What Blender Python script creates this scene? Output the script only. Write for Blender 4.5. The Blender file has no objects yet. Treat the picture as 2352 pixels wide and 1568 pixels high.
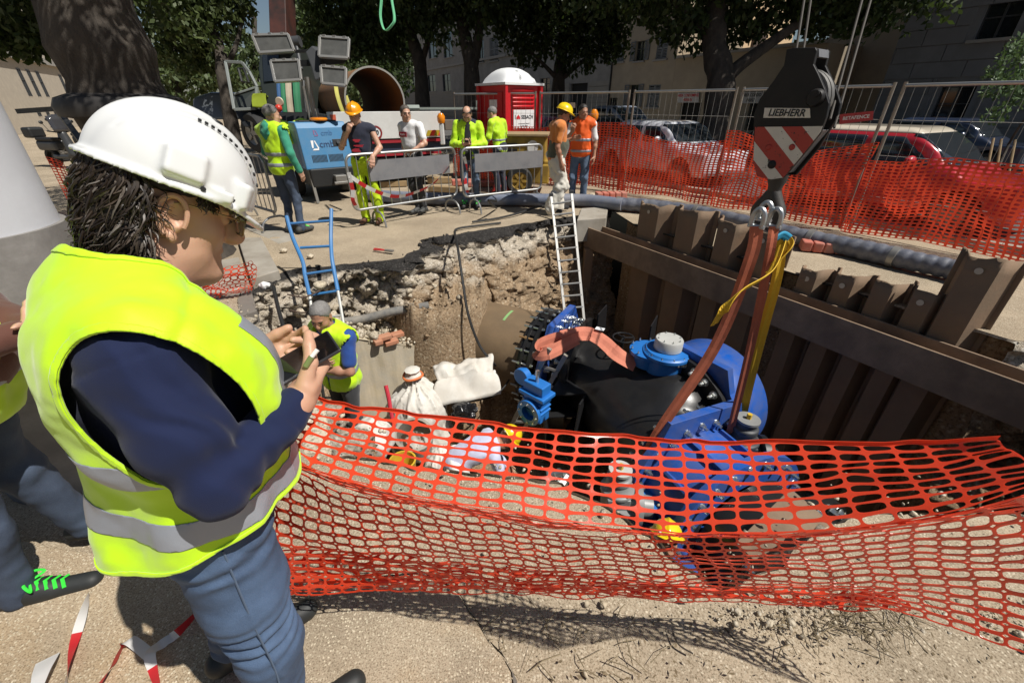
import bpy, bmesh, math, random
import numpy as np
from mathutils import Vector, Matrix, Quaternion
from mathutils.geometry import delaunay_2d_cdt
random.seed(7); RNG = np.random.default_rng(7)
scene = bpy.context.scene
COL = scene.collection
# ------------------------------------------------------------------ camera
F = 970.0; W2 = 1176.0; H2 = 784.0; PITCH = math.radians(29.3); CH = 1.74
cam_d = bpy.data.cameras.new('camera'); cam = bpy.data.objects.new('camera', cam_d); COL.objects.link(cam)
cam.location = (0, 0, CH); cam.rotation_euler = (math.pi/2 - PITCH, 0, 0)
cam_d.sensor_width = 36; cam_d.lens = 36*F/2352.0; cam_d.clip_start = .03; cam_d.clip_end = 600
scene.camera = cam
# ------------------------------------------------------------------ sky and sun
SUN_EL = math.radians(58); SAZ = Vector((.90, -.43)).normalized()
w = bpy.data.worlds.new('World'); scene.world = w; w.use_nodes = True
nt = w.node_tree; nt.nodes.clear()
sky = nt.nodes.new('ShaderNodeTexSky'); sky.sky_type = 'NISHITA'; sky.sun_disc = False
sky.sun_elevation = SUN_EL; sky.sun_rotation = math.atan2(SAZ.x, SAZ.y)
bg = nt.nodes.new('ShaderNodeBackground'); bg.inputs[1].default_value = .05
wo = nt.nodes.new('ShaderNodeOutputWorld'); nt.links.new(sky.outputs[0], bg.inputs[0]); nt.links.new(bg.outputs[0], wo.inputs[0])
sd = bpy.data.lights.new('sun', 'SUN'); sd.energy = 4.9; sd.angle = math.radians(.53); sd.color = (1, .96, .89)
sun = bpy.data.objects.new('sun', sd); COL.objects.link(sun)
SUNV = Vector((SAZ.x*math.cos(SUN_EL), SAZ.y*math.cos(SUN_EL), math.sin(SUN_EL)))
sun.rotation_euler = SUNV.to_track_quat('Z', 'Y').to_euler(); sun.location = (20, -10, 40)
scene.view_settings.view_transform = 'Standard'; scene.view_settings.look = 'None'
scene.view_settings.exposure = .12; scene.view_settings.gamma = 1; scene.view_settings.use_curve_mapping = False
scene.cycles.max_bounces = 6; scene.cycles.diffuse_bounces = 3; scene.cycles.transparent_max_bounces = 12
scene.cycles.caustics_reflective = False; scene.cycles.caustics_refractive = False
# ------------------------------------------------------------------ layout helpers: a sight line measured on the photo, met with a plane
CP, SP = math.cos(PITCH), math.sin(PITCH)
def ray(u, v):
    cx, cy = (u-W2)/F, (H2-v)/F
    return Vector((cx, CP+cy*SP, -SP+cy*CP))
def D(u, v, t): return Vector((0, 0, CH)) + ray(u, v)*t            # at camera depth t
def G(u, v, z=0.): r = ray(u, v); return D(u, v, (z-CH)/r.z)       # on the level z
def Yp(u, v, Y): r = ray(u, v); return D(u, v, Y/r.y)              # at distance Y
def NP(u, v, c, n): r = ray(u, v); return D(u, v, c/(n[0]*r.x+n[1]*r.y))  # on an upright plane n.p = c
SD = Vector((-.485, .8745, 0))      # street direction, away from us
SN = Vector((.8745, .485, 0))       # across the street, to the right
# ------------------------------------------------------------------ objects
def tag(o, label=None, cat=None, group=None, kind=None):
    if label: o['label'] = label
    if cat: o['category'] = cat
    if group: o['group'] = group
    if kind: o['kind'] = kind
    return o
def thing(name, label, cat, loc=(0, 0, 0), group=None):
    o = bpy.data.objects.new(name, None); COL.objects.link(o); o.location = loc; o.empty_display_size = .1
    return tag(o, label, cat, group)
def wloc(o):
    v = Vector((0, 0, 0))
    while o is not None: v = v + o.location; o = o.parent
    return v
def copy_tree(o, parent=None):
    c = o.copy(); COL.objects.link(c); c.parent = parent
    for ch in o.children: copy_tree(ch, c)
    return c
def link_mesh(name, me, mats, parent=None, smooth=False, bevel=0, solid=0, angle=None):
    o = bpy.data.objects.new(name, me); COL.objects.link(o)
    for m in (mats if isinstance(mats, (list, tuple)) else [mats]): me.materials.append(m)
    if smooth: me.polygons.foreach_set('use_smooth', [True]*len(me.polygons))
    if parent is not None: o.parent = parent
    if smooth and angle is not None: me.set_sharp_from_angle(angle=math.radians(angle))
    if bevel:
        b = o.modifiers.new('bevel', 'BEVEL'); b.width = bevel; b.segments = 2; b.limit_method = 'ANGLE'; b.angle_limit = math.radians(40)
        b.harden_normals = False
    if solid:
        s = o.modifiers.new('solid', 'SOLIDIFY'); s.thickness = solid; s.offset = 0
    return o
def frame(d, up=(0, 0, 1)):
    z = Vector(d).normalized(); u = Vector(up)
    if abs(z.dot(u)) > .98: u = Vector((1, 0, 0)) if abs(z.x) < .9 else Vector((0, 1, 0))
    x = u.cross(z).normalized(); return x, z.cross(x), z
LOCAL = [False]                       # True while shapes are given in their parent's own space
class MB:
    def __init__(s): s.v = []; s.f = []; s.mi = []; s.cur = 0
    def add(s, vs, fs):
        n = len(s.v); s.v.extend([tuple(p) for p in vs]); s.f.extend([tuple(i+n for i in f) for f in fs]); s.mi.extend([s.cur]*len(fs)); return s
    def m(s, i): s.cur = i; return s
    def box(s, c, size, R=None):
        c = Vector(c); h = Vector(size)*.5; vs = []
        for k in range(8):
            p = Vector((h.x*(1 if k & 1 else -1), h.y*(1 if k & 2 else -1), h.z*(1 if k & 4 else -1)))
            vs.append(c + (R @ p if R is not None else p))
        return s.add(vs, [(0, 2, 3, 1), (4, 5, 7, 6), (0, 1, 5, 4), (2, 6, 7, 3), (0, 4, 6, 2), (1, 3, 7, 5)])
    def bar(s, a, b, w, h, up=(0, 0, 1)):   # box from a to b
        a = Vector(a); b = Vector(b); x, y, z = frame(b-a, up)
        vs = [p + x*sx*w/2 + y*sy*h/2 for p in (a, b) for sx, sy in ((-1, -1), (1, -1), (1, 1), (-1, 1))]
        return s.add(vs, [(3, 2, 1, 0), (4, 5, 6, 7), (0, 1, 5, 4), (1, 2, 6, 5), (2, 3, 7, 6), (3, 0, 4, 7)])
    def tube(s, pts, r, n=8, cap=True, rs=None):
        pts = [Vector(p) for p in pts]; m = len(pts); vs = []; fs = []
        x0 = None
        for i, p in enumerate(pts):
            d = (pts[min(i+1, m-1)] - pts[max(i-1, 0)])
            if d.length < 1e-9: d = Vector((0, 0, 1))
            d.normalize()
            if x0 is None: x0 = frame(d)[0]
            x = (x0 - d*x0.dot(d)).normalized(); y = d.cross(x); x0 = x
            rr = rs[i] if rs else r
            for k in range(n):
                a = 2*math.pi*k/n; vs.append(p + (x*math.cos(a) + y*math.sin(a))*rr)
        for i in range(m-1):
            for k in range(n): fs.append((i*n+k, i*n+(k+1) % n, (i+1)*n+(k+1) % n, (i+1)*n+k))
        if cap: fs.append(tuple(range(n-1, -1, -1))); fs.append(tuple((m-1)*n+k for k in range(n)))
        return s.add(vs, fs)
    def cyl(s, a, b, r, r2=None, n=16): return s.tube([a, b], r, n, True, [r, r if r2 is None else r2])
    def lathe(s, a, d, prof, n=24, close=False, arc=2*math.pi, up=(0, 0, 1), a0=0):   # prof: (radius, distance along d)
        a = Vector(a); x, y, z = frame(d, up); vs = []; fs = []; full = arc > 6.28; m = n if full else n+1
        for r, t in prof:
            for k in range(m):
                an = a0 + arc*k/n; vs.append(a + z*t + (x*math.cos(an) + y*math.sin(an))*r)
        L = len(prof)
        for i in range(L if close else L-1):
            j = (i+1) % L
            for k in range(n): fs.append((i*m+k, i*m+(k+1) % m, j*m+(k+1) % m, j*m+k))
        return s.add(vs, fs)
    def prism(s, pts, off):          # polygon (3d points) extruded by off
        pts = [Vector(p) for p in pts]; o = Vector(off); n = len(pts)
        return s.add(pts + [p+o for p in pts], [tuple(range(n-1, -1, -1)), tuple(range(n, 2*n))] + [(i, (i+1) % n, n+(i+1) % n, n+i) for i in range(n)])
    def ball(s, c, r, n=10, sc=(1, 1, 1)):
        c = Vector(c); prof = []; vs = []; fs = []; m = max(4, n//2)
        for i in range(m+1):
            t = math.pi*i/m
            for k in range(n):
                a = 2*math.pi*k/n; vs.append(c + Vector((math.sin(t)*math.cos(a)*r*sc[0], math.sin(t)*math.sin(a)*r*sc[1], math.cos(t)*r*sc[2])))
        for i in range(m):
            for k in range(n): fs.append((i*n+k, (i+1)*n+k, (i+1)*n+(k+1) % n, i*n+(k+1) % n))
        return s.add(vs, fs)
    def grid(s, P):                  # P[i][j] points
        m, n = len(P), len(P[0])
        return s.add([p for r in P for p in r], [(i*n+j, i*n+j+1, (i+1)*n+j+1, (i+1)*n+j) for i in range(m-1) for j in range(n-1)])
    def mesh(s, off=Vector((0, 0, 0)), weld=False):
        me = bpy.data.meshes.new('m'); me.from_pydata([(p[0]-off.x, p[1]-off.y, p[2]-off.z) for p in s.v], [], s.f)
        if any(s.mi): me.polygons.foreach_set('material_index', s.mi)
        bm = bmesh.new(); bm.from_mesh(me)
        if weld: bmesh.ops.remove_doubles(bm, verts=bm.verts, dist=1e-5)
        bmesh.ops.recalc_face_normals(bm, faces=bm.faces); bm.to_mesh(me); bm.free(); me.update(); return me
    def build(s, name, mats, parent=None, smooth=False, bevel=0, solid=0, angle=None, weld=False):
        o = link_mesh(name, s.mesh(Vector((0, 0, 0)) if LOCAL[0] else wloc(parent), weld), mats, parent, smooth, bevel, solid, angle if angle else (40 if smooth else None)); o.data.name = name
        return o
def bezier(pts, n=10):               # Catmull-Rom through points
    pts = [Vector(p) for p in pts]; out = []
    for i in range(len(pts)-1):
        p0, p1, p2, p3 = pts[max(i-1, 0)], pts[i], pts[i+1], pts[min(i+2, len(pts)-1)]
        for k in range(n):
            t = k/n; out.append(.5*((2*p1) + (p2-p0)*t + (2*p0-5*p1+4*p2-p3)*t*t + (3*p1-p0-3*p2+p3)*t**3))
    return out + [pts[-1]]
def text(s, size, loc, xdir, ydir, name, m, parent=None, bold=False, ext=.001, align='CENTER', shear=0, sx=1):
    cu = bpy.data.curves.new(name, 'FONT'); cu.body = s; cu.size = size; cu.align_x = align; cu.align_y = 'CENTER'; cu.extrude = ext; cu.shear = shear
    cu.resolution_u = 3
    if bold: cu.offset = size*.022
    t = bpy.data.objects.new(name, cu); COL.objects.link(t)
    dg = bpy.context.evaluated_depsgraph_get(); me = bpy.data.meshes.new_from_object(t.evaluated_get(dg)); bpy.data.objects.remove(t)
    x = Vector(xdir).normalized(); z = x.cross(Vector(ydir)).normalized(); y = z.cross(x)
    M = Matrix((x*sx, y, z)).transposed().to_4x4(); M.translation = Vector(loc) - wloc(parent)
    me.transform(M); me.materials.clear()
    return link_mesh(name, me, m, parent)
# ------------------------------------------------------------------ noise on arrays
def vnoise(p, seed=0):
    p = np.asarray(p, np.float64); i = np.floor(p).astype(np.int64); f = p-i; f = f*f*(3-2*f)
    def h(a, b, c):
        n = (a*374761393 + b*668265263 + c*2147483647 + seed*1274126177) & 0xffffffff
        n = ((n ^ (n >> 13))*1274126177) & 0xffffffff; return ((n ^ (n >> 16)) & 0xffff)/65535.*2-1
    x, y, z = i[..., 0], i[..., 1], i[..., 2]; fx, fy, fz = f[..., 0], f[..., 1], f[..., 2]
    l = lambda a, b, t: a+(b-a)*t
    return l(l(l(h(x, y, z), h(x+1, y, z), fx), l(h(x, y+1, z), h(x+1, y+1, z), fx), fy),
             l(l(h(x, y, z+1), h(x+1, y, z+1), fx), l(h(x, y+1, z+1), h(x+1, y+1, z+1), fx), fy), fz)
def fbm(p, o=4, seed=0):
    p = np.asarray(p, np.float64); s = 0; a = 1.
    for k in range(o): s = s + a*vnoise(p*2**k + 17.3*k, seed+k); a *= .5
    return s
# ------------------------------------------------------------------ materials
def ramp(nt, fac, stops):
    r = nt.nodes.new('ShaderNodeValToRGB'); e = r.color_ramp.elements
    while len(e) < len(stops): e.new(.5)
    for k, (p, c) in enumerate(stops): e[k].position = p; e[k].color = (*c, 1) if len(c) == 3 else c
    nt.links.new(fac, r.inputs[0]); return r.outputs[0]
def nodes(m):
    m.use_nodes = True; n = m.node_tree; b = n.nodes['Principled BSDF']; tc = n.nodes.new('ShaderNodeTexCoord'); return n, b, tc.outputs['Object']
def noi(nt, co, scale, detail=5, rough=.6, dist=0):
    n = nt.nodes.new('ShaderNodeTexNoise'); n.inputs['Scale'].default_value = scale; n.inputs['Detail'].default_value = detail
    n.inputs['Roughness'].default_value = rough; n.inputs['Distortion'].default_value = dist; nt.links.new(co, n.inputs['Vector']); return n.outputs[0]
def vor(nt, co, scale, feat='F1', out='Distance'):
    n = nt.nodes.new('ShaderNodeTexVoronoi'); n.feature = feat; n.inputs['Scale'].default_value = scale; nt.links.new(co, n.inputs['Vector']); return n.outputs[out]
def mix(nt, fac, a, b, mode='MIX'):
    x = nt.nodes.new('ShaderNodeMix'); x.data_type = 'RGBA'; x.blend_type = mode
    for s, v in ((0, fac), (6, a), (7, b)):
        if hasattr(v, 'is_linked') or isinstance(v, bpy.types.NodeSocket): nt.links.new(v, x.inputs[s])
        elif s == 0: x.inputs[0].default_value = v
        else: x.inputs[s].default_value = (*v, 1)
    return x.outputs[2]
def math_(nt, op, a, b=None):
    x = nt.nodes.new('ShaderNodeMath'); x.operation = op
    for k, v in enumerate((a, b)):
        if v is None: continue
        if isinstance(v, bpy.types.NodeSocket): nt.links.new(v, x.inputs[k])
        else: x.inputs[k].default_value = v
    return x.outputs[0]
def bump(nt, b, h, strength=.3, dist=.01, prev=None):
    n = nt.nodes.new('ShaderNodeBump'); n.inputs['Strength'].default_value = strength; n.inputs['Distance'].default_value = dist
    nt.links.new(h, n.inputs['Height'])
    if prev is not None: nt.links.new(prev, n.inputs['Normal'])
    nt.links.new(n.outputs[0], b.inputs['Normal']); return n.outputs[0]
MATS = {}
def mat(name, col, rough=.6, metal=0., var=.18, scale=6., bmp=.0, bscale=60., spec=.5, dirt=None, damt=.5, dscale=3., coat=0., bdist=.004, sheen=0., thru=0.):
    if name in MATS: return MATS[name]
    m = bpy.data.materials.new(name); nt, b, co = nodes(m); MATS[name] = m
    a = tuple(max(0, c*(1-var)) for c in col); c2 = tuple(min(1, c*(1+var)) for c in col)
    c = mix(nt, noi(nt, co, scale, 5), a, c2)
    if dirt:
        d = ramp(nt, noi(nt, co, dscale, 8, .65), [(.5-.25*damt, (0, 0, 0)), (.5+.2*(1.2-damt), (1, 1, 1))]); 
        inv = math_(nt, 'SUBTRACT', 1., d); c = mix(nt, math_(nt, 'MULTIPLY', inv, min(1, damt*1.4)), c, dirt)
    nt.links.new(c, b.inputs['Base Color']); b.inputs['Roughness'].default_value = rough; b.inputs['Metallic'].default_value = metal
    b.inputs['Specular IOR Level'].default_value = spec; b.inputs['Coat Weight'].default_value = coat; b.inputs['Coat Roughness'].default_value = .08
    if sheen: b.inputs['Sheen Weight'].default_value = sheen; b.inputs['Sheen Roughness'].default_value = .5
    if bmp: bump(nt, b, noi(nt, co, bscale, 4, .6), bmp, bdist)
    if thru:
        out = nt.nodes['Material Output']; tr = nt.nodes.new('ShaderNodeBsdfTranslucent'); nt.links.new(c, tr.inputs[0])
        ms = nt.nodes.new('ShaderNodeMixShader'); ms.inputs[0].default_value = thru
        nt.links.new(b.outputs[0], ms.inputs[1]); nt.links.new(tr.outputs[0], ms.inputs[2]); nt.links.new(ms.outputs[0], out.inputs[0])
    return m
def glass_mat(name, col=(.02, .025, .03), rough=.05):
    return mat(name, col, rough, 0, .2, 3, spec=.8, coat=.3)
# ------------------------------------------------------------------ solid shapes from distance fields (bodies and clothes)
def smin(a, b, k):
    if k <= 0: return np.minimum(a, b)
    h = np.clip(.5+.5*(b-a)/k, 0, 1); return b*(1-h)+a*h-k*h*(1-h)
class SDF:
    def __init__(s): s.p = []
    def _add(s, fn, lo, hi, k, op='u'): s.p.append((fn, np.array(lo, float), np.array(hi, float), k, op)); return s
    def cone(s, a, b, ra, rb, k=.02, op='u', flat=None):
        a = np.array(a, float); b = np.array(b, float); ba = b-a; L = max(ba@ba, 1e-9); R = max(ra, rb)
        def fn(P):
            q = P-a; h = np.clip((q@ba)/L, 0, 1); return np.linalg.norm(q-h[..., None]*ba, axis=-1)-(ra+(rb-ra)*h)
        return s._add(fn, np.minimum(a, b)-R, np.maximum(a, b)+R, k, op)
    def chain(s, pts, rs, k=.02, op='u'):
        for i in range(len(pts)-1): s.cone(pts[i], pts[i+1], rs[i], rs[i+1], k, op)
        return s
    def ell(s, c, r, k=.02, R=None, op='u'):
        c = np.array(c, float); r = np.array(r, float); M = np.array(R) if R is not None else np.eye(3); ext = np.full(3, r.max()) if R is not None else r
        def fn(P):
            q = (P-c)@M; k0 = np.linalg.norm(q/r, axis=-1); k1 = np.linalg.norm(q/(r*r), axis=-1); return k0*(k0-1)/np.maximum(k1, 1e-6)
        return s._add(fn, c-ext, c+ext, k, op)
    def box(s, c, h, rd=.01, k=.02, R=None, op='u'):
        c = np.array(c, float); h = np.array(h, float)-rd; M = np.array(R) if R is not None else np.eye(3); ext = np.full(3, np.linalg.norm(h)+rd)
        def fn(P):
            q = np.abs((P-c)@M)-h; return np.linalg.norm(np.maximum(q, 0), axis=-1)+np.minimum(q.max(-1), 0)-rd
        return s._add(fn, c-ext, c+ext, k, op)
    def field(s, h, post=None, pad=.02):
        us = [q for q in s.p if q[4] == 'u']
        lo = np.min([q[1] for q in us], 0)-pad-2*h; hi = np.max([q[2] for q in us], 0)+pad+2*h
        n = np.ceil((hi-lo)/h).astype(int)+1; f = np.full(n, .3, np.float32)
        ax = [lo[i]+h*np.arange(n[i]) for i in range(3)]
        for fn, a, b, k, op in s.p:
            m = pad+k+3*h
            i0 = np.clip(np.floor((a-m-lo)/h).astype(int), 0, n-1); i1 = np.clip(np.ceil((b+m-lo)/h).astype(int)+1, 1, n)
            if (i1 <= i0).any(): continue
            P = np.stack(np.meshgrid(*[ax[i][i0[i]:i1[i]] for i in range(3)], indexing='ij'), -1); d = fn(P).astype(np.float32)
            sl = tuple(slice(i0[i], i1[i]) for i in range(3))
            if op == 'u': f[sl] = smin(f[sl], d, k)
            else: f[sl] = -smin(-f[sl], d, k)
        if post is not None:
            P = np.stack(np.meshgrid(*ax, indexing='ij'), -1); f = post(P, f).astype(np.float32)
        return f, lo, h
def surface(f, lo, h):
    n = np.array(f.shape); ins = f < 0
    c = np.zeros(n-1, np.int32)
    for dx in (0, 1):
        for dy in (0, 1):
            for dz in (0, 1): c += ins[dx:n[0]-1+dx, dy:n[1]-1+dy, dz:n[2]-1+dz]
    cells = np.argwhere((c > 0) & (c < 8)); idx = np.full(n-1, -1, np.int64); idx[tuple(cells.T)] = np.arange(len(cells))
    S = np.zeros((len(cells), 3)); C = np.zeros(len(cells)); x, y, z = cells.T
    offs = [(i, j, k) for i in (0, 1) for j in (0, 1) for k in (0, 1)]
    for a in offs:
        for axs in range(3):
            if a[axs]: continue
            b = list(a); b[axs] = 1
            fa = f[x+a[0], y+a[1], z+a[2]]; fb = f[x+b[0], y+b[1], z+b[2]]; cr = (fa < 0) != (fb < 0)
            t = np.where(cr, fa/np.where(cr, fa-fb, 1), 0)
            p = np.tile(np.array(a, float), (len(cells), 1)); p[:, axs] = t
            S += p*cr[:, None]; C += cr
    V = lo + h*(cells + S/np.maximum(C, 1)[:, None]); Q = []
    for axs in range(3):
        o1, o2 = [(1, 2), (2, 0), (0, 1)][axs]; sl0 = [slice(None)]*3; sl1 = [slice(None)]*3; sl0[axs] = slice(0, -1); sl1[axs] = slice(1, None)
        e = np.argwhere(ins[tuple(sl0)] != ins[tuple(sl1)]); e = e[(e[:, o1] > 0) & (e[:, o2] > 0) & (e[:, o1] < n[o1]-1) & (e[:, o2] < n[o2]-1)]
        if not len(e): continue
        d1 = np.zeros(3, int); d1[o1] = 1; d2 = np.zeros(3, int); d2[o2] = 1
        q = np.stack([idx[tuple((e-d1-d2).T)], idx[tuple((e-d2).T)], idx[tuple(e.T)], idx[tuple((e-d1).T)]], 1)
        fl = ins[tuple(e.T)]; q[~fl] = q[~fl][:, ::-1]; Q.append(q)
    return V, np.concatenate(Q)
def np_mesh(V, Q):
    me = bpy.data.meshes.new('m'); me.vertices.add(len(V)); me.vertices.foreach_set('co', np.asarray(V, np.float32).ravel())
    k = Q.shape[1]; me.loops.add(len(Q)*k); me.loops.foreach_set('vertex_index', Q.astype(np.int32).ravel())
    me.polygons.add(len(Q)); me.polygons.foreach_set('loop_start', (np.arange(len(Q))*k).astype(np.int32))
    me.update(calc_edges=True); me.validate(); return me
def sdf_obj(name, s, h, m, parent=None, post=None, pad=.02):
    V, Q = surface(*s.field(h, post, pad)); me = np_mesh(V, Q); me.name = name
    return link_mesh(name, me, m, parent, smooth=True)
def cut_sheet(name, f, lo, h, mfun, m, parent=None, off=0., thick=.003, it=3):
    """the open part of a field's surface where mfun < 0: thin cloth with a clean edge"""
    V, Q = surface(f, lo, h); M = mfun(V); Q = Q[(M[Q] < 0).any(1)]; us = np.unique(Q); mp = np.full(len(V), -1); mp[us] = np.arange(len(us)); V = V[us]; Q = mp[Q]
    N = np.zeros_like(V); n = np.cross(V[Q[:, 2]]-V[Q[:, 0]], V[Q[:, 3]]-V[Q[:, 1]])
    for k in range(4): np.add.at(N, Q[:, k], n)
    N /= np.maximum(np.linalg.norm(N, axis=1), 1e-9)[:, None]
    for _ in range(4):
        M = mfun(V); o = M > 0
        if not o.any(): break
        e = .0015; g = np.stack([(mfun(V[o]+e*np.eye(3)[k])-mfun(V[o]-e*np.eye(3)[k]))/(2*e) for k in range(3)], 1); g = g-N[o]*(g*N[o]).sum(1)[:, None]
        st_ = g*(M[o]/np.maximum((g*g).sum(1), .05))[:, None]; L_ = np.linalg.norm(st_, axis=1)[:, None]; V[o] -= st_*np.minimum(1, 1.5*h/np.maximum(L_, 1e-9))
    V = V+N*off; o = link_mesh(name, np_mesh(V, Q), m, parent, smooth=True)
    if it: relax(o, it)
    s = o.modifiers.new('solid', 'SOLIDIFY'); s.thickness = thick; s.offset = 1; return o
def relax(o, n=3, f=.5):
    m = o.modifiers.new('relax', 'SMOOTH'); m.iterations = n; m.factor = f; return o
def leaf_mesh(C, U, N, L, Wd):      # many little leaf quads: centre, long axis, side axis
    n = len(C); V = np.stack([C-U*L/2, C+N*Wd/2, C+U*L/2, C-N*Wd/2], 1).reshape(-1, 3); return V, np.arange(4*n).reshape(-1, 4)
# ================================================================== THE SETTING
def soil_mat(name, base, chips, chipscale=45, rough=.95, big=1.2, bs=.5, stain=None):
    m = bpy.data.materials.new(name); nt, b, co = nodes(m)
    a = mix(nt, ramp(nt, noi(nt, co, big, 8, .65), [(.35, (0, 0, 0)), (.68, (1, 1, 1))]), tuple(c*.72 for c in base), tuple(c*1.12 for c in base))
    if stain: a = mix(nt, ramp(nt, noi(nt, co, .7, 6, .6, 1.), [(.5, (0, 0, 0)), (.72, (.75, .75, .75))]), a, stain)
    vc = vor(nt, co, chipscale, 'F1', 'Color'); vd = vor(nt, co, chipscale)
    sep = nt.nodes.new('ShaderNodeSeparateColor'); nt.links.new(vc, sep.inputs[0])
    chip = math_(nt, 'MULTIPLY', ramp(nt, sep.outputs[0], [(.42, (0, 0, 0)), (.55, (1, 1, 1))]), ramp(nt, vd, [(.28, (1, 1, 1)), (.5, (0, 0, 0))]))
    patch = ramp(nt, noi(nt, co, 2.3, 4), [(.3, (.25, .25, .25)), (.6, (1, 1, 1))])
    chip = math_(nt, 'MULTIPLY', chip, patch)
    cc = mix(nt, sep.outputs[1], tuple(c*.75 for c in chips), chips)
    a = mix(nt, chip, a, cc)
    dk = ramp(nt, noi(nt, co, chipscale*1.7, 3, .7), [(.36, (.45, .42, .38)), (.52, (1, 1, 1))]); a = mix(nt, 1, a, dk, 'MULTIPLY')  # dark flecks multiplied in as painted shade between the grains
    nt.links.new(a, b.inputs['Base Color']); b.inputs['Roughness'].default_value = rough; b.inputs['Specular IOR Level'].default_value = .2
    h = math_(nt, 'ADD', noi(nt, co, chipscale*1.2, 5, .7), math_(nt, 'MULTIPLY', chip, .35)); bump(nt, b, h, bs, .012); return m
M_ground = soil_mat('ground_dust', (.43, .35, .25), (.66, .57, .43), 85, big=1.0, bs=.35, stain=(.30, .24, .17))
M_slab = soil_mat('aggregate_concrete', (.44, .36, .26), (.72, .63, .47), 110, big=1.6, bs=.3, stain=(.43, .29, .15))
M_rubble = soil_mat('pale_rubble', (.60, .52, .395), (.76, .69, .57), 26, bs=.8)
M_soil = soil_mat('brown_soil', (.33, .225, .13), (.52, .42, .29), 22, bs=.8)
M_asphalt = soil_mat('asphalt_black', (.045, .042, .04), (.12, .11, .1), 60, bs=.7)
M_road = soil_mat('road_asphalt', (.13, .125, .12), (.2, .19, .18), 80, bs=.2)
M_grey_conc = mat('grey_concrete', (.36, .33, .28), .9, bmp=.4, bscale=30, dirt=(.2, .17, .13), damt=.5, dscale=2)
# -------- outline of the excavation at ground level
near = [G(755, 1035), G(900, 1075), G(1010, 1075), G(1120, 1085), G(1270, 1105), G(1390, 1150), G(1440, 1195), G(1500, 1235), G(1590, 1310), G(1650, 1385)]
right = [Vector((1.02, 1.06, 0)), Vector((1.35, 1.26, 0)), Vector((1.75, 1.36, 0)), Vector((2.44, 1.36, 0)), Vector((3.2, 1.3, 0)), Vector((4.3, 1.2, 0)), Vector((5.3, 1.5, 0)), Vector((5.5, 2.3, 0)), Vector((5.0, 2.9, 0)), Vector((4.38, 3.12, 0))]
WN = 5.12                                                           # sheet pile wall: SN.p = WN
def wallpt(s, z=0): return SN*WN + SD*s + Vector((0, 0, z))          # s along the street
s_near = (Vector((4.13, 3.04, 0))).dot(SD); s_far = NP(1452, 470, WN, SN).dot(SD)
sheet = [wallpt(s_near + (s_far-s_near)*k/4) + SN*.1 for k in range(5)]
far = [G(1405, 482), G(1345, 492), G(1270, 502), G(1210, 512), G(1150, 521), G(1060, 536), G(985, 546), G(968, 552), G(962, 573), G(925, 590), G(880, 599), G(770, 609), G(690, 614), G(640, 628), G(610, 642)]
left = [Vector((-2.95, 4.25, 0)), Vector((-2.6, 3.6, 0)), Vector((-2.2, 3.1, 0)), Vector((-1.75, 2.6, 0)), Vector((-1.37, 2.24, 0)), Vector((-1.16, 1.95, 0))]
PIT = near + right + sheet + far + left
SEG = ['near']*len(near) + ['right']*len(right) + ['sheet']*len(sheet) + ['far']*len(far) + ['left']*len(left)
def resample(poly, segs, step):
    out = []; sg = []
    for i, p in enumerate(poly):
        q = poly[(i+1) % len(poly)]; n = max(1, int((q-p).length/step))
        for k in range(n): out.append(p.lerp(q, k/n)); sg.append(segs[i])
    return out, sg
OUT, OSEG = resample(PIT, SEG, .036)
oa = np.array([(p.x, p.y, 0) for p in OUT])
jit = np.stack([fbm(oa*6, 3, 3), fbm(oa*6+50, 3, 5), np.zeros(len(oa))], 1)*.035
for i, s in enumerate(OSEG):
    if s == 'sheet': jit[i] = 0
oa = oa+jit; OUT = [Vector(p) for p in oa]
def in_pit(xy):
    x, y = xy[:, 0], xy[:, 1]; r = np.zeros(len(xy), bool); n = len(oa)
    for i in range(n):
        a, b = oa[i], oa[i-1]
        c = ((a[1] > y) != (b[1] > y)); r ^= c & (x < (b[0]-a[0])*(y-a[1])/((b[1]-a[1]) if b[1] != a[1] else 1e-9)+a[0])
    return r
# -------- ground: one sheet out to the horizon, the pit cut out of it
pts = [Vector((p.x, p.y)) for p in OUT]; edges = [(i, (i+1) % len(pts)) for i in range(len(pts))]
gp = []
for x0, x1, y0, y1, st in ((-4, 4.5, -.3, 2.6, .09), (-7, 7, 2.6, 10, .22), (-30, 30, -12, 42, 2.2), (-260, 260, -60, 420, 30)):
    xs = np.arange(x0, x1, st); ys = np.arange(y0, y1, st); X, Y = np.meshgrid(xs, ys); q = np.stack([X.ravel(), Y.ravel()], 1); gp.append(q + RNG.uniform(-.3, .3, q.shape)*st)
gp = np.concatenate(gp); gp = gp[~in_pit(gp)]
dmin = np.array([np.min((oa[:, 0]-p[0])**2+(oa[:, 1]-p[1])**2) for p in gp]); gp = gp[dmin > .03**2]
allp = pts + [Vector(p) for p in gp]
V2, _, F2, _, _, _ = delaunay_2d_cdt(allp, edges, [], 0, 1e-5)
va = np.array([(v.x, v.y, 0) for v in V2]); fc = np.array([np.mean([va[i] for i in f], 0) for f in F2]); keep = ~in_pit(fc)
rr = np.hypot(va[:, 0], va[:, 1])
va[:, 2] = (fbm(va*1.3, 3, 9)*.02 + fbm(va*7, 3, 2)*.007)*np.clip(1.2-rr/12, 0, 1)-.012
gm = bpy.data.meshes.new('ground'); gm.from_pydata(va.tolist(), [], [f for f, k in zip(F2, keep) if k])
tag(link_mesh('ground', gm, M_ground, smooth=True), kind='structure')
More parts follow.
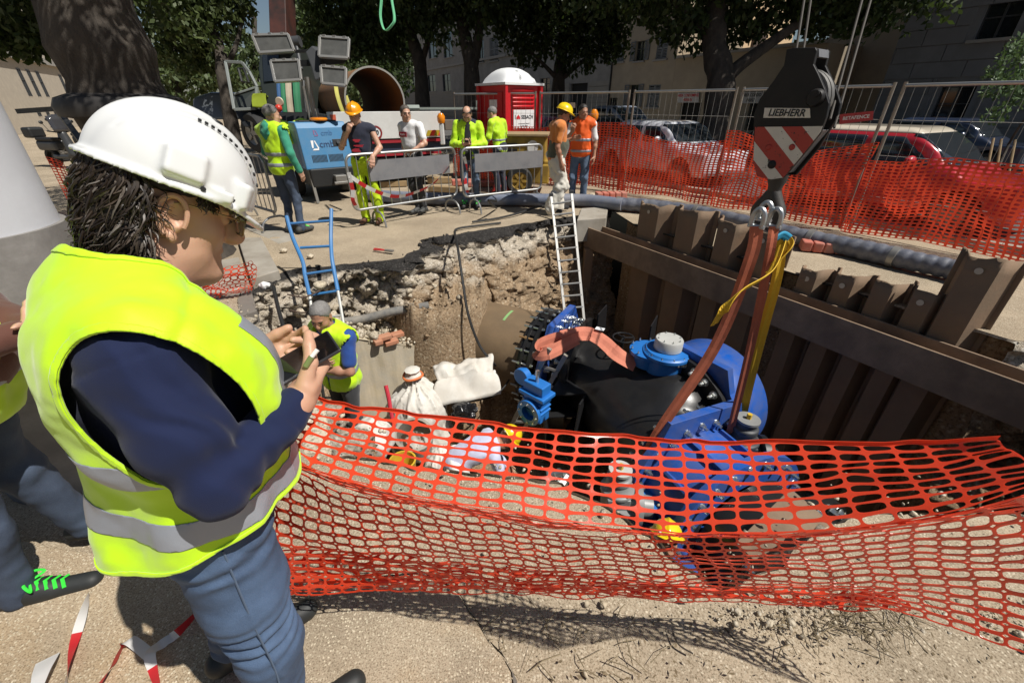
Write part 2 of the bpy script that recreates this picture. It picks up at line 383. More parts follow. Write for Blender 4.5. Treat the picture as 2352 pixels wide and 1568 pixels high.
# -------- pit sides: strata of asphalt, pale rubble and brown soil
DEPTH = 2.75
def strata():
    m = bpy.data.materials.new('pit_strata'); nt, b, co = nodes(m); sp = nt.nodes.new('ShaderNodeSeparateXYZ'); nt.links.new(co, sp.inputs[0])
    n1 = noi(nt, co, 2.2, 6, .65); z = math_(nt, 'ADD', sp.outputs[2], math_(nt, 'MULTIPLY', math_(nt, 'SUBTRACT', n1, .5), .55))
    def chips(base, chip, sc):
        v = nt.nodes.new('ShaderNodeSeparateColor'); nt.links.new(vor(nt, co, sc, 'F1', 'Color'), v.inputs[0]); d = vor(nt, co, sc)
        f = math_(nt, 'MULTIPLY', ramp(nt, v.outputs[0], [(.58, (0, 0, 0)), (.7, (.8, .8, .8))]), ramp(nt, d, [(.2, (1, 1, 1)), (.5, (0, 0, 0))]))
        big = mix(nt, ramp(nt, noi(nt, co, 7, 6, .7), [(.32, (0, 0, 0)), (.68, (1, 1, 1))]), tuple(c*.72 for c in base), base)
        return mix(nt, f, big, chip)
    soil = chips((.46, .335, .215), (.62, .52, .38), 24); pale = chips((.64, .56, .45), (.80, .74, .64), 20); asp = chips((.05, .047, .045), (.14, .13, .12), 50)
    lim = math_(nt, 'ADD', math_(nt, 'MULTIPLY', ramp(nt, math_(nt, 'ADD', math_(nt, 'MULTIPLY', sp.outputs[0], .5), 1.1), [(.0, (1, 1, 1)), (.45, (0, 0, 0))]), -.75), -.38)
    f1 = ramp(nt, math_(nt, 'ADD', math_(nt, 'MULTIPLY', math_(nt, 'SUBTRACT', z, lim), 6.), .5), [(0, (0, 0, 0)), (1, (1, 1, 1))])
    c = mix(nt, f1, soil, pale)
    zz = math_(nt, 'ADD', sp.outputs[2], math_(nt, 'MULTIPLY', math_(nt, 'SUBTRACT', n1, .5), .18))
    zz = math_(nt, 'SUBTRACT', zz, math_(nt, 'MULTIPLY', ramp(nt, math_(nt, 'MULTIPLY', sp.outputs[1], .1), [(.36, (1, 1, 1)), (.42, (0, 0, 0))]), .4))
    c = mix(nt, ramp(nt, math_(nt, 'ADD', math_(nt, 'MULTIPLY', zz, 10.), ramp(nt, math_(nt, 'ADD', math_(nt, 'MULTIPLY', sp.outputs[0], .5), .9), [(0, (1.15,)*3), (.5, (1.75,)*3)])), [(.35, (0, 0, 0)), (.6, (1, 1, 1))]), c, asp)
    dk = ramp(nt, noi(nt, co, 38, 4, .75), [(.34, (.42, .38, .33)), (.54, (1, 1, 1))]); c = mix(nt, 1, c, dk, 'MULTIPLY')  # shade of the crevices painted into the soil colour
    nt.links.new(c, b.inputs['Base Color']); b.inputs['Roughness'].default_value = .95; b.inputs['Specular IOR Level'].default_value = .15
    bump(nt, b, noi(nt, co, 30, 7, .75), 1., .035); return m
M_strata = strata()
nO = len(oa); tan = np.roll(oa, -1, 0)-np.roll(oa, 1, 0); tan /= np.linalg.norm(tan, axis=1)[:, None]; inn = np.stack([-tan[:, 1], tan[:, 0], np.zeros(nO)], 1)
for _ in range(6): inn = (np.roll(inn, 1, 0)+inn*2+np.roll(inn, -1, 0)); inn /= np.linalg.norm(inn, axis=1)[:, None]
SL = {'near': .12, 'right': .22, 'sheet': .0, 'far': .30, 'left': .34}; sl = np.array([SL[s]+(.72*math.exp(-((p[0]+.5)/.75)**2) if s == 'far' else 0) for s, p in zip(OSEG, oa)])
for _ in range(20): sl = (np.roll(sl, 1)+sl*2+np.roll(sl, -1))/4
def worley(p, sc, seed):
    q = p*sc; i = np.floor(q).astype(np.int64); d1 = np.full(len(q), 9.); d2 = np.full(len(q), 9.); cid = np.zeros(len(q))
    for dx in (-1, 0, 1):
        for dy in (-1, 0, 1):
            for dz in (-1, 0, 1):
                c = i+np.array([dx, dy, dz]); r = [(vnoise(c.astype(float)+.0, seed+k)*.5+.5) for k in range(3)]; d = np.linalg.norm(q-(c+np.stack(r, -1)), axis=1); cr = vnoise(c.astype(float), seed+7)
                n1 = d < d1; d2 = np.where(n1, d1, np.minimum(d2, d)); cid = np.where(n1, cr, cid); d1 = np.where(n1, d, d1)
    return d1, d2, cid
rows = 120; W = []; far_i = np.array([s in ('far', 'left', 'right') for s in OSEG], float)
for _ in range(6): far_i = (np.roll(far_i, 1)+far_i*2+np.roll(far_i, -1))/4
for k in range(rows+1):
    z = -DEPTH*(k/rows); base = oa + inn*(sl*(-z) )[:, None]; base[:, 2] = z
    amp = min(1, k/4)
    q = base.copy(); n = fbm(q*np.array([1.7, 1.7, 2.4]), 3, 21)*.13 + (1-np.abs(fbm(q*5.5, 3, 31)))*.10-.06 + fbm(q*17, 3, 41)*.042 + fbm(q*38, 2, 44)*.016
    d1_, d2_, ci_ = worley(q+fbm(q*4, 2, 3)[:, None]*.06, 4.2, 5); blk_ = np.clip((-1.0-oa[:, 0])/.3, 0, 1)*np.clip((z+1.0)/.2, 0, 1)*.9+.25; n = n+(ci_*.10-.10*np.exp(-((d2_-d1_)/.10)**2)+.02)*blk_
    over = .10*np.clip(1-abs(k-3)/4., 0, 1)*-1                     # the asphalt crust stands proud, soil undercut below it
    step = np.where((z > -.13), .05, 0)
    base[:, :2] += inn[:, :2]*((n*amp + step*amp)*(far_i*.85+.15)*np.where((oa[:, 1] < 1.75) & (oa[:, 0] < 3), .45, 1))[:, None]
    base[:, 2] += fbm(q*9+7, 2, 51)*.03*amp
    W.append(base)
W = np.array(W); Vw = W.reshape(-1, 3); ii = np.arange(nO); jj = (ii+1) % nO
skip = np.array([s == 'sheet' for s in OSEG])
Qw = np.concatenate([np.stack([k*nO+ii, (k+1)*nO+ii, (k+1)*nO+jj, k*nO+jj], 1)[~skip if k > 0 else slice(None)] for k in range(rows)])
tag(link_mesh('pit_wall', np_mesh(Vw, Qw), M_strata, smooth=True), kind='structure')
# soil behind the sheet piles, and the pit floor
mb = MB(); mb.add([wallpt(s_near-.1, -.02)+SN*.24, wallpt(s_far+.3, -.02)+SN*.24, wallpt(s_far+.3, -3)+SN*.24, wallpt(s_near-.1, -3)+SN*.24], [(0, 1, 2, 3)]); tag(mb.build('soil_face', M_soil), kind='structure')
xs = np.arange(-3.2, 5.8, .036); ys = np.arange(.6, 8.6, .036); X, Y = np.meshgrid(xs, ys, indexing='ij'); P = np.stack([X, Y, X*0], -1)
Z = -2.62+fbm(P*1.4, 4, 61)*.09 + fbm(P*6, 3, 62)*.03
Z += np.clip((Y-4.6)/1.2, 0, 1)*np.clip((1.0-X)/.8, 0, 1)*.5        # spoil left along the foot of the far side
Z += np.clip(1-np.hypot((X+1.75)/.9, (Y-3.25)/.8), 0, 1)*1.15        # ledge of rubble where the worker stands
Z += np.clip(-(X+1.9)/.8, 0, 1)*.5
dm = np.hypot((X+1.02)/.85, (Y-5.45)/.95); Z = np.maximum(Z, -.50-2.2*np.clip((dm-.75)/.42, 0, 1)**.8+fbm(P*3.1, 4, 66)*.10+fbm(P*8, 3, 67)*.07+fbm(P*21, 2, 69)*.03)
P[..., 2] = Z; m_, n_ = P.shape[:2]; k = np.arange(m_*n_).reshape(m_, n_)
tag(link_mesh('pit_floor', np_mesh(P.reshape(-1, 3), np.stack([k[:-1, :-1], k[1:, :-1], k[1:, 1:], k[:-1, 1:]], -1).reshape(-1, 4)), M_strata, smooth=True), kind='structure')
# -------- loose stones: one mass nobody could count
def rocks(C, S, seed):
    rg = np.random.default_rng(seed); bm = bmesh.new(); bmesh.ops.create_icosphere(bm, subdivisions=1, radius=1); bv = np.array([v.co[:] for v in bm.verts]); bf = np.array([[v.index for v in f.verts] for f in bm.faces]); bm.free()
    n = len(C); q = rg.normal(size=(n, 4)); q /= np.linalg.norm(q, axis=1)[:, None]; a, b, c, d = q.T
    R = np.stack([1-2*(c*c+d*d), 2*(b*c-a*d), 2*(b*d+a*c), 2*(b*c+a*d), 1-2*(b*b+d*d), 2*(c*d-a*b), 2*(b*d-a*c), 2*(c*d+a*b), 1-2*(b*b+c*c)], 1).reshape(n, 3, 3)
    sc = rg.uniform(.38, 1.15, (n, 3))*S[:, None]; v = bv[None]*(1+rg.uniform(-.45, .35, (n, len(bv), 1))); v = np.einsum('nij,nkj->nki', R, v*sc[:, None]) + C[:, None]
    return v.reshape(-1, 3), (bf[None]+(np.arange(n)*len(bv))[:, None, None]).reshape(-1, 3)
idx = RNG.choice(len(Vw), 9000); idx = idx[far_i[idx % nO] > .6]; kk = idx//nO; idx = idx[kk > 4]
Cw = Vw[idx]; Sw = RNG.pareto(2.6, len(idx))*.011+.008; Sw = np.minimum(Sw, .075)
v, f = rocks(Cw, Sw, 3); tag(link_mesh('embedded_stones', np_mesh(v, f), M_strata), kind='stuff')
fi = [(r_, i_) for r_ in range(6, 30) for i_ in range(nO) if OSEG[i_] == 'far' and oa[i_][0] < -1.15]; fi = [fi[q] for q in RNG.choice(len(fi), 120)]; Cb = np.array([W[r_, i_] for r_, i_ in fi]); v, f = rocks(Cb, RNG.uniform(.02, .07, 120), 33); tag(link_mesh('pale_lumps', np_mesh(v, f), M_rubble), kind='stuff')
m2 = P.reshape(-1, 3); mi = np.where((np.hypot(m2[:, 0]+.8, m2[:, 1]-5.2) < 1.3) & (m2[:, 2] > -2.2))[0]; mi = RNG.choice(mi, 900); v, f = rocks(m2[mi], np.minimum(RNG.pareto(2.4, 900)*.012+.012, .06), 51); tag(link_mesh('mound_stones', np_mesh(v, f), M_strata), kind='stuff')
idx = RNG.choice(len(m2), 1500); v, f = rocks(m2[idx]+RNG.uniform(-.03, .03, (1500, 3)), np.minimum(RNG.pareto(2.2, 1500)*.014+.012, .09), 5); tag(link_mesh('floor_stones', np_mesh(v, f), M_rubble), kind='stuff')
# -------- concrete slab underfoot, its broken edge, and the near rubble lip seen through the net
mb = MB(); top = [(-6, -.4), (.12, -.4), (.06, .45), (-.01, .695), (-.12, .85), (-.24, .985), (-.36, 1.04), (-.7, 1.02), (-1.2, 1.06), (-2.2, 1.2), (-3.2, 1.6), (-6, 2.2)]
tp, _ = resample([Vector((x, y, .065)) for x, y in top], [0]*len(top), .05)
tp = [p + Vector((fbm(np.array([p.x*8, p.y*8, 0.]), 3, 77)*.013, fbm(np.array([p.x*8, p.y*8, 9.]), 3, 77)*.013, 0)) for p in tp]
mb.prism(tp, (0, 0, -.14)); tag(mb.build('concrete_slab', M_slab, bevel=.008), kind='structure')
# left bank: paving slabs, kerb and broken plates
def slab(name, pts, th, m, **kw): mb = MB(); mb.prism(pts, (0, 0, -th)); return tag(mb.build(name, m, bevel=.012, **kw), kind='structure')
slab('paving_slab', [G(560, 522), G(640, 560), G(690, 548), G(610, 512)], .1, M_grey_conc)
slab('kerb_stone', [G(545, 545, .08), G(600, 545, .08), G(640, 620, .08), G(575, 640, .08)], .3, M_grey_conc)
slab('paving_slab', [G(430, 610, .04), G(548, 590, .04), G(574, 655, .04), G(448, 690, .04)], .12, M_grey_conc)
slab('paving_slab', [G(440, 695, .0), G(575, 660, .0), G(590, 712, -.02), G(440, 760, -.05)], .14, mat('dark_concrete', (.17, .15, .13), .9, bmp=.4, bscale=25))  # darker concrete tone than the other paving slabs
mb = MB(); b0 = G(700, 925, .02); b1 = G(745, 925, .02); c0 = G(765, 1040, .0); c1 = G(690, 1040, .0)
mb.prism([b0, b1, c0, c1], (0, 0, -.7)); tag(mb.build('broken_concrete_block', M_rubble, bevel=.02), kind='structure')
# road beyond the fence, its pavement and kerb
FN = 7.95                                                           # fence line: FNV.p = FN
mb = MB()
def st(n, s, z=0): return SN*n + SD*s + Vector((0, 0, z))
mb.add([st(8.6, -14, .006), st(19.5, -14, .006), st(19.5, 140, .006), st(8.6, 140, .006)], [(0, 1, 2, 3)]); tag(mb.build('road', M_road), kind='structure')
mb = MB(); mb.bar(st(8.6, -14, .03), st(8.6, 140, .03), .2, .1); tag(mb.build('kerb', M_grey_conc), kind='structure')
mb = MB(); mb.bar(st(21.7, -14, .06), st(21.7, 140, .06), 4.4, .14); tag(mb.build('pavement', mat('pavement_stone', (.3, .28, .25), .9)), kind='structure')
# ================================================================== THE EXCAVATION'S STEEL AND PIPEWORK
M_rust = mat('rusty_pile_steel', (.235, .15, .092), .85, .0, .35, 3, .5, 40, dirt=(.20, .15, .10), damt=.45, dscale=2.5)
M_rust2 = mat('waler_steel', (.29, .20, .13), .75, .0, .3, 2, .3, 50, dirt=(.10, .065, .045), damt=.4, dscale=3)
M_zinc = mat('zinc_bolt', (.62, .64, .62), .28, .9, .1, 20)
M_black = mat('black_coating', (.010, .010, .011), .33, 0, .3, 5, .12, 30, dirt=(.04, .037, .033), damt=.2, dscale=4)
M_black2 = mat('black_plate', (.012, .012, .013), .45, 0, .3, 5, .1, 30)
M_blue = mat('valve_blue', (.002, .085, .42), .32, 0, .12, 4, .05, 25, dirt=(.16, .15, .15), damt=.24, dscale=7)
M_blue2 = mat('small_valve_blue', (.02, .16, .50), .4, 0, .12, 5, .05, 30)
M_grey = mat('grey_paint', (.30, .31, .31), .45, .1, .12, 5, dirt=(.12, .11, .1), damt=.25)
M_dgrey = mat('dark_grey_paint', (.055, .058, .062), .5, 0, .2, 5)
M_alu = mat('aluminium', (.27, .275, .275), .45, .4, .08, 12, .1, 60, dirt=(.4, .36, .3), damt=.2)
M_steel = mat('worn_steel', (.30, .29, .27), .5, .7, .2, 8)
M_wood = mat('raw_timber', (.36, .25, .13), .85, 0, .3, 5, .3, 40, dirt=(.2, .15, .09), damt=.3)
M_ylw = mat('yellow_paint', (.72, .47, .02), .5, 0, .12, 5, dirt=(.25, .16, .05), damt=.3)
# ---- sheet pile wall: each pile its own piece
wall = thing('sheet_pile_wall', 'rusty brown wall of corrugated steel piles lining the right side of the pit', 'sheet pile wall', wallpt((s_near+s_far)/2, 0))
tops = [(1452, 466, 1540, 474), (1540, 474, 1632, 492), (1632, 500, 1716, 520), (1716, 518, 1806, 548), (1824, 612, 1902, 626), (1902, 622, 1990, 645), (1990, 640, 2082, 658), (2082, 650, 2176, 690), (2188, 578, 2352, 610)]
for k, (u0, v0, u1, v1) in enumerate(tops):
    a = NP(u0, v0, WN, SN); b = NP(u1, v1, WN, SN); s0, s1 = a.dot(SD), b.dot(SD); z0, z1 = a.z, b.z
    wd = s1-s0; prof = [(0, .20), (.10, .20), (.27, 0), (.74, 0), (.90, .20), (1.0, .20)]
    mb = MB(); cols = []
    for (f0, n0), (f1, n1) in zip(prof[:-1], prof[1:]):
        for q in range(4): cols.append((f0+(f1-f0)*q/4, n0+(n1-n0)*q/4))
    cols.append(prof[-1]); rws = 8; Pg = []
    for f, n in cols:
        zt = z0+(z1-z0)*f + float(fbm(np.array([(s0+wd*f)*14, k*9., 1.]), 2, 8))*.022; col = []
        for r in range(rws+1):
            z = zt + (-2.9-zt)*(r/rws)**1.6; dn = float(fbm(np.array([(s0+wd*f)*2, z*1.5, k*3.]), 2, 4))*.012
            col.append(SN*(WN+n+dn)+SD*(s0+wd*f)+Vector((0, 0, z)))
        Pg.append(col)
    mb.grid(Pg); o = mb.build('sheet_pile', M_rust, wall, smooth=True, solid=.014, angle=25)
    if k in (0, 2, 3, 5, 7, 8, 4):                                    # lifting hole: pale disc painted as daylight showing through
        f = .5; zc = z0+(z1-z0)*f-.11; c = SN*(WN-.012)+SD*(s0+wd*f)+Vector((0, 0, zc)); mb = MB()
        mb.lathe(c, -SN, [(.028, 0), (.028, .004), (.0005, .004)], 14); mb.build('lifting_hole', mat('hole_daylight', (.55, .48, .38), .9), wall)
wl0 = G(1345, 520, -.15); wl1 = G(2352, 880, -.15); dv = (wl1-wl0).normalized(); wl1 = wl0 + dv*7.5; nx = Vector((dv.y, -dv.x, 0))*-1
if nx.dot(SN) < 0: nx = -nx
waler = thing('waler_beam', 'long brown steel beam bracing the sheet piles along the pit', 'steel beam', wl0)
H = .36
for nm, off, zc, w_, h_ in (('front_flange', 0, -H/2, .026, H), ('rear_flange', .27, -H/2, .026, H), ('web', .135, -H/2, .243, .024)):
    mb = MB(); mb.bar(wl0+nx*off+Vector((0, 0, zc)), wl1+nx*off+Vector((0, 0, zc)), w_, h_); mb.build(nm, M_rust2, waler, bevel=.006)
mb = MB(); p = wl0+dv*.12+nx*.02
mb.bar(p+Vector((0, 0, -H)), p+Vector((0, 0, -2.7)), .16, .16); tag(mb.build('steel_strut', M_rust, None, bevel=.01), 'dark steel post standing under the far end of the beam', 'post')
# steel plate at the near corner of the pit
pl = [G(1690, 1245, -.25), G(1815, 1120, -.25), G(2000, 1275, -.2), G(1850, 1400, -.2)]
mb = MB(); mb.prism(pl, (0, 0, -.02)); tag(mb.build('steel_plate', M_rust2, bevel=.003), 'brown steel plate lying at the near corner of the pit behind the net', 'steel plate')
# ---- bolts
def bolt_mesh():
    mb = MB(); mb.lathe((0, 0, 0), (0, 0, 1), [(.0, 0), (.034, 0), (.034, .006), (.0, .006)], 12); mb.lathe((0, 0, .006), (0, 0, 1), [(.026, 0), (.026, .026), (.015, .03), (.015, .062), (0, .064)], 6)
    return mb.mesh()
BOLT = bolt_mesh(); BOLT.name = 'bolt'; BOLT.materials.append(M_zinc)
def ring_bolts(parent, c, d, r, n, up=(0, 0, 1), sc=1., a0=0., arc=2*math.pi, flip=1):
    x, y, z = frame(d, up); z = z*flip; wl = wloc(parent)
    for k in range(n):
        an = a0+arc*k/n; o = bpy.data.objects.new('bolt', BOLT); COL.objects.link(o); o.parent = parent
        o.location = Vector(c)+(x*math.cos(an)+y*math.sin(an))*r - wl; o.rotation_mode = 'QUATERNION'; o.rotation_quaternion = z.to_track_quat('Z', 'Y'); o.scale = (sc,)*3
# ---- main pipe and valve set
ZA = -1.35
C1 = G(1262, 826, ZA); C2 = G(1545, 905, ZA); A1 = (C2-C1).normalized(); L12 = (C2-C1).length
pipe = thing('water_main', 'large brown steel water pipe coming out of the far soil wall', 'pipe', C1-A1*.9)
mb = MB(); mb.lathe(C1-A1*1.6, A1, [(.60, 0), (.60, 1.42), (.575, 1.42), (.575, 0)], 64); mb.build('pipe_barrel', mat('brown_pipe', (.20, .135, .075), .7, 0, .25, 3, .4, 30, dirt=(.12, .085, .05), damt=.4, dscale=2), pipe, smooth=True)
x1, y1, _ = frame(A1)
mb = MB(); mb.lathe(C1-A1*.62, A1, [(.603, 0), (.603, .035), (.60, .035)], 6, arc=.42, a0=1.52); mb.build('paint_mark', mat('green_mark', (.22, .42, .16), .8), pipe)
va_ = thing('pipe_valve_assembly', 'black and blue bolted valve assembly joined to the brown pipe in the pit', 'valve assembly', C1+A1*(L12/2))
cp = MB(); cp.lathe(C1-A1*.2, A1, [(.60, 0), (.665, .01), (.665, .05), (.70, .055), (.70, .09), (.66, .095), (.66, .16), (.71, .165), (.71, .21), (.62, .215)], 64); cp.build('coupling', M_black, va_, smooth=True)
coup = [o for o in va_.children if o.name.startswith('coupling')][0]
for k in range(26):
    an = 2*math.pi*k/26+.1; p = (x1*math.cos(an)+y1*math.sin(an))
    mb = MB(); mb.cyl(C1-A1*.24+p*.685, C1+A1*.05+p*.685, .013, n=8); mb.lathe(C1-A1*.16+p*.685, A1, [(.024, 0), (.024, .03)], 6)
    mb.lathe(C1+A1*.012+p*.685, A1, [(.024, 0), (.024, .03), (.0, .03)], 6); mb.build('bolt', M_zinc if k % 9 else mat('brass_bolt', (.5, .3, .14), .4, .6), coup, smooth=True)
for k in range(26):
    an = 2*math.pi*(k+.5)/26+.1; p = (x1*math.cos(an)+y1*math.sin(an)); mb = MB()
    mb.bar(C1-A1*.14+p*.672, C1-A1*.01+p*.672, .075, .035, up=p); mb.build('clamp_block', M_black, coup, bevel=.004)
# first blue flange with its flat-topped foot plate
def lug_flange(c, d, r, name, th=.05, up=(0, 0, 1), parent=va_, m=M_blue, half=.36, top=.72, inner=.5):
    x, y, z = frame(d, up); pts = []
    for k in range(64):
        an = 2*math.pi*k/64; px, py = math.cos(an)*r, math.sin(an)*r
        for sgn in (1, -1):
            if py*sgn > r*.72: px = max(-half, min(half, px*1.6)) if abs(px) > .02 else px; py = sgn*max(abs(py), top)
        pts.append((px, py))
    mb = MB(); n = len(pts)
    for o_, rad in ((0, 1), (th, 1)):
        pass
    vs = [Vector(c)+x*px+y*py for px, py in pts]+[Vector(c)+x*px+y*py+z*th for px, py in pts]
    vi = [Vector(c)+(x*math.cos(2*math.pi*k/n)+y*math.sin(2*math.pi*k/n))*inner for k in range(n)]; vi += [p+z*th for p in vi]
    fs = []
    for k in range(n):
        j = (k+1) % n; fs += [(k, j, n+j, n+k), (2*n+k, 3*n+k, 3*n+j, 2*n+j), (k, 2*n+k, 2*n+j, j), (n+k, n+j, 3*n+j, 3*n+k)]
    mb.add(vs+vi, fs); return mb.build(name, m, parent, bevel=.004)
f1 = lug_flange(C1+A1*.10, A1, .70, 'valve_flange', .09); ring_bolts(f1, C1+A1*.19, A1, .635, 26, a0=.12)
mb = MB(); mb.lathe(C1+A1*.19, A1, [(.50, 0), (.50, .16), (.54, .2), (.69, .24), (.69, .30), (.5, .31)], 56); mb.build('black_flange', M_black, va_, smooth=True)
ring_bolts([o for o in va_.children if o.name.startswith('black_flange')][0], C1+A1*.30, A1, .63, 24, a0=.2)
# black branched body, then the big bolted ring on the right and the blue body behind it
A3 = Vector((.86, .51, 0)).normalized(); C3 = G(1556, 938, -1.22); BC = G(1592, 1098, -1.40); A2 = Vector((.37, -.93, 0)).normalized()
KN = Vector((1.16, 4.42, ZA)); sb_ = SDF(); sb_.cone(C1+A1*.30, KN-Vector((0, 0, .06)), .49, .50, .06).cone(KN-Vector((0, 0, .06)), C3-A3*.12, .50, .49, .08).cone(KN-Vector((0, 0, .06)), BC-A2*.2, .50, .48, .08); bo = sdf_obj('valve_body', sb_, .03, M_black, va_); bo.location = -va_.location
mb = MB(); mb.lathe(C3-A3*.06, A3, [(.46, 0), (.665, .0), (.665, .055), (.52, .06)], 56); bf = mb.build('black_flange', M_black, va_, smooth=True); ring_bolts(bf, C3-A3*.06, A3, .60, 26, a0=.1, flip=-1, sc=1.25)
f2 = lug_flange(C3+A3*.002, A3, .72, 'valve_flange', .08, half=.42, top=.74); ring_bolts(f2, C3+A3*.08, A3, .64, 20, a0=.1)
mb = MB(); mb.lathe(C3+A3*.08, A3, [(.62, 0), (.66, .08), (.66, .5), (.63, .54), (.4, .56)], 56); mb.build('blue_body', M_blue, va_, smooth=True)
# triangular stiffener plates standing out of the black body towards us
Z = Vector((0, 0, 1)); B1 = Vector((A1.y, -A1.x, 0));
if B1.y > 0: B1 = -B1
for s, a, zz in ((.40, .75, .16), (.40, .80, -.16), (.62, .7, -.34)):
    p = C1+A1*s; mb = MB(); q = p+B1*.5+Z*zz
    mb.prism([q, q+B1*.46, q+B1*.46+A1*.05, q+A1*a, ], Z*.016); mb.build('gusset_plate', M_black2, va_)
for s in (.40, .78):
    p = C1+A1*s; mb = MB(); mb.prism([p+B1*.4+Z*.16, p+B1*.94+Z*.16, p+B1*1.02-Z*.2, p+B1*.92-Z*.75, p+B1*.4-Z*.75], A1*.018); mb.build('side_plate', M_black2, va_, bevel=.002)
for s in (.55, 1.22):
    p = C1+A1*s; mb = MB(); mb.prism([p-B1*.2+Z*.5, p-B1*.2+Z*.74, p-B1*.55+Z*.74, p-B1*.62+Z*.3], A1*.016); mb.build('side_plate', M_black2, va_, bevel=.002)
# near branch
bf = lug_flange(BC-A2*.12, A2, .70, 'valve_flange', .08, half=.40, top=.76); ring_bolts(bf, BC-A2*.04, A2, .63, 24, a0=.05); ring_bolts(bf, BC-A2*.2, A2, .64, 24, a0=.05, flip=-1, sc=1.1)
mb = MB(); mb.lathe(BC-A2*.04, A2, [(.55, 0), (.55, .16), (.52, .2), (.52, .42), (.56, .46), (.70, .48), (.70, .55), (.45, .56)], 56); bb = mb.build('blue_body', M_blue, va_, smooth=True); ring_bolts(bb, BC+A2*.51, A2, .63, 24, a0=.1)
x2, y2, _ = frame(A2)
for k in range(10):
    an = 2*math.pi*k/10; p = x2*math.cos(an)+y2*math.sin(an); mb = MB(); mb.bar(BC+p*.555, BC+A2*.44+p*.555, .03, .06, up=p); mb.build('rib', M_blue, va_, bevel=.004)
mb = MB(); mb.lathe(BC+A2*.56, A2, [(.5, 0), (.5, .3), (.66, .31), (.66, .4), (.45, .41)], 48); ef = mb.build('black_flange', M_black, va_, smooth=True); ring_bolts(ef, BC+A2*.97, A2, .6, 22, sc=1.1)
# blue gearbox with grey cap on top of the body
GC = G(1532, 806, -.56); mb = MB()
mb.lathe(GC-Z*.36, Z, [(.17, 0), (.19, .02), (.19, .1), (.20, .14), (.21, .3), (.25, .33), (.25, .36), (.23, .37), (.22, .39), (0, .4)], 32); mb.lathe(GC-Z*.05+A1*-.18, Z, [(.15, -.16), (.17, -.04), (.21, -.02), (.21, .02), (.1, .04), (0, .04)], 28); mb.build('gearbox', M_blue2, va_, smooth=True)
mb = MB(); mb.lathe(GC+Z*.04, Z, [(.145, 0), (.145, .10), (.135, .115), (0, .116)], 32); cpo = mb.build('indicator_cap', mat('cap_grey', (.55, .55, .52), .5, .2), va_, smooth=True)
ring_bolts(cpo, GC+Z*.155, Z, .115, 8, sc=.3)
ring_bolts(bf, GC-Z*.0, Z, .225, 12, sc=.38, up=(0, 1, 0)); ring_bolts(bf, GC-Z*.01+A1*-.18, Z, .19, 10, sc=.35, up=(0, 1, 0))
mb = MB(); mb.cyl(GC-Z*.8, GC-Z*.34, .16, n=24); mb.build('gearbox_neck', M_blue2, va_, smooth=True)
# handwheel valve
HW = G(1432, 775, -.62); mb = MB()
mb.tube([HW+Vector((math.cos(a)*.12, math.sin(a)*.12, 0)) for a in np.linspace(0, 2*math.pi, 25)], .011, 6)
for a in (0, 2.09, 4.18): mb.cyl(HW, HW+Vector((math.cos(a)*.12, math.sin(a)*.12, 0)), .009, n=6)
mb.cyl(HW-Z*.3, HW+Z*.02, .016, n=8); mb.lathe(HW-Z*.5, Z, [(.16, 0), (.16, .04), (.1, .06), (.1, .16), (.13, .2), (.1, .26), (.05, .3)], 20); mb.build('handwheel', M_black2, va_, smooth=True)
# grey actuators
for px, py, zz, m in ((1718, 965, -.72, M_dgrey), (1425, 1080, -1.0, M_grey)):
    c = G(px, py, zz); mb = MB(); mb.lathe(c-Z*.45, Z, [(.12, 0), (.13, .05), (.13, .2), (.15, .22), (.15, .25), (.12, .27), (.10, .33), (.11, .34), (.11, .38), (.085, .40), (.085, .45), (0, .455)], 24)
    mb.box(c-Z*.30+B1*.02, (.2, .24, .16)); act = mb.build('actuator', m, va_, smooth=True, bevel=.008)
    mb = MB(); mb.lathe(c, Z, [(.10, 0), (.10, .022), (0, .023)], 24); mb.build('actuator_cap', M_grey if m is M_dgrey else mat('cap_grey', (.55, .55, .52)), act, smooth=True)
    mb = MB(); mb.cyl(c+Z*.02, c+Z*.07, .022, n=6); mb.build('actuator_stem', M_ylw, act)
    mb = MB(); mb.lathe(c-Z*.36+A1*.1, A1*.8-B1*.3, [(.1, 0), (.12, .05), (.19, .07), (.19, .12), (.1, .14), (.09, .22), (0, .22)], 24); mb.build('drive_flange', m if m is M_grey else M_black2, act, smooth=True)
c = G(1432, 1190, -1.5); mb = MB(); mb.lathe(c-Z*.5, Z, [(.09, 0), (.09, .5), (.15, .52), (.15, .58), (.1, .6), (.1, .66), (0, .66)], 22); mb.build('grey_tube', M_grey, va_, smooth=True)
c = G(1490, 1150, -1.4); mb = MB(); mb.lathe(c-Z*.4, Z, [(.1, 0), (.1, .4), (.15, .41), (.15, .47), (0, .47)], 22); mb.build('small_blue_valve', M_blue2, va_, smooth=True)
# small blue gate valve with a round port
SVc = G(1232, 935, -1.15); gv = thing('gate_valve', 'small bright blue gate valve with a round open port beside the black body', 'valve', SVc)
pd = (Vector((0, 0, CH))-SVc); pd.z = 0; pd = (pd.normalized()+Vector((-.85, 0, 0))).normalized()
mb = MB(); mb.lathe(SVc+pd*.13, pd, [(.09, -.12), (.085, -.03), (.15, -.025), (.15, .015), (.085, .016), (.08, -.2)], 32); pf = mb.build('port_flange', M_blue2, gv, smooth=True); ring_bolts(pf, SVc+pd*.146, pd, .122, 8, sc=.35)
mb = MB(); xx = Z.cross(pd)
mb.box(SVc+Z*.02, (.24, .16, .3), Matrix((xx, pd, Z)).transposed()); mb.box(SVc+Z*.20, (.34, .22, .05), Matrix((xx, pd, Z)).transposed()); mb.box(SVc+Z*.28, (.26, .15, .12), Matrix((xx, pd, Z)).transposed())
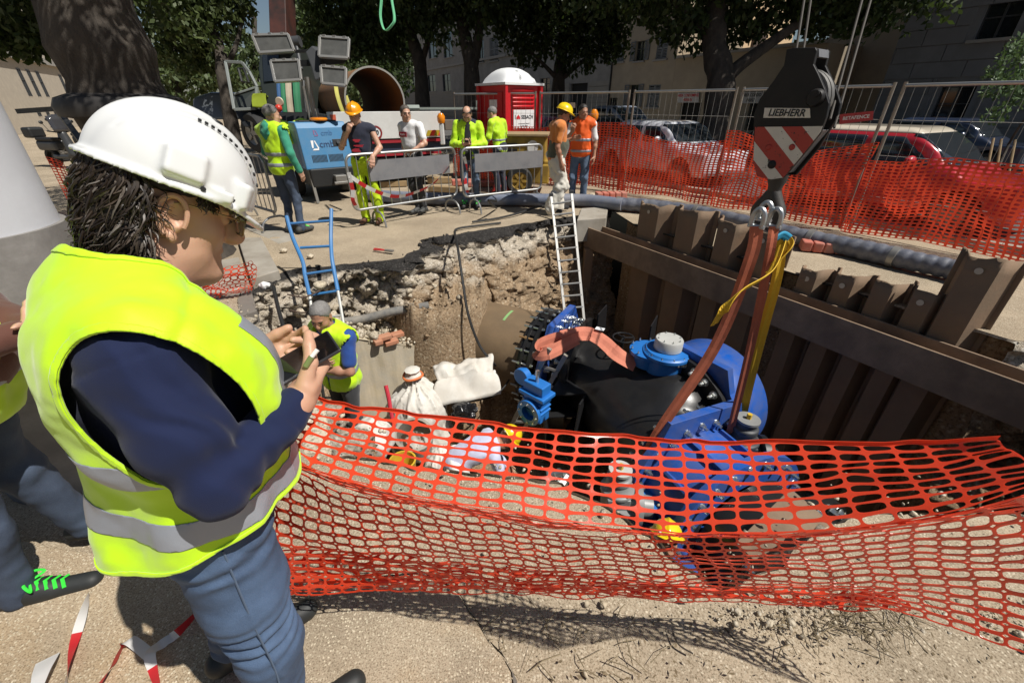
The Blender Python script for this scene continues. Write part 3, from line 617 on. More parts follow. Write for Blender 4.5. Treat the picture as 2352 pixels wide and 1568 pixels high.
for zz in (.0, .06, .12): mb.box(SVc+Z*zz, (.27, .18, .022), Matrix((xx, pd, Z)).transposed())
mb.build('valve_bonnet', M_blue2, gv, bevel=.02)
mb = MB(); mb.lathe(SVc-pd*.02+Z*.3-xx*.22, pd, [(0, .04), (.1, .04), (.1, -.04), (0, -.04)], 20); mb.build('side_cover', M_blue2, gv, smooth=True, bevel=.006)
mb = MB(); mb.cyl(SVc+Z*.33, SVc+Z*.48, .02, n=8); mb.build('spindle', M_zinc, gv, smooth=True)
# steel ladder-like rails leaning on the valve
lr = thing('steel_rail', 'narrow grey steel frame leaning against the blue gate valve', 'steel frame', G(1190, 985, -2.0))
for (a, b) in (((1262, 800, -.5), (1168, 992, -1.9)), ((1300, 815, -.62), (1200, 992, -1.9))):
    mb = MB(); mb.bar(G(*a), G(*b), .035, .05); mb.build('rail', mat('galvanised', (.36, .34, .29), .5, .5), lr)
mb = MB()
for t in (.18, .5, .85): mb.bar(G(1262, 800, -.5).lerp(G(1168, 992, -1.9), t), G(1300, 815, -.62).lerp(G(1200, 992, -1.9), t), .025, .025)
mb.build('cross_piece', M_steel, lr)
# ---- ribbons: lifting slings
def ribbon(pts, w, side, th=.006, sub=8):
    P = bezier(pts, sub); mb = MB(); n = len(P); side = [Vector(s) for s in side] if isinstance(side, list) else [Vector(side)]*n
    A = []
    for i, p in enumerate(P):
        d = (P[min(i+1, n-1)]-P[max(i-1, 0)]).normalized(); s = side[min(i*len(side)//n, len(side)-1)]; s = (s-d*s.dot(d)).normalized(); A.append([p-s*w/2, p-s*w*.17+d.cross(s)*.004, p+s*w*.17-d.cross(s)*.003, p+s*w/2])
    mb.grid(A); return mb
M_sling = mat('orange_webbing', (.50, .135, .065), .8, 0, .2, 9, .4, 220, dirt=(.26, .075, .05), damt=.35, dscale=5)
M_ysling = mat('yellow_webbing', (.70, .43, .02), .75, 0, .15, 9, .4, 220)
camv = Vector((1, 0, .0))
# loose orange strap end lying on the valve
q = [G(1460, 838, -.75), G(1420, 815, -.66), G(1380, 780, -.58), G(1345, 766, -.55), G(1290, 775, -.52), G(1240, 793, -.50), G(1236, 812, -.56), G(1270, 806, -.55), G(1330, 775, -.58)]
tag(ribbon(q, .16, [Vector((.25, .6, .55)), Vector((.0, .9, .5)), Vector((0, .6, .9)), Vector((.0, .1, 1)), Vector((0, .1, 1)), Vector((0, .3, 1))], sub=10).build('sling', mat('pale_orange_webbing', (.68, .24, .15), .8, 0, .12, 9, .3, 200, dirt=(.45, .12, .08), damt=.3, dscale=8), None, solid=.005), 'loose pale orange lifting strap lying folded over the blue flange', 'lifting sling')
mb = MB(); mb.box(G(1378, 755, -.5), (.10, .07, .004), Matrix.Rotation(-.5, 3, 'Z')); tag(mb.build('sling_tag', mat('white_tag', (.8, .8, .8), .6)), 'small white label lying at the bend of the loose orange strap', 'tag')
SH1 = D(1738, 520, 2.9); SH2 = D(1778, 520, 2.92)
tag(ribbon([SH1, D(1722, 600, 3.0), D(1640, 800, 3.35), D(1500, 1012, 3.75), G(1470, 1110, -1.5)], .085, (.9, -.35, .1)).build('sling', M_sling, None, smooth=False, solid=.007), 'orange lifting sling hanging from the hook to the near blue flange, left one of two', 'lifting sling')
tag(ribbon([SH2, D(1765, 600, 3.0), D(1728, 780, 3.4), D(1672, 1010, 3.9), G(1650, 1080, -1.45)], .062, (.9, -.35, .1)).build('sling', M_sling, None, smooth=False, solid=.007), 'narrower orange lifting sling hanging from the hook to the blue flange by the grey actuator', 'lifting sling')
tag(ribbon([D(1800, 545, 3.0), D(1768, 625, 2.95), D(1700, 670, 2.9), D(1660, 715, 2.95), D(1640, 745, 3.1)], .06, (.5, -.3, .9)).build('sling', M_ysling, None, solid=.006), 'short yellow sling crossing the orange straps below the hook', 'lifting sling')
tag(ribbon([D(1796, 548, 2.98), D(1784, 640, 3.1), D(1750, 770, 3.42), D(1722, 880, 3.7), G(1706, 955, -.85)], .07, (.9, -.35, .1)).build('sling', M_ysling, None, solid=.006), 'long yellow sling hanging beside the orange straps to the dark grey actuator', 'lifting sling')
mb = ribbon([D(1775, 560, 2.97), D(1784, 546, 2.97), D(1800, 543, 2.98), D(1814, 556, 2.99), D(1812, 572, 2.99), D(1790, 600, 3.02), D(1760, 628, 3.06)], .05, (.3, -.2, .95)); tag(mb.build('sling', M_ysling, None, solid=.006), 'loop of yellow sling with a blue end flap beside the shackles', 'lifting sling')
mb = ribbon([D(1782, 548, 2.955), D(1798, 540, 2.955), D(1812, 548, 2.965)], .055, (.3, -.2, .95)); tag(mb.build('sling_flap', mat('blue_webbing', (.03, .3, .5), .7), None, smooth=True, solid=.012), 'blue protective flap on the loop of the yellow sling', 'sling flap')
# ---- crane hook block
HN = Vector((-.80, -.60, 0)); HX = Vector((.60, -.80, 0)); HCn = D(1835, 265, 2.9); hc = HCn.dot(HN)
hk = thing('crane_hook_block', 'black crane hook block with red and white stripes hanging over the pit', 'hook block', HCn)
def hp(u, v, off=0): return NP(u, v, hc, HN) - HN*off
plate = [(1806, 114), (1822, 110), (1872, 109), (1876, 116), (1868, 148), (1880, 172), (1894, 205), (1904, 238), (1898, 268), (1884, 305), (1855, 342), (1800, 408), (1772, 412), (1740, 405), (1731, 372), (1730, 320), (1731, 262), (1744, 228), (1776, 186), (1800, 150)]
blk = mat('hook_black', (.009, .009, .010), .5, 0, .3, 6, .15, 30, spec=.25, dirt=(.035, .03, .026), damt=.25, dscale=6)
edge = mat('worn_edge', (.20, .20, .21), .5, .3, .4, 12)
back = [(1806, 114), (1872, 109), (1876, 116), (1868, 148), (1894, 205), (1904, 238), (1898, 268), (1855, 342), (1800, 408), (1740, 405), (1731, 372), (1730, 320), (1744, 228), (1800, 150)]
mb = MB(); mb.prism([hp(*p) for p in plate], -HN*.035); fp = mb.build('side_plate', blk, hk, bevel=.006)
mb = MB(); mb.prism([hp(*p, .19) for p in back], -HN*.035); mb.build('side_plate', blk, hk, bevel=.006)
inner = [(1815, 120), (1860, 118), (1885, 240), (1850, 330), (1770, 395), (1745, 360), (1745, 260)]
ic = hp(1818, 250, .11)
for o_ in (.07, .13):
    mb = MB(); mb.lathe(hp(1818, 235, o_), HN, [(.05, -.022), (.2, -.022), (.18, -.004), (.18, .004), (.2, .022), (.05, .022)], 32); mb.build('sheave', M_steel, hk, smooth=True)
mb = MB(); mb.prism([hp(*p, .035) for p in [(1735, 300), (1878, 300), (1850, 335), (1797, 400), (1745, 398)]], -HN*.155); mb.build('ballast_plate', edge, hk, bevel=.004)
mb = MB(); mb.prism([hp(*p, .035) for p in [(1868, 110), (1876, 112), (1876, 130), (1868, 132)]], -HN*.155); mb.build('spacer', edge, hk)
mb = MB(); mb.lathe(hp(1874, 225, -.03), HN, [(0, .0), (.045, 0), (.055, -.02), (.055, -.03)], 20); mb.lathe(hp(1880, 215, -.035), HN, [(0, .01), (.02, .01), (.02, -.02)], 10); mb.build('sheave_pin', blk, hk, smooth=True)
# the white maker's plate and its letters
mb = MB(); mb.prism([hp(1757, 248, -.003), hp(1861, 249, -.003), hp(1862, 271, -.003), hp(1754, 271, -.003)], HN*.002)
def chipped(name, col, chip, amt):
    m = bpy.data.materials.new(name); nt, b, co = nodes(m); c = mix(nt, ramp(nt, noi(nt, co, 22, 6, .75), [(amt, (1, 1, 1)), (amt+.03, (0, 0, 0))]), mix(nt, noi(nt, co, 9, 5), tuple(x*.8 for x in col), col), chip); nt.links.new(c, b.inputs['Base Color']); b.inputs['Roughness'].default_value = .55; return m
M_cw = chipped('chipped_white', (.70, .66, .58), (.03, .025, .022), .36); M_cr = chipped('chipped_red', (.42, .045, .03), (.04, .02, .018), .37)
mb.build('name_plate', M_cw, hk)
mid = (hp(1756, 260)+hp(1862, 260))/2
text('LIEBHERR', .062, mid+HN*.007, HX+Vector((0, 0, -.0)), Z, 'maker_name', mat('black_print', (.012, .012, .012), .5), hk, bold=True, sx=.92, shear=.12)
# stripes on the lower triangle
tri = [(1735, 292), (1890, 290), (1884, 305), (1855, 342), (1800, 408), (1772, 412), (1740, 405), (1731, 372)]
def clip(poly, f, keep):
    out = []
    for i in range(len(poly)):
        a, b = poly[i], poly[(i+1) % len(poly)]; fa, fb = keep*(f(a)), keep*(f(b))
        if fa >= 0: out.append(a)
        if (fa > 0) != (fb > 0) and fa != fb: t = fa/(fa-fb); out.append((a[0]+(b[0]-a[0])*t, a[1]+(b[1]-a[1])*t))
    return out
bands = [-80, -42, 5, 47, 92, 140]
fn = lambda p: (p[0]-1735) - (p[1]-292)*.78
bl = [-150, -62, -27, 22, 62, 110, 170]
for i in range(len(bl)-1):
    pg = clip(clip(tri, lambda p: fn(p)-bl[i], 1), lambda p: fn(p)-bl[i+1], -1)
    if len(pg) > 2: mb = MB(); mb.prism([hp(*p, -.004) for p in pg], HN*.0025); mb.build('warning_stripe', M_cr if i % 2 == 0 else M_cw, hk)
for u, v in ((1767, 338), (1820, 338), (1774, 378)):
    mb = MB(); mb.lathe(hp(u, v, -.005), HN, [(0, .012), (.014, .012), (.03 if v > 350 else .02, .004), (.03 if v > 350 else .022, 0)], 16); mb.build('bolt_head', blk if v > 350 else M_cr, hk, smooth=True)
# hook shank and double hook
hb = hp(1772, 412, .1)
mb = MB(); mb.lathe(hb+Z*.03, -Z, [(.07, 0), (.065, .05), (.05, .09), (.045, .14)], 20)
for sg in (-1, 1):
    mb.tube(bezier([hb-Z*.1, hb-Z*.17+HX*.04*sg, hb-Z*.25+HX*.085*sg, hb-Z*.33+HX*.06*sg, hb-Z*.36+HX*.02*sg], 5), .05, 10, rs=list(np.linspace(.05, .042, 21)))
mb.build('hook', mat('hook_steel', (.06, .055, .05), .6, .3, .4, 9, .4, 40), hk, smooth=True)
# ropes up to the jib
for (u, v), (u2, v2), o_ in (((1800, 160), (1847, 0), .08), ((1812, 150), (1862, 0), .13), ((1895, 215), (1980, 0), .08), ((1898, 235), (2000, 0), .13)):
    a = hp(u, v+60, o_); b = D(u2, v2, 3.02+o_); b = a+(b-a)*3.2; mb = MB(); mb.tube([a, b], .0085, 8); mb.build('hoist_rope', mat('wire_rope', (.05, .042, .034), .7, .2, .3, 90), hk, smooth=True)
# shackles
for i, (u, v, t) in enumerate(((1741, 505, 2.9), (1779, 505, 2.92), (1757, 490, 2.97))):
    c = D(u, v, t); mb = MB(); x = HX
    mb.tube(bezier([c-Z*.045-x*.035, c-x*.04, c+Z*.05-x*.03, c+Z*.075, c+Z*.05+x*.03, c+x*.04, c-Z*.045+x*.035], 5), .017, 8); mb.cyl(c-Z*.045-x*.055, c-Z*.045+x*.055, .015, n=8)
    tag(mb.build('shackle', mat('galvanised_shackle', (.42, .44, .45), .35, .7), None, smooth=True), ['left galvanised shackle on the crane hook holding the wide orange sling', 'right galvanised shackle on the crane hook above the yellow sling loop', 'rear shackle on the crane hook between the other two'][i], 'shackle')
# ---- ladders
def ladder(name, label, a0, a1, b0, b1, n, m, r=.016, w=.035, extra=None, rung0=.05, rung1=.97):
    t = thing(name, label, 'ladder', (a1+b1)/2)
    for p, q in ((a0, a1), (b0, b1)): mb = MB(); mb.bar(p, q, w, w*.6); mb.build('rail', m, t, bevel=.004)
    for k in range(n): f = rung0+(rung1-rung0)*k/(n-1); mb = MB(); mb.cyl(a0.lerp(a1, f), b0.lerp(b1, f), r, n=8); mb.build('rung', m, t, smooth=True)
    return t
la = ladder('aluminium_ladder', 'silver aluminium ladder standing in the far corner of the pit',
       D(1266, 452, 7.35), G(1300, 745, -1.45), D(1313, 445, 7.35), G(1342, 742, -1.45), 11, M_alu, .018, .045, rung0=.06)
for p in (D(1266, 448, 7.35), D(1313, 441, 7.35)): mb = MB(); mb.box(p, (.07, .04, .06)); mb.build('end_cap', M_dgrey, la, bevel=.006)
M_lblue = mat('ladder_blue', (.025, .19, .47), .5, 0, .15, 8, dirt=(.2, .2, .2), damt=.15)
M_lgrey = mat('ladder_grey', (.5, .5, .47), .5, .2)
lb = thing('blue_ladder', 'ladder with bright blue top and thin grey lower rails on the left bank', 'ladder', G(770, 690, -.3))
aL = [D(658, 497, 4.75), D(672, 545, 4.70), D(695, 600, 4.6), D(700, 630, 4.55), D(711, 678, 4.45)]; aR = [D(761, 480, 4.75), D(760, 545, 4.70), D(762, 590, 4.6), D(767, 620, 4.55), D(776, 668, 4.45)]
for P_ in (aL, aR): mb = MB(); mb.tube(bezier(P_, 4), .021, 8); mb.build('rail', M_lblue, lb, smooth=True)
for (p, q) in ((D(664, 514, 4.74), D(761, 507, 4.74)), (D(690, 569, 4.66), D(761, 565, 4.66)), (aL[3], aR[3]), (aL[4], aR[4])): mb = MB(); mb.cyl(p, q, .015, n=8); mb.build('rung', M_lblue, lb, smooth=True)
e0, e1 = D(750, 960, 4.25), D(826, 960, 4.25)
for p, q in ((aL[4], e0), (aR[4], e1)): mb = MB(); mb.cyl(p, q, .016, n=8); mb.build('rail', M_lgrey, lb, smooth=True)
for f in (.2, .36, .52, .68, .84): mb = MB(); mb.cyl(aL[4].lerp(e0, f), aR[4].lerp(e1, f), .012, n=8); mb.build('rung', M_lgrey, lb, smooth=True)
# ---- concrete chamber under the far bank, old pipe, brick remains
cf0 = G(775, 772, -.55); cf1 = G(990, 802, -1.10); dirc = (cf1-cf0); dirc.z = 0; dirc.normalize(); bk = Vector((-dirc.y, dirc.x, 0))
mb = MB(); P_ = []
for i in range(25):
    r = []
    for j in range(17):
        p = cf0.lerp(cf1, i/24)+Z*(-1.75*j/16); n = float(fbm(np.array([i*.7, j*.5, 3.]), 3, 6))*.012; p = p-bk*n
        if j == 0: p = p+Z*float(fbm(np.array([i*.9, 1., 1.]), 3, 2))*.05
        r.append(p)
    P_.append(r)
mb.grid(P_); mb.add([P_[0][0], P_[-1][0], P_[-1][0]+bk*.6, P_[0][0]+bk*.6, P_[-1][-1], P_[-1][-1]+bk*.6], [(0, 1, 2, 3), (1, 4, 5, 2)])
def conc():
    m = bpy.data.materials.new('old_chamber_concrete'); nt, b, co = nodes(m); mp = nt.nodes.new('ShaderNodeMapping'); mp.inputs['Scale'].default_value = (9, 9, 1.1); nt.links.new(co, mp.inputs[0])
    c = mix(nt, ramp(nt, noi(nt, mp.outputs[0], 1, 4, .6), [(.38, (0, 0, 0)), (.62, (1, 1, 1))]), (.45, .38, .26), (.56, .48, .35)); c = mix(nt, ramp(nt, noi(nt, co, 3, 7, .7), [(.4, (0, 0, 0)), (.65, (.8, .8, .8))]), c, (.40, .37, .31)); nt.links.new(c, b.inputs['Base Color']); b.inputs['Roughness'].default_value = .9; bump(nt, b, noi(nt, co, 35, 4, .6), .35, .008); return m
tag(mb.build('concrete_chamber', conc(), None, smooth=True, angle=40), 'old stained concrete chamber wall below the far bank of the pit', 'concrete wall')
tp_ = [cf0.lerp(cf1, RNG.random())+bk*RNG.uniform(-.02, .6)+Z*RNG.uniform(-.02, .10) for _ in range(420)]; v, f = rocks(np.array([tuple(p) for p in tp_]), np.minimum(RNG.pareto(2.2, 420)*.02+.012, .08), 41); tag(link_mesh('chamber_rubble', np_mesh(v, f), M_rubble), kind='stuff')
M_brick = mat('broken_brick', (.42, .14, .07), .9, bmp=.4, bscale=40, dirt=(.5, .36, .24), damt=.3)
for k, (u, v, zz, ln) in enumerate(((882, 774, -.78, .17), (912, 768, -.78, .16), (898, 785, -.83, .17), (952, 768, -.80, .12), (868, 785, -.80, .1))):
    zz = -.55-.55*(u-775)/215+.05+.05*(v < 775); p = G(u, v, zz); mb = MB(); mb.box(p, (ln, .1, .06), Matrix.Rotation(math.atan2(dirc.y, dirc.x), 3, 'Z')); tag(mb.build('brick', M_brick, None, bevel=.012), None, None); o = bpy.context.view_layer.objects
    tag(COL.objects[-1], ['red brick end on top of the concrete chamber wall, left in the upper row', 'red brick end in the rubble right of the other pair of bricks', 'lowest red brick on the concrete chamber wall', 'single red brick in the rubble near the brown soil', 'broken half brick at the left of the brick row'][k], 'brick', 'bricks left on the chamber wall')
mb = MB(); a, b = G(770, 742, -.62), G(985, 702, -.52); mb.tube(bezier([a, a.lerp(b, .3)-Z*.015, a.lerp(b, .6)+Z*.01, b], 6), .055, 12); tag(mb.build('old_pipe', mat('grey_old_pipe', (.10, .105, .11), .75, 0, .4, 6, .5, 30, dirt=(.36, .32, .26), damt=.45, dscale=5), None, smooth=True), 'dusty dark grey pipe crossing the pale rubble of the far bank', 'pipe')
# cables
def cable(name, pts, r, m, label, cat='cable'):
    mb = MB(); mb.tube(bezier(pts, 8), r, 7); return tag(mb.build(name, m, None, smooth=True), label, cat)
M_rub = mat('black_rubber', (.015, .015, .015), .6)
cable('cable', [G(1150, 512, .02), G(1100, 518, .02), G(1052, 525, .02), G(1045, 536, .0), D(1050, 560, 5.6), D(1062, 640, 5.35), D(1075, 720, 5.3), D(1100, 790, 5.35), D(1130, 830, 5.4), G(1150, 850, -1.6)], .017, M_rub, 'black cable hanging down the brown soil wall into the pit')
cable('cable', [G(1175, 835, -1.5), D(1170, 870, 5.6), D(1140, 905, 5.4), D(1090, 920, 5.2), G(1050, 925, -2.1)], .012, M_rub, 'thin black cable looping across the pit floor beside the white sacks')
cable('old_cable', [D(628, 660, 4.6), D(642, 720, 4.25), D(660, 770, 4.0), D(690, 800, 3.9), D(720, 835, 3.8)], .02, M_rub, 'thick black cable snaking down the rubble of the left bank')
for k, (pa, pb) in enumerate((((660, 676), (740, 664)), ((665, 712), (735, 706)))):
    cable('rusty_rod', [D(*pa, 4.35), D((pa[0]+pb[0])/2, pa[1]+6, 4.35), D(*pb, 4.45)], .008, mat('rust_rod', (.08, .05, .035), .8), ['upper thin rusty rod bent out of the left bank rubble', 'lower thin rusty rod bent out of the left bank rubble'][k], 'rod')
# ================================================================== THE SITE AROUND THE PIT
M_galv = mat('galvanised_tube', (.42, .43, .43), .42, .75, .1, 14, dirt=(.3, .28, .25), damt=.25)
M_post = mat('fence_post', (.33, .30, .26), .55, .5, .2, 10, dirt=(.2, .15, .1), damt=.3)
M_panel = mat('grey_panel', (.21, .215, .23), .5, .3, .25, 3, .1, 20, dirt=(.38, .37, .36), damt=.25, dscale=5)
M_net = mat('orange_net', (.90, .105, .04), .26, 0, .08, 5, spec=.7, thru=.45)
M_net2 = mat('far_orange_net', (.86, .085, .035), .4, 0, .12, 4, thru=.4)
M_tapew = mat('tape_white', (.75, .74, .72), .4, thru=.25); M_taper = mat('tape_red', (.60, .03, .035), .4, thru=.25)
M_terra = mat('terracotta_block', (.50, .12, .08), .8, 0, .2, 8, .3, 40, dirt=(.42, .30, .24), damt=.35)
M_white = mat('white_paint', (.74, .74, .72), .45, 0, .06, 4, dirt=(.45, .42, .38), damt=.2)
M_tyre = mat('tyre', (.02, .02, .02), .8, bmp=.2, bscale=50); M_chrome = mat('chrome', (.7, .7, .7), .15, 1)
M_redp = mat('red_plastic', (.58, .012, .02), .4, 0, .07, 4, dirt=(.4, .03, .03), damt=.15)
M_amber = mat('amber_lens', (.85, .26, .01), .2, 0, .1, 4, coat=.5)
M_dark = mat('dark_metal', (.018, .019, .02), .5, 0, .3, 4); M_glass = glass_mat('dark_glass')
# ---- crowd barriers
def barrier(label, f1, f2, ext0, ext1, sheet, slant=0):
    d = (f2-f1).normalized(); n = Vector((-d.y, d.x, 0)); a = f1-d*ext0; b = f2+d*ext1; a.z = b.z = 0; L = (b-a).length
    t = thing('crowd_barrier', label, 'barrier', (a+b)/2, 'crowd barriers beside the pit'); r = .1; mb = MB()
    def P(x, z): return a+d*x+Z*z
    lp = []
    for cx, cz, a0 in ((r, .28+r, 180), (L-r, .28+r, 270), (L-r, 1.08-r, 0), (r, 1.08-r, 90)):
        for k in range(7): an = math.radians(a0+15*k); lp.append(P(cx+r*math.cos(an), cz+r*math.sin(an)))
    mb.tube(lp+[lp[0]], .021, 9, False); mb.build('frame', M_galv, t, smooth=True)
    nb = int(L/.16)
    for k in range(1, nb): mb = MB(); mb.cyl(P(L*k/nb, .28), P(L*k/nb, 1.08), .0075, n=6); mb.build('bar', M_galv, t, smooth=True)
    if sheet:
        mb = MB(); mb.bar(P(sheet[0]*L, .83)-n*.02, P(sheet[1]*L, .83)-n*.02, .008, .30); mb.build('grey_panel', M_panel, t, bevel=.002)
    for f in (f1, f2):
        f = Vector((f.x, f.y, 0)); mb = MB(); mb.tube([f+Z*.30, f+Z*.20], .018, 8); mb.tube(bezier([f+n*.24, f+n*.20+Z*.13, f+n*.1+Z*.2, f+Z*.21, f-n*.1+Z*.2, f-n*.20+Z*.13, f-n*.24], 4), .017, 8); mb.build('foot', M_galv, t, smooth=True)
    return a, b, d, n, t
ba1 = barrier('left crowd barrier with grey panel and striped tape, before the man in the orange helmet', G(872, 516), G(1040, 486), .38, .12, (.17, .93))
ba2 = barrier('right crowd barrier with grey panel ending beside the man in white trousers', G(1092, 486), G(1232, 468), .22, .1, (.14, 1.0))
barrier('short crowd barrier half hidden behind the white helmet of the nearest man', G(640, 528), G(560, 500), .1, .9, None)
# striped tape hung along the left barrier
def tape(name, pts, w, side, label, seg=.13, group=None, twist=0., start=0):
    P = bezier(pts, 10); t = thing(name, label, 'barrier tape', P[len(P)//2], group); acc = 0; mbs = {}; n = len(P); sv = Vector(side)
    for i in range(n-1):
        d = P[i+1]-P[i]
        def S(k):
            dd = (P[min(k+1, n-1)]-P[max(k-1, 0)]).normalized(); s = Quaternion(dd, twist*k) @ (sv-dd*sv.dot(dd)).normalized(); return s*w/2
        mbs.setdefault(int(acc/seg+start), MB()).add([P[i]-S(i), P[i]+S(i), P[i+1]+S(i+1), P[i+1]-S(i+1)], [(0, 1, 2, 3)]); acc += d.length
    for k_, m_ in mbs.items(): m_.build('stripe', M_taper if k_ % 2 else M_tapew, t, smooth=True)
    return t
a, b, d, n, _ = ba1; L = (b-a).length
tape('barrier_tape', [a-n*.05+Z*.80, a+d*.3*L*.5-n*.06+Z*.58, a+d*L*.35-n*.06+Z*.42, a+d*L*.55-n*.06+Z*.44, a+d*L*.75-n*.06+Z*.56, a+d*L*.92-n*.06+Z*.82, b-n*.05+Z*.98], .06, (0, 0, 1), 'red and white striped tape drooping along the left crowd barrier', .14, twist=.02)
tape('barrier_tape', [a-n*.04+Z*.85, a-n*.07+Z*.6, a-d*.02-n*.06+Z*.45, a+d*.03-n*.05+Z*.33], .06, (1, 0, 0), 'end of striped tape knotted on the left corner of the left barrier', .12)
a2, b2, d2, n2, _ = ba2
tape('barrier_tape', [a2+d2*.02-n2*.05+Z*.95, a2+d2*.06-n2*.06+Z*.75, a2+d2*.02-n2*.06+Z*.55, a2+d2*.05-n2*.06+Z*.36], .06, (1, 0, 0), 'crumpled striped tape hanging where the two crowd barriers meet', .11, twist=.12)
# ---- site fence: panels of posts, rails and wires, orange net tied on
fp_ = [Vector((-1.5, 12.2, 0)), Vector((.6, 11.3, 0)), G(1425, 440), G(1640, 473), G(1938, 530)]; e = (fp_[4]-fp_[3]); fp_.append(fp_[4]+e.normalized()*3.3)
names = ['short fence panel left of the red toilet cabin', 'fence panel behind the red toilet cabin', 'fence panel behind the man in the orange vest with a white notice', 'fence panel in front of the white car', 'fence panel behind the hook block with a small red plate', 'rightmost fence panel in front of the red car']
M_wire = mat('fence_wire', (.42, .42, .40), .5, .6)
site_fence = thing('site_fence', 'tall wire site fence with orange nets between the pit and the parked cars', 'fence', fp_[2])
def panel(a, b, label):
    d = (b-a).normalized(); a = a+d*.06; b = b-d*.06; t = bpy.data.objects.new('panel', None); COL.objects.link(t); t.parent = site_fence; t.location = (a+b)/2-site_fence.location; t['label'] = label; L = (b-a).length
    for p in (a, b): mb = MB(); mb.cyl(p+Z*.02, p+Z*2.0, .022, n=8); mb.build('post', M_post, t, smooth=True)
    for z in (1.96, .12): mb = MB(); mb.cyl(a+Z*z, b+Z*z, .021, n=8); mb.build('rail', M_galv, t, smooth=True)
    mb = MB()
    for k in range(1, int(L/.115)): p = a+d*(L*k/int(L/.115)); mb.cyl(p+Z*.12, p+Z*1.96, .0028, n=4)
    for z in (.55, 1.1, 1.55): mb.cyl(a+Z*z, b+Z*z, .003, n=4)
    tag(mb.build('wire_mesh', M_wire, t), kind='stuff'); return t
for k in range(5): panel(fp_[k], fp_[k+1], names[k+1] if k else names[0])
def net_mesh(fn, nu, nv, m, name, hole=(.78, .70), seg=3, parent=None):
    """fn(i/nu, j/nv) -> point; every cell is a frame round a rounded opening"""
    ang = [2*math.pi*k/(4*seg) for k in range(4*seg)]; hx = []; sq = []
    for an in ang:
        c, s = math.cos(an), math.sin(an); p = 3.8; r = (abs(c)**p+abs(s)**p)**(-1/p); hx.append((c*r*.5*hole[0], s*r*.5*hole[1])); q = max(abs(c), abs(s)); sq.append((c/q*.5, s/q*.5))
    n = len(ang); I, J = np.meshgrid(np.arange(nu), np.arange(nv), indexing='ij'); I = I.ravel(); J = J.ravel()
    def pts(off): u = (I[:, None]+.5+np.array([o[0] for o in off])[None])/nu; v = (J[:, None]+.5+np.array([o[1] for o in off])[None])/nv; return fn(u, v)
    A = pts(sq); B = pts(hx); V = np.concatenate([A, B], 1).reshape(-1, 3); base = (np.arange(len(I))*2*n)[:, None]; k = np.arange(n); kk = (k+1) % n
    Q = np.stack([base+k, base+kk, base+n+kk, base+n+k], -1).reshape(-1, 4)
    me = np_mesh(V, Q); bm = bmesh.new(); bm.from_mesh(me); bmesh.ops.remove_doubles(bm, verts=bm.verts, dist=.0006); bm.to_mesh(me); bm.free(); me.name = name
    return link_mesh(name, me, m, parent, smooth=True)
def fence_net(a, b, tops_, label, bots=None, seed=0, bulge=.06):
    d = (b-a).normalized(); n = Vector((-d.y, d.x, 0)); n = n if n.y < 0 else -n; L = (b-a).length; c = (a+n*.05).dot(n)
    tz = [((p := NP(u, v, c, n))-a).dot(d)/L for u, v in tops_]; zz = [NP(u, v, c, n).z for u, v in tops_]; o = np.argsort(tz); tz = np.array(tz)[o]; zz = np.array(zz)[o]
    an, dn, nn = np.array(a), np.array(d), np.array(n)
    def fn(u, v):
        zt = np.interp(u, tz, zz); zb = .04+.03*np.sin(u*9+seed); wv = np.stack([u*L*1.6+seed*7, v*1.5, u*0], -1); q = vnoise(wv, seed)*bulge + vnoise(wv*3, seed+1)*bulge*.35
        z = zb+(zt-zb)*v + vnoise(wv*1.7+9, seed)*.04*(1-v)*v*4
        uu = u*L + vnoise(wv*1.3+4, seed+3)*.05
        return an+dn*uu[..., None]+nn*(.05+np.abs(q))[..., None]+np.array([0, 0, 1.])*z[..., None]
    tag(net_mesh(fn, int(L/.078), int(max(zz)/.046), M_net2, 'barrier_net', (.68, .58), 2), label, 'safety net', 'orange nets tied to the site fence')
fence_net(fp_[0], fp_[1], [(1048, 283), (1100, 285), (1160, 290)], 'dark red orange net on the fence left of the toilet cabin', seed=1)
fence_net(fp_[1], fp_[2], [(1180, 300), (1260, 292), (1350, 280), (1440, 282)], 'orange net on the fence behind the man in the orange vest', seed=2)
fence_net(fp_[2], fp_[3], [(1452, 287), (1475, 308), (1530, 324), (1600, 330), (1660, 322), (1692, 306)], 'sagging orange net on the fence before the white car', seed=3)
fence_net(fp_[3], fp_[4], [(1700, 300), (1730, 312), (1800, 345), (1860, 350), (1940, 338), (2008, 326)], 'orange net on the fence behind the hook block', seed=4, bulge=.09)
fence_net(fp_[4], fp_[5], [(2012, 368), (2070, 372), (2150, 364), (2200, 362), (2280, 372), (2352, 378)], 'rightmost orange net on the fence before the red car', seed=5, bulge=.1)
# orange net heaped on the left bank
def heap(u, v):
    th = u*3.0; R = .17+.16*v; x = np.cos(th*2.1)*R + (u-.5)*.5; y = np.sin(th*2.1)*R*.8; z = .42*v*(1-.3*np.abs(u-.5)) + vnoise(np.stack([u*9, v*6, u*0], -1), 5)*.09; c = G(455, 690, .0)
    return np.stack([c.x+x, c.y+.2+y+vnoise(np.stack([u*8, v*8, u*0+5], -1), 6)*.06, np.maximum(z, .01)], -1)
tag(net_mesh(heap, 34, 16, M_net, 'barrier_net', (.74, .7), 3), 'crumpled orange net heaped on the left bank beside the man\'s chin', 'safety net')
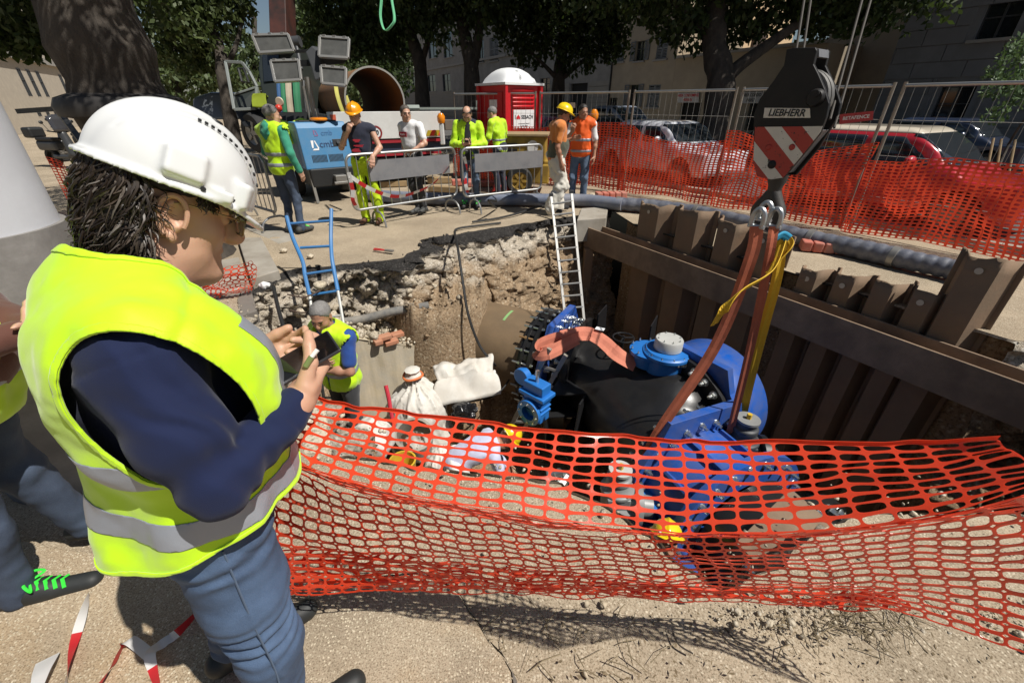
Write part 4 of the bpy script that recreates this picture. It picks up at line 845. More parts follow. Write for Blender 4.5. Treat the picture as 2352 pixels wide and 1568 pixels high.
# red plate and white notice on the fence
d = (fp_[4]-fp_[3]).normalized(); n = Vector((d.y, -d.x, 0)); n = n if n.y < 0 else -n; c = (fp_[3]+n*.05).dot(n)
def fpt(u, v): return NP(u, v, c, n)
mb = MB(); mb.prism([fpt(1928, 425-160), fpt(2023, 425-166), fpt(2021, 425-145), fpt(1927, 425-139)], n*.004)
pl = thing('fence_sign', 'small red maker\'s plate hung on the fence right of the hook block', 'sign', fpt(1975, 272)); q = [fpt(1927, 285), fpt(2024, 257), fpt(2021, 274), fpt(1926, 302)]; q = [fpt(1929, 263), fpt(2007, 255), fpt(2005, 276), fpt(1928, 286)]
mb = MB(); mb.prism(q, n*.004); mb.build('plate', mat('sign_red', (.42, .04, .045), .5), pl); mid = sum(q, Vector())/4
text('BETAFENCE', .062, mid+n*.007, (q[1]-q[0]), Z, 'sign_text', mat('sign_white', (.75, .7, .68), .5), pl, bold=True)
d = (fp_[2]-fp_[1]).normalized(); n = Vector((d.y, -d.x, 0)); n = n if n.y < 0 else -n; c = (fp_[1]+n*.05).dot(n)
q = [NP(u, v, c, n) for u, v in ((1308, 236), (1321, 236), (1321, 248), (1308, 248))]; mb = MB(); mb.prism(q, n*.003); tag(mb.build('notice', mat('notice_paper', (.6, .5, .42), .7)), 'small pale notice on the fence above the yellow helmet man', 'notice')
# terracotta foot blocks of the fence
def block(u, v, yaw, label):
    p = G(u, v); mb = MB(); R = Matrix.Rotation(yaw, 3, 'Z')
    for k in range(5): mb.box(p+R @ Vector(((k-2)*.13, 0, .07)), (.12, .24, .13), R)
    mb.box(p+Z*.05, (.62, .2, .08), R); t = mb.build('ballast_block', M_terra, None, bevel=.018); tag(t, label, 'ballast block', 'terracotta ballast blocks at the site fence')
block(1402, 456, .1, 'terracotta block behind the hose beside the orange vest man'); block(1598, 503, -.3, 'terracotta block on the hose side of the left sheet piles'); block(1898, 578, -.4, 'terracotta block in front of the thick hose above the low piles')
block(1068, 425, .2, 'terracotta block behind the junction of the two crowd barriers')
# ---- thick blue-grey hose on the ground
hs = [G(838, 446, .12), G(900, 452, .12), G(1000, 456, .12), G(1120, 458, .12), G(1250, 459, .12), G(1340, 460, .12), G(1430, 470, .12)]
t = thing('discharge_hose', 'thick blue grey hose lying behind the barriers and along the sheet piles', 'hose', hs[3])
mb = MB(); mb.tube(bezier(hs, 8), .115, 16); mb.build('pipe_length', mat('hose_blue', (.105, .135, .21), .55, 0, .2, 4, .15, 20, dirt=(.33, .31, .29), damt=.3, dscale=3), t, smooth=True)
h2 = bezier([G(1420, 468, .12), G(1500, 474, .12), G(1600, 487, .12), G(1700, 510, .12), G(1800, 535, .12), G(1900, 556, .12), G(2000, 578, .12), G(2100, 600, .12), G(2200, 622, .12), G(2300, 650, .12)], 26)
mb = MB(); mb.tube(h2, .11, 16, True, [.108+.012*abs(math.sin(i*.42))+.006*math.sin(i*.09) for i in range(len(h2))]); mb.build('wrapped_length', mat('hose_wrap', (.065, .075, .11), .5, 0, .35, 14, .5, 30, dirt=(.24, .24, .25), damt=.35, dscale=8), t, smooth=True)
for k in (0, 52, 120, 170): mb = MB(); dd = (h2[k+1]-h2[k]).normalized(); mb.lathe(h2[k]-dd*.04, dd, [(.11, 0), (.13, .005), (.13, .07), (.11, .075)], 18); mb.build('clamp', M_steel, t, smooth=True)
# black hose ends and rubble by the corner
cable('cable', [G(1265, 470, .02), G(1225, 478, .05), G(1190, 490, .03), G(1140, 502, .02), G(1085, 510, .02)], .018, M_rub, 'black cable lying on the dusty ground in front of the right barrier')
cable('cable', [G(1140, 478, .02), G(1130, 470, .2), G(1122, 460, .34), G(1140, 462, .3)], .02, M_rub, 'bent end of black cable standing behind the right barrier')
mb = MB(); mb.prism([G(1335, 478, .03), G(1398, 474, .03), G(1392, 500, .0), G(1325, 505, .0)], (0, 0, -.4)); tag(mb.build('corner_slab', M_grey_conc, bevel=.015), kind='structure')
# ---- red toilet cabin
tc = D(1170, 232, 10.6); tc.z = .05; tl = thing('toilet_cabin', 'red portable toilet cabin with rounded white roof behind the crowd barrier', 'portable toilet', tc)
an = math.radians(39); nr = Vector((math.sin(an), -math.cos(an), 0)); nl = Vector((-math.cos(an), -math.sin(an), 0)); R = Matrix((-nl, -nr, Z)).transposed(); S = .55
def tb(x, y, z): return tc+(-nl)*x+nr*(-y)+Z*z      # x along right face, y into it
mb = MB(); mb.box(tc+Z*1.08, (S*2-.06, S*2-.06, 2.0), R); mb.build('cabin_wall', M_redp, tl, bevel=.01)
for sx in (-1, 1):
    for sy in (-1, 1): mb = MB(); mb.box(tc-nl*sx*S-nr*sy*S*-1+Z*1.05, (.09, .09, 2.1), R); mb.build('corner_post', M_redp, tl, bevel=.02)
mb = MB(); prof = [(0, .30), (.45, .29), (.72, .22), (.80, .12), (.80, .0), (.86, .0), (.86, -.06), (.78, -.06)]
vs = []
for i in range(13):
    for j in range(13):
        x = (i/6-1); y = (j/6-1); h = .34*max(0, (1-abs(x)**2.6))**.6*max(0, (1-abs(y)**2.6))**.6; vs.append(tc-nl*x*(S-.03)-nr*y*(S-.03)+Z*(2.12+h))
mb.add(vs, [(i*13+j, i*13+j+1, (i+1)*13+j+1, (i+1)*13+j) for i in range(12) for j in range(12)]); mb.box(tc+Z*2.11, (S*2+.12, S*2+.12, .05), R); mb.build('roof', mat('roof_white', (.78, .79, .79), .5, 0, .05, 4), tl, smooth=True, angle=45)
rf = nr*(S-.03)
for k in range(5): z = 1.98-k*.085; mb = MB(); mb.lathe(tc+rf+Z*z+nl*.38, -nl, [(.0, 0), (.03, .06), (.038, .38), (.03, .70), (.0, .76)], 10); mb.build('vent_rib', M_redp, tl, smooth=True)
for k in range(2): z = .93-k*.13; mb = MB(); mb.lathe(tc+rf+Z*z+nl*.38, -nl, [(.0, 0), (.025, .06), (.03, .38), (.025, .70), (.0, .76)], 10); mb.build('panel_rib', M_redp, tl, smooth=True)
sc_ = tc+rf+Z*1.36; mb = MB(); mb.box(sc_+nr*.012-nl*.03, (.66, .012, .42), R); sg = mb.build('name_board', mat('board_white', (.82, .82, .82), .4), tl, bevel=.01)
ink = mat('board_black', (.015, .015, .02), .5); xr = -nl; p0 = sc_+nr*.021-nl*.03
text('I', .13, p0-xr*.28+Z*.05, xr, Z, 'board_text', ink, tl, bold=True); text('SEBACH', .115, p0+xr*.105+Z*.05, xr, Z, 'board_text', ink, tl, bold=True, sx=.92); text('sanitary hire service'.replace('sanitary hire service', 'Concessionario Milano Srl'), .034, p0-Z*.09, xr, Z, 'board_text', ink, tl); text('Tel. 0571 33333', .036, p0-Z*.145, xr, Z, 'board_text', ink, tl, bold=True)
ht = []
for k in range(28): a_ = 2*math.pi*k/28; ht.append(p0-xr*.185+Z*.05+xr*(.0038*16*math.sin(a_)**3)-Z*(.0038*(13*math.cos(a_)-5*math.cos(2*a_)-2*math.cos(3*a_)-math.cos(4*a_))))
mb = MB(); mb.prism(ht, nr*.002); mb.build('board_heart', mat('heart_red', (.6, .02, .03), .5), tl)
lf = nl*(S-.02); mb = MB(); mb.box(tc+lf+Z*1.05, (.8, .02, 1.8), Matrix((nr, -nl, Z)).transposed()); mb.build('door', M_redp, tl, bevel=.008); mb = MB(); mb.box(tc+lf+nl*.015+Z*1.7+nr*.05, (.30, .01, .17), Matrix((nr, -nl, Z)).transposed()); mb.build('door_plate', mat('board_white', (.8, .8, .8)), tl)
# ---- yellow machine on a wheel
yc = G(1195, 446); ym = thing('site_compressor', 'dusty yellow towed compressor with spoked wheel behind the right barrier', 'compressor', yc); X = Vector((1, 0, 0)); Y = Vector((0, 1, 0))
M_ymac = mat('machine_yellow', (.42, .27, .035), .6, 0, .2, 3, .1, 20, dirt=(.17, .10, .03), damt=.45, dscale=4)
R0 = Matrix.Rotation(-.12, 3, 'Z')
mb = MB(); mb.box(yc+Vector((.08, .50, .90)), (1.0, .9, .5), R0); mb.build('housing', M_ymac, ym, bevel=.02)
mb = MB(); mb.box(yc+Vector((.08, .50, 1.175)), (1.1, 1.0, .05), R0); mb.build('lid', M_wood, ym, bevel=.01)
mb = MB(); mb.box(yc+Vector((.2, .55, .5)), (1.0, .8, .34), R0); mb.build('chassis', M_ymac, ym, bevel=.02)
mb = MB(); mb.box(yc+Vector((.38, .12, .40)), (.5, .06, .4), R0); mb.build('mudguard', M_ymac, ym, bevel=.05)
for k in range(3): mb = MB(); mb.box(yc+Vector((-.2, .045, .78+.11*k)), (.26, .02, .045), R0); mb.build('vent_slot', M_dark, ym)
mb = MB(); mb.lathe(yc+Vector((.25, .02, .96)), -Y, [(0, .01), (.12, .01), (.12, 0)], 22); mb.build('round_badge', M_white, ym)
def wheel(name, c, ax, r, w, parent, rim=M_steel, spokes=5):
    ax = Vector(ax).normalized(); mb = MB(); mb.lathe(Vector(c)-ax*w/2, ax, [(r*.62, 0), (r*.9, -.005), (r, w*.2), (r, w*.8), (r*.9, w+.005), (r*.62, w)], 28, True); o = mb.build(name, M_tyre, parent, smooth=True)
    mb = MB(); mb.lathe(Vector(c)-ax*w*.4, ax, [(r*.64, 0), (r*.64, w*.86), (r*.5, w*.7), (r*.22, w*.62), (r*.16, w*.8), (0, w*.8)], 28)
    x, y, z = frame(ax)
    for k in range(spokes): an = 2*math.pi*k/spokes; p = (x*math.cos(an)+y*math.sin(an)); mb.bar(Vector(c)+ax*w*.42+p*r*.18, Vector(c)+ax*w*.40+p*r*.62, r*.18, .02, up=ax)
    mb.build('rim', rim, o, smooth=True); return o
wheel('wheel', yc+Vector((-.02, .02, .28)), -Y, .29, .18, ym, M_ymac, 6)
mb = MB(); mb.lathe(G(1150, 440), Z, [(.22, 0), (.2, .03), (.03, .5), (0, .5)], 14); tag(mb.build('traffic_cone', mat('cone_red', (.55, .03, .02), .5), None, smooth=True), 'small red cone on the ground behind the phone man', 'cone')
mb = MB(); mb.box(G(1140, 432)+Z*.06, (.1, .3, .1)); mb.box(G(1108, 428)+Z*.06, (.7, .25, .12)); tag(mb.build('plank', M_terra, None, bevel=.02), 'reddish block on the ground behind the phone man', 'block')
# timber blocks on the ground behind the left barrier
for (u, v, lx, lz, yaw, lab) in ((905, 428, .62, .13, .25, 'short log like timber block behind the left barrier'), (935, 412, .75, .15, .2, 'longer timber block lying behind the first one'), (1010, 420, .6, .14, .1, 'timber block on the ground behind the white shirt man'), (1020, 440, .7, .12, -.3, 'low timber plank on the ground under the barrier junction')):
    mb = MB(); mb.box(G(u, v)+Z*lz/2, (lx, .2, lz), Matrix.Rotation(yaw, 3, 'Z')); tag(mb.build('timber_block', M_wood, None, bevel=.012), lab, 'timber', 'timber blocks behind the barriers')
# ---- blue light tower
fn_ = Vector((.60, -.80, 0)); fx = Vector((.80, .60, 0)); lc = G(772, 458); lt = thing('light_tower', 'blue towed light tower with four floodlights on a grey mast', 'light tower', lc); Rl = Matrix((fx, -fn_, Z)).transposed()
M_cmb = mat('tower_blue', (.042, .20, .40), .5, 0, .1, 3, .08, 25, dirt=(.14, .24, .36), damt=.25, dscale=6)
M_cmb_shade = mat('tower_blue_shaded', (.045, .13, .23), .55, 0, .2, 3)  # shaded copy of the tower blue, painted on the left side panel
def lp(x, y, z): return lc+fx*x-fn_*y+Z*z           # x across, y back
W_ = .47
side = [(-.12, .62), (.02, 1.34), (.10, 1.44), (.62, 1.44), (.62, 1.38), (1.75, 1.38), (1.85, 1.3), (1.85, .62)]
mb = MB(); mb.prism([lp(-W_, y, z) for y, z in side], fx*W_*2); mb.build('canopy', M_cmb, lt, bevel=.018)
mb = MB(); mb.prism([lp(-W_-.004, y, z) for y, z in [(.12, .66), (.2, 1.28), (1.7, 1.28), (1.78, .66)]], fx*.002); mb.build('side_panel', M_cmb_shade, lt)
mb = MB(); mb.box(lp(0, .8, .46), (W_*2-.1, 1.9, .34), Rl); mb.build('chassis', M_dark, lt, bevel=.02)
mb = MB(); mb.box(lp(.1, -.22, .42), (.22, .2, .16), Rl); mb.box(lp(.1, -.30, .36), (.3, .06, .05), Rl); mb.build('hitch', M_steel, lt, bevel=.01)
mb = MB(); mb.bar(lp(-W_+.06, -.05, .6), lp(-W_+.06, -.18, .0), .05, .05); mb.build('jack_leg', mat('jack_steel', (.2, .19, .17), .6, .3), lt)
for sx in (-1, 1): wheel('wheel', lp(sx*(W_+.02), .95, .3), fx*sx, .3, .2, lt)
fd = (Vector(lp(0, .02, 1.34))-Vector(lp(0, -.12, .62))).normalized(); fnn = fx.cross(fd)*1; fnn = fnn if fnn.dot(fn_) > 0 else -fnn
def fpx(x, h, off=.004): return lp(x, -.12, .62)+fd*h+fnn*off
M_navy = mat('logo_navy', (.02, .045, .12), .5)
text('cmb', .17, fpx(.02, .44, .006), fx, fd, 'maker_name', M_navy, lt); text('cmb', .13, fpx(.06, .64, .006), fx, fd, 'maker_name', mat('logo_faded', (.045, .15, .33), .5), lt)
for (x, h, s, m) in ((-.20, .44, .10, 'w'), (-.14, .65, .06, 'r')):
    mb = MB(); mb.prism([fpx(x-s*.7, h-s), fpx(x+s*.5, h-s), fpx(x+s*.5, h-s*.7), fpx(x-s*.4, h-s*.7)], fnn*.002); mb.prism([fpx(x-s*.7, h-s*.6), fpx(x-s*.45, h-s*.6), fpx(x-s*.2, h+s*.75), fpx(x-s*.7, h+s*.75)], fnn*.002); mb.prism([fpx(x-s*.1, h+s*.7), fpx(x+s*.1, h+s*.7), fpx(x+s*.62, h-s*.7), fpx(x+s*.36, h-s*.7)], fnn*.002); mb.build('logo', mat('board_white', (.8, .8, .8)) if m == 'w' else mat('logo_faded_red', (.25, .12, .25), .5), lt)
mb = MB(); mb.box(fpx(.27, .46), (.26, .012, .13), Matrix((fx, -fnn, fd)).transposed()); mb.build('socket_panel', M_dark, lt, bevel=.004); 
for (x, m) in ((.24, M_dgrey), (.34, mat('socket_pink', (.5, .35, .32), .5))): mb = MB(); mb.lathe(fpx(x, .47, .01), fnn, [(0, .03), (.035, .03), (.04, 0)], 14); mb.build('socket', m, lt, smooth=True)
for half in (-.19, .13):
    for k in range(12): mb = MB(); mb.box(fpx(half-.12+k*.024, .19), (.011, .01, .13), Matrix((fx, -fnn, fd)).transposed()); mb.build('vent_slot', M_dark, lt)
mb = MB(); mb.box(lp(0, .36, 1.45), (.7, .3, .03), Rl); mb.build('lid', M_dark, lt, bevel=.006); mb = MB(); mb.lathe(lp(.02, .2, 1.46), Z, [(.16, 0), (.17, .02), (.16, .05), (.08, .06), (0, .06)], 20); tag(mb.build('amber_beacon', M_amber, lt, smooth=True))
mb = MB(); mast0 = lp(.05, .55, 1.3)
mb.cyl(mast0, mast0+Z*.9, .05, n=12); mb.cyl(mast0+Z*.0-fx*.1, mast0+Z*.75-fx*.1, .025, n=8); mb.build('mast', M_steel, lt, smooth=True)
mb = MB(); mb.prism([D(700, 120, 8.05), D(716, 104, 8.05), D(735, 118, 8.05), D(738, 180, 8.05), D(722, 186, 8.05), D(712, 150, 8.05)], (.05, .35, 0)); mb.build('mast_cover', M_dgrey, lt, bevel=.03)
mb = MB(); mb.bar(D(628, 150, 8.15), D(790, 140, 8.15), .06, .1); mb.bar(D(628, 122, 8.15), D(790, 112, 8.15), .05, .05); mb.build('cross_arm', M_dark, lt)
for (u0, v0, u1, v1, u2, v2, u3, v3) in ((580, 82, 662, 80, 676, 117, 596, 122), (735, 85, 802, 90, 799, 134, 733, 130), (622, 141, 686, 139, 692, 184, 632, 188), (737, 153, 795, 158, 794, 197, 740, 192)):
    q = [D(u0, v0, 7.9), D(u1, v1, 7.9), D(u2, v2, 7.9), D(u3, v3, 7.9)]; cc = sum(q, Vector())/4; nn_ = (q[1]-q[0]).cross(q[3]-q[0]).normalized(); nn_ = nn_ if nn_.y < 0 else -nn_
    mb = MB(); mb.prism([p-nn_*.15+(cc-p)*.25 for p in q], nn_*.13); fl = mb.build('floodlight', M_dgrey, lt, bevel=.02)
    mb = MB()
    for k in range(4): mb.bar(q[k], q[(k+1) % 4], .045, .05, up=nn_)
    mb.build('lamp_frame', M_alu, fl, bevel=.005); mb = MB(); mb.prism([p+(cc-p)*.05 for p in q], -nn_*.02); mb.build('lamp_glass', mat('lamp_glass', (.10, .10, .095), .15, 0, .6, 5, coat=.6), fl)
    for f in (.15, .5, .85): mb = MB(); mb.box(q[0].lerp(q[1], f)+Z*.02, (.05, .05, .04)); mb.build('lamp_clip', M_alu, fl)
# hi-vis jacket thrown over it
def cloth_patch(name, c, sx, sy, yaw, m, label, cat, seed, hang=.25, parent=None, amp=1.):
    R = Matrix.Rotation(yaw, 3, 'Z'); P_ = []
    for i in range(26):
        r = []
        for j in range(20):
            x = (i/25-.5)*sx; y = (j/19-.5)*sy; n_ = fbm(np.array([x*5, y*5, seed]), 3, seed); q = Vector((x, y, (.05+.05*n_)*amp))
            if y < -sy*.1: q.z -= (-y-sy*.1)*1.1*(1+.3*n_); q.y *= .7
            q.x *= 1+.12*n_; r.append(c+R @ q)
        P_.append(r)
    mb = MB(); mb.grid(P_); return tag(mb.build(name, m, None, smooth=True, solid=.012), label, cat)
M_hiv = mat('hivis_yellow', (.55, .85, .0), .7, 0, .06, 4, .15, 140, sheen=.3)
cloth_patch('hivis_jacket', lp(-.3, .75, 1.38), .62, .75, .65, M_hiv, 'yellow hi-vis jacket thrown over the blue light tower', 'jacket', 4)
# ---- flatbed lorry with a big steel pipe on it
ax = Vector((-.48, .877, 0)); rx = Vector((.877, .48, 0)); rc = D(893, 300, 9.5); rc.z = 0; rk = thing('flatbed_lorry', 'white flatbed lorry end with red yellow chevrons and 70 80 speed plates', 'lorry', rc)
def rp(x, y, z): return rc+rx*x+ax*y+Z*z
Rr = Matrix((rx, ax, Z)).transposed()
mb = MB(); mb.box(rp(0, 0, 1.33), (2.5, .05, .54), Rr); mb.build('tailgate', M_white, rk, bevel=.008)
mb = MB(); mb.box(rp(0, 3.4, 1.03), (2.48, 6.7, .1), Rr); mb.build('bed', M_dgrey, rk)
for sx in (-1, 1): mb = MB(); mb.box(rp(sx*1.23, 3.4, 1.3), (.05, 6.7, .5), Rr); mb.build('side_board', M_dgrey, rk)
mb = MB(); mb.box(rp(0, .05, 1.0), (2.5, .12, .06), Rr); mb.box(rp(0, .1, .72), (2.45, .1, .05), Rr); mb.build('red_strip', mat('lorry_red', (.35, .02, .03), .5), rk); mb = MB(); mb.box(rp(0, .1, .86), (2.4, .1, .2), Rr); mb.build('rear_beam', mat('lorry_navy', (.035, .045, .08), .5), rk)
mb = MB(); mb.box(rp(0, 1.2, .5), (2.2, 2.4, .3), Rr); mb.box(rp(.5, 0.15, .45), (.3, .1, .35), Rr); mb.build('underframe', M_dark, rk)
for x0 in (-1.22, .84):
    for k in range(4):
        mb = MB(); a = x0+k*.1; mb.prism([rp(a if k else a, -.03, 1.09), rp(a+.1, -.03, 1.09), rp(min(a+.16, x0+.40), -.03, 1.21) if 1 else 0, rp(min(a+.06, x0+.4), -.03, 1.21)], -ax*.003); mb.build('chevron', mat('chevron_red', (.75, .05, .02), .4) if k % 2 else mat('chevron_yellow', (.42, .30, .02), .45), rk)
for x, s_ in ((-.30, '70'), (.58, '80')):
    mb = MB(); mb.lathe(rp(x, -.03, 1.19), -ax, [(0, .004), (.10, .004), (.10, 0)], 24); mb.build('speed_plate', mat('board_white', (.8, .8, .8)), rk); mb = MB(); mb.lathe(rp(x, -.036, 1.19), -ax, [(.105, 0), (.105, .004), (.14, .004), (.14, 0)], 28); mb.build('speed_ring', mat('ring_dark_red', (.25, .02, .02), .5), rk); text(s_, .13, rp(x, -.042, 1.19), rx, Z, 'speed_figure', ink, rk, bold=True)
mb = MB(); mb.prism([rp(.2, -.03, 1.07), rp(.33, -.03, 1.07), rp(.38, -.03, 1.36), rp(.25, -.03, 1.36)], -ax*.003); mb.build('white_plate', mat('board_white', (.8, .8, .8)), rk)
mb = MB(); mb.prism([rp(-1.15, -.03, 1.25), rp(-1.1, -.03, 1.25), rp(-1.08, -.03, 1.55), rp(-1.2, -.03, 1.55)], -ax*.004); mb.build('sticker', mat('sticker_red', (.6, .12, .06), .5), rk)
for sx in (-1, 1):
    for yy in (1.3, 2.6): wheel('wheel', rp(sx*1.05, yy, .5), rx*sx, .5, .3, rk)
pc = rp(-.12, .35, 1.10+.70); bp = thing('steel_pipe_section', 'big rusty steel pipe section lying on the flatbed lorry, open end towards us', 'pipe', pc)
mb = MB(); mb.lathe(pc, ax, [(.63, .0), (.66, 0), (.66, 4.5), (.63, 4.5)], 64, True); mb.build('pipe_barrel', mat('orange_rust', (.30, .13, .045), .8, 0, .25, 3, .2, 30, dirt=(.19, .13, .08), damt=.5, dscale=2), bp, smooth=True)
mb = MB(); mb.lathe(pc-ax*.003, ax, [(.628, 0), (.664, 0)], 64); mb.build('cut_edge', mat('cut_steel', (.5, .48, .44), .4, .6), bp)
tag(ribbon([rp(-.85, .7, 2.15), rp(-.90, .45, 1.9), rp(-.86, .35, 1.6), rp(-.78, .35, 1.48), rp(-.7, .38, 1.62), rp(-.72, .5, 1.9)], .08, rx).build('sling', mat('olive_webbing', (.45, .42, .1), .8), None, solid=.02), 'yellow green sling hanging over the left flank of the big rusty pipe', 'lifting sling')
mb = MB(); mb.bar(rp(.75, .6, 1.98-.33), rp(2.35, .35, 1.98-.33), .09, .05); mb.cyl(rp(.62, .5, 1.66), rp(.9, .45, 1.66), .07, n=10); mb.bar(rp(2.35, .35, 1.6), rp(2.35, .35, 1.82), .03, .03); mb.build('side_bar', mat('bar_grey_green', (.3, .34, .31), .5, .3), rk)
for k in range(7): p = rp(2.1, .35, 1.66-.05*k); mb = MB(); mb.lathe(p+X*.02*(k % 2), X if k % 2 else Y, [(.03, -.02), (.045, 0), (.03, .02)], 8); mb.build('chain_link', M_dark, rk, smooth=True)
for x, m, lab in ((1.1, M_wood, 'yellowish timber block on the lorry beside the pipe'), (1.65, mat('grey_timber', (.16, .13, .1), .9), 'grey timber block on the lorry under the chain')): mb = MB(); mb.box(rp(x, .35, 1.3), (.45, .3, .22), Rr); tag(mb.build('timber_block', m, None, bevel=.01), lab, 'timber')
def beacon(p, label, flame=False):
    t = thing('warning_lamp', label, 'warning lamp', p); mb = MB(); mb.box(p+Z*.07, (.22, .12, .15)); mb.build('lamp_base', M_ylw if not flame else mat('lamp_yellow', (.8, .55, .02), .5), t, bevel=.02)
    mb = MB(); mb.lathe(p+Z*.14, Z, [(.03, 0), (.06, .02), (.10, .10), (.10, .18), (.05, .26), (0, .27)] if not flame else [(.05, 0), (.07, .05), (.05, .2), (.02, .33), (0, .34)], 16); mb.build('lens', M_amber, t, smooth=True)
beacon(D(1362, 292, 9.6)-Z*.05, 'amber warning lamp on top of the orange net beside the orange vest man'); beacon(D(1069, 300, 11.3)-Z*.1, 'pointed amber lamp on yellow base at the fence left of the toilet', True)
lb_ = D(1015, 300, 9.8); t_ = thing('warning_lamp', 'amber beacon on a white bracket at the right corner of the flatbed', 'warning lamp', lb_); mb = MB(); mb.bar(lb_-Z*.3, lb_+Z*.15, .12, .1); mb.build('bracket', M_white, t_, bevel=.02); mb = MB(); mb.lathe(lb_+Z*.15, Z, [(.07, 0), (.09, .06), (.09, .14), (.05, .2), (0, .21)], 14); mb.build('lens', M_amber, t_, smooth=True)
# green sling hanging from above
tag(ribbon([D(880, -60, 6.0), D(876, 0, 6.0), D(874, 40, 6.0), D(884, 70, 6.0), D(902, 56, 6.0), D(906, 40, 6.0), D(900, 0, 6.0), D(893, -60, 6.0)], .05, (.3, .9, 0)).build('sling', mat('green_webbing', (.12, .42, .22), .7), None, solid=.008), 'green lifting sling loop hanging down from above at the top edge', 'lifting sling')
# red and grey pliers and stones on the dust
pp = G(880, 575, .02); mb = MB()
for sx in (-1, 1): mb.tube(bezier([pp+Vector((-.14, .06+.02*sx, 0)), pp+Vector((-.05, .02+.015*sx, .005)), pp+Vector((.03, -.01, .005))], 4), .011, 6)
hp_ = tag(mb.build('handles', mat('grip_red', (.5, .04, .04), .5), None, smooth=True)); pt = thing('bolt_cutter', 'small red handled cutter lying on the dusty ground near the pit edge', 'tool', pp); hp_.parent = pt; hp_.location = -pp
mb = MB(); mb.bar(pp+Vector((.03, -.01, .005)), pp+Vector((.15, -.05, .005)), .05, .02); mb.build('jaw', M_steel, pt)
for k, (u, v, r) in enumerate(((712, 588, .05), (652, 575, .045), (1360, 452, .10), (1380, 450, .07), (640, 830, .1), (735, 655, .06))):
    bm = bmesh.new(); bmesh.ops.create_icosphere(bm, subdivisions=3, radius=r)
    for v_ in bm.verts: nn_ = fbm(np.array(v_.co)[None]*9/r*.06+k*5, 3, k)[0]; v_.co *= 1+.22*nn_; v_.co.z *= .7
    me = bpy.data.meshes.new('stone'); bm.to_mesh(me); bm.free(); o = link_mesh('stone', me, M_rubble, None, True); o.location = G(u, v, .03) if k < 4 else D(u, v, 4.1)
    tag(o, ['pale stone on the dust right of the kerb', 'small pale stone by the kerb at the left bank', 'larger rubble lump behind the hose', 'smaller rubble lump behind the hose', 'pale stone in the left bank rubble', 'round pale stone under the blue ladder top'][k], 'stone')
# ================================================================== STREET, BUILDINGS, TREES, VEHICLES
def bark(name, a, b):
    m = bpy.data.materials.new(name); nt, bs, co = nodes(m); mp = nt.nodes.new('ShaderNodeMapping'); mp.inputs['Scale'].default_value = (1, 1, .35); nt.links.new(co, mp.inputs[0])
    c = mix(nt, ramp(nt, noi(nt, mp.outputs[0], 5, 6, .65), [(.38, (0, 0, 0)), (.64, (1, 1, 1))]), a, b); nt.links.new(c, bs.inputs['Base Color']); bs.inputs['Roughness'].default_value = .95; bump(nt, bs, noi(nt, mp.outputs[0], 14, 5, .7), .8, .04); return m
M_bark = bark('bark', (.04, .033, .027), (.085, .07, .056))
def leafmat(name, a, b):
    m = bpy.data.materials.new(name); nt, bs, co = nodes(m); ge = nt.nodes.new('ShaderNodeNewGeometry')
    c = mix(nt, ge.outputs['Random Per Island'], a, b); nt.links.new(c, bs.inputs['Base Color']); bs.inputs['Roughness'].default_value = .5; bs.inputs['Specular IOR Level'].default_value = .3
    tr = nt.nodes.new('ShaderNodeBsdfTranslucent'); c2 = mix(nt, .5, c, (.10, .16, .02)); nt.links.new(c2, tr.inputs[0]); ms = nt.nodes.new('ShaderNodeMixShader'); ms.inputs[0].default_value = .28
    nt.links.new(bs.outputs[0], ms.inputs[1]); nt.links.new(tr.outputs[0], ms.inputs[2]); nt.links.new(ms.outputs[0], nt.nodes['Material Output'].inputs[0]); return m
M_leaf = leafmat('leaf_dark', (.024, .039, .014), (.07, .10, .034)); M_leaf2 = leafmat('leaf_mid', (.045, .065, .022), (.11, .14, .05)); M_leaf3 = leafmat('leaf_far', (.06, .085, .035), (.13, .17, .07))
def foliage(blobs, leaf, seed, dens=1.0):
    rg = np.random.default_rng(seed); C = []
    for (c, r) in blobs:
        n = int(min(9000, dens*42*(r/leaf)**2)); d = rg.normal(size=(n, 3)); d /= np.linalg.norm(d, axis=1)[:, None]
        lump = 1+.32*fbm(d*2.2+np.array(c)*3, 3, seed); rr = r*lump*(.45+.6*rg.random(n)**.5); p = np.array(c)+d*rr[:, None]*np.array([1, 1, .8])
        p = p[fbm(p*(1.1/r), 3, seed+5) > -.42]; C.append(p)
    C = np.concatenate(C); n = len(C); U = rg.normal(size=(n, 3)); U[:, 2] -= .9; U /= np.linalg.norm(U, axis=1)[:, None]; N = np.cross(U, rg.normal(size=(n, 3))); N /= np.linalg.norm(N, axis=1)[:, None]
    s = leaf*rg.uniform(.6, 1.35, n)[:, None]; return leaf_mesh(C, U, N, s, s*.55)
def tree(label, base, trunk_pts, r0, branches, blobs, leaf, m, seed, name='street_tree', dens=1., group='trees along the street', rend=.5):
    t = thing(name, label, 'tree', base, group); mb = MB(); P = bezier([base]+trunk_pts, 6); n = len(P); rs = [r0*(1-(1-rend)*i/(n-1))*(1+.35*max(0, 1-i/4)) for i in range(n)]
    rs = [r*(1+.07*math.sin(i*1.7+seed)) for i, r in enumerate(rs)]
    mb.tube(P, r0, 18, True, rs); mb.build('trunk', M_bark, t, smooth=True)
    for bp_, r in branches: mb = MB(); Q = bezier(bp_, 6); mb.tube(Q, r, 10, True, [r*(1-.7*i/(len(Q)-1)) for i in range(len(Q))]); mb.build('limb', M_bark, t, smooth=True)
    if blobs:
        V, Q = foliage(blobs, leaf, seed, dens); V = V-np.array(base); o = link_mesh('crown', np_mesh(V, Q), m, t)
    return t
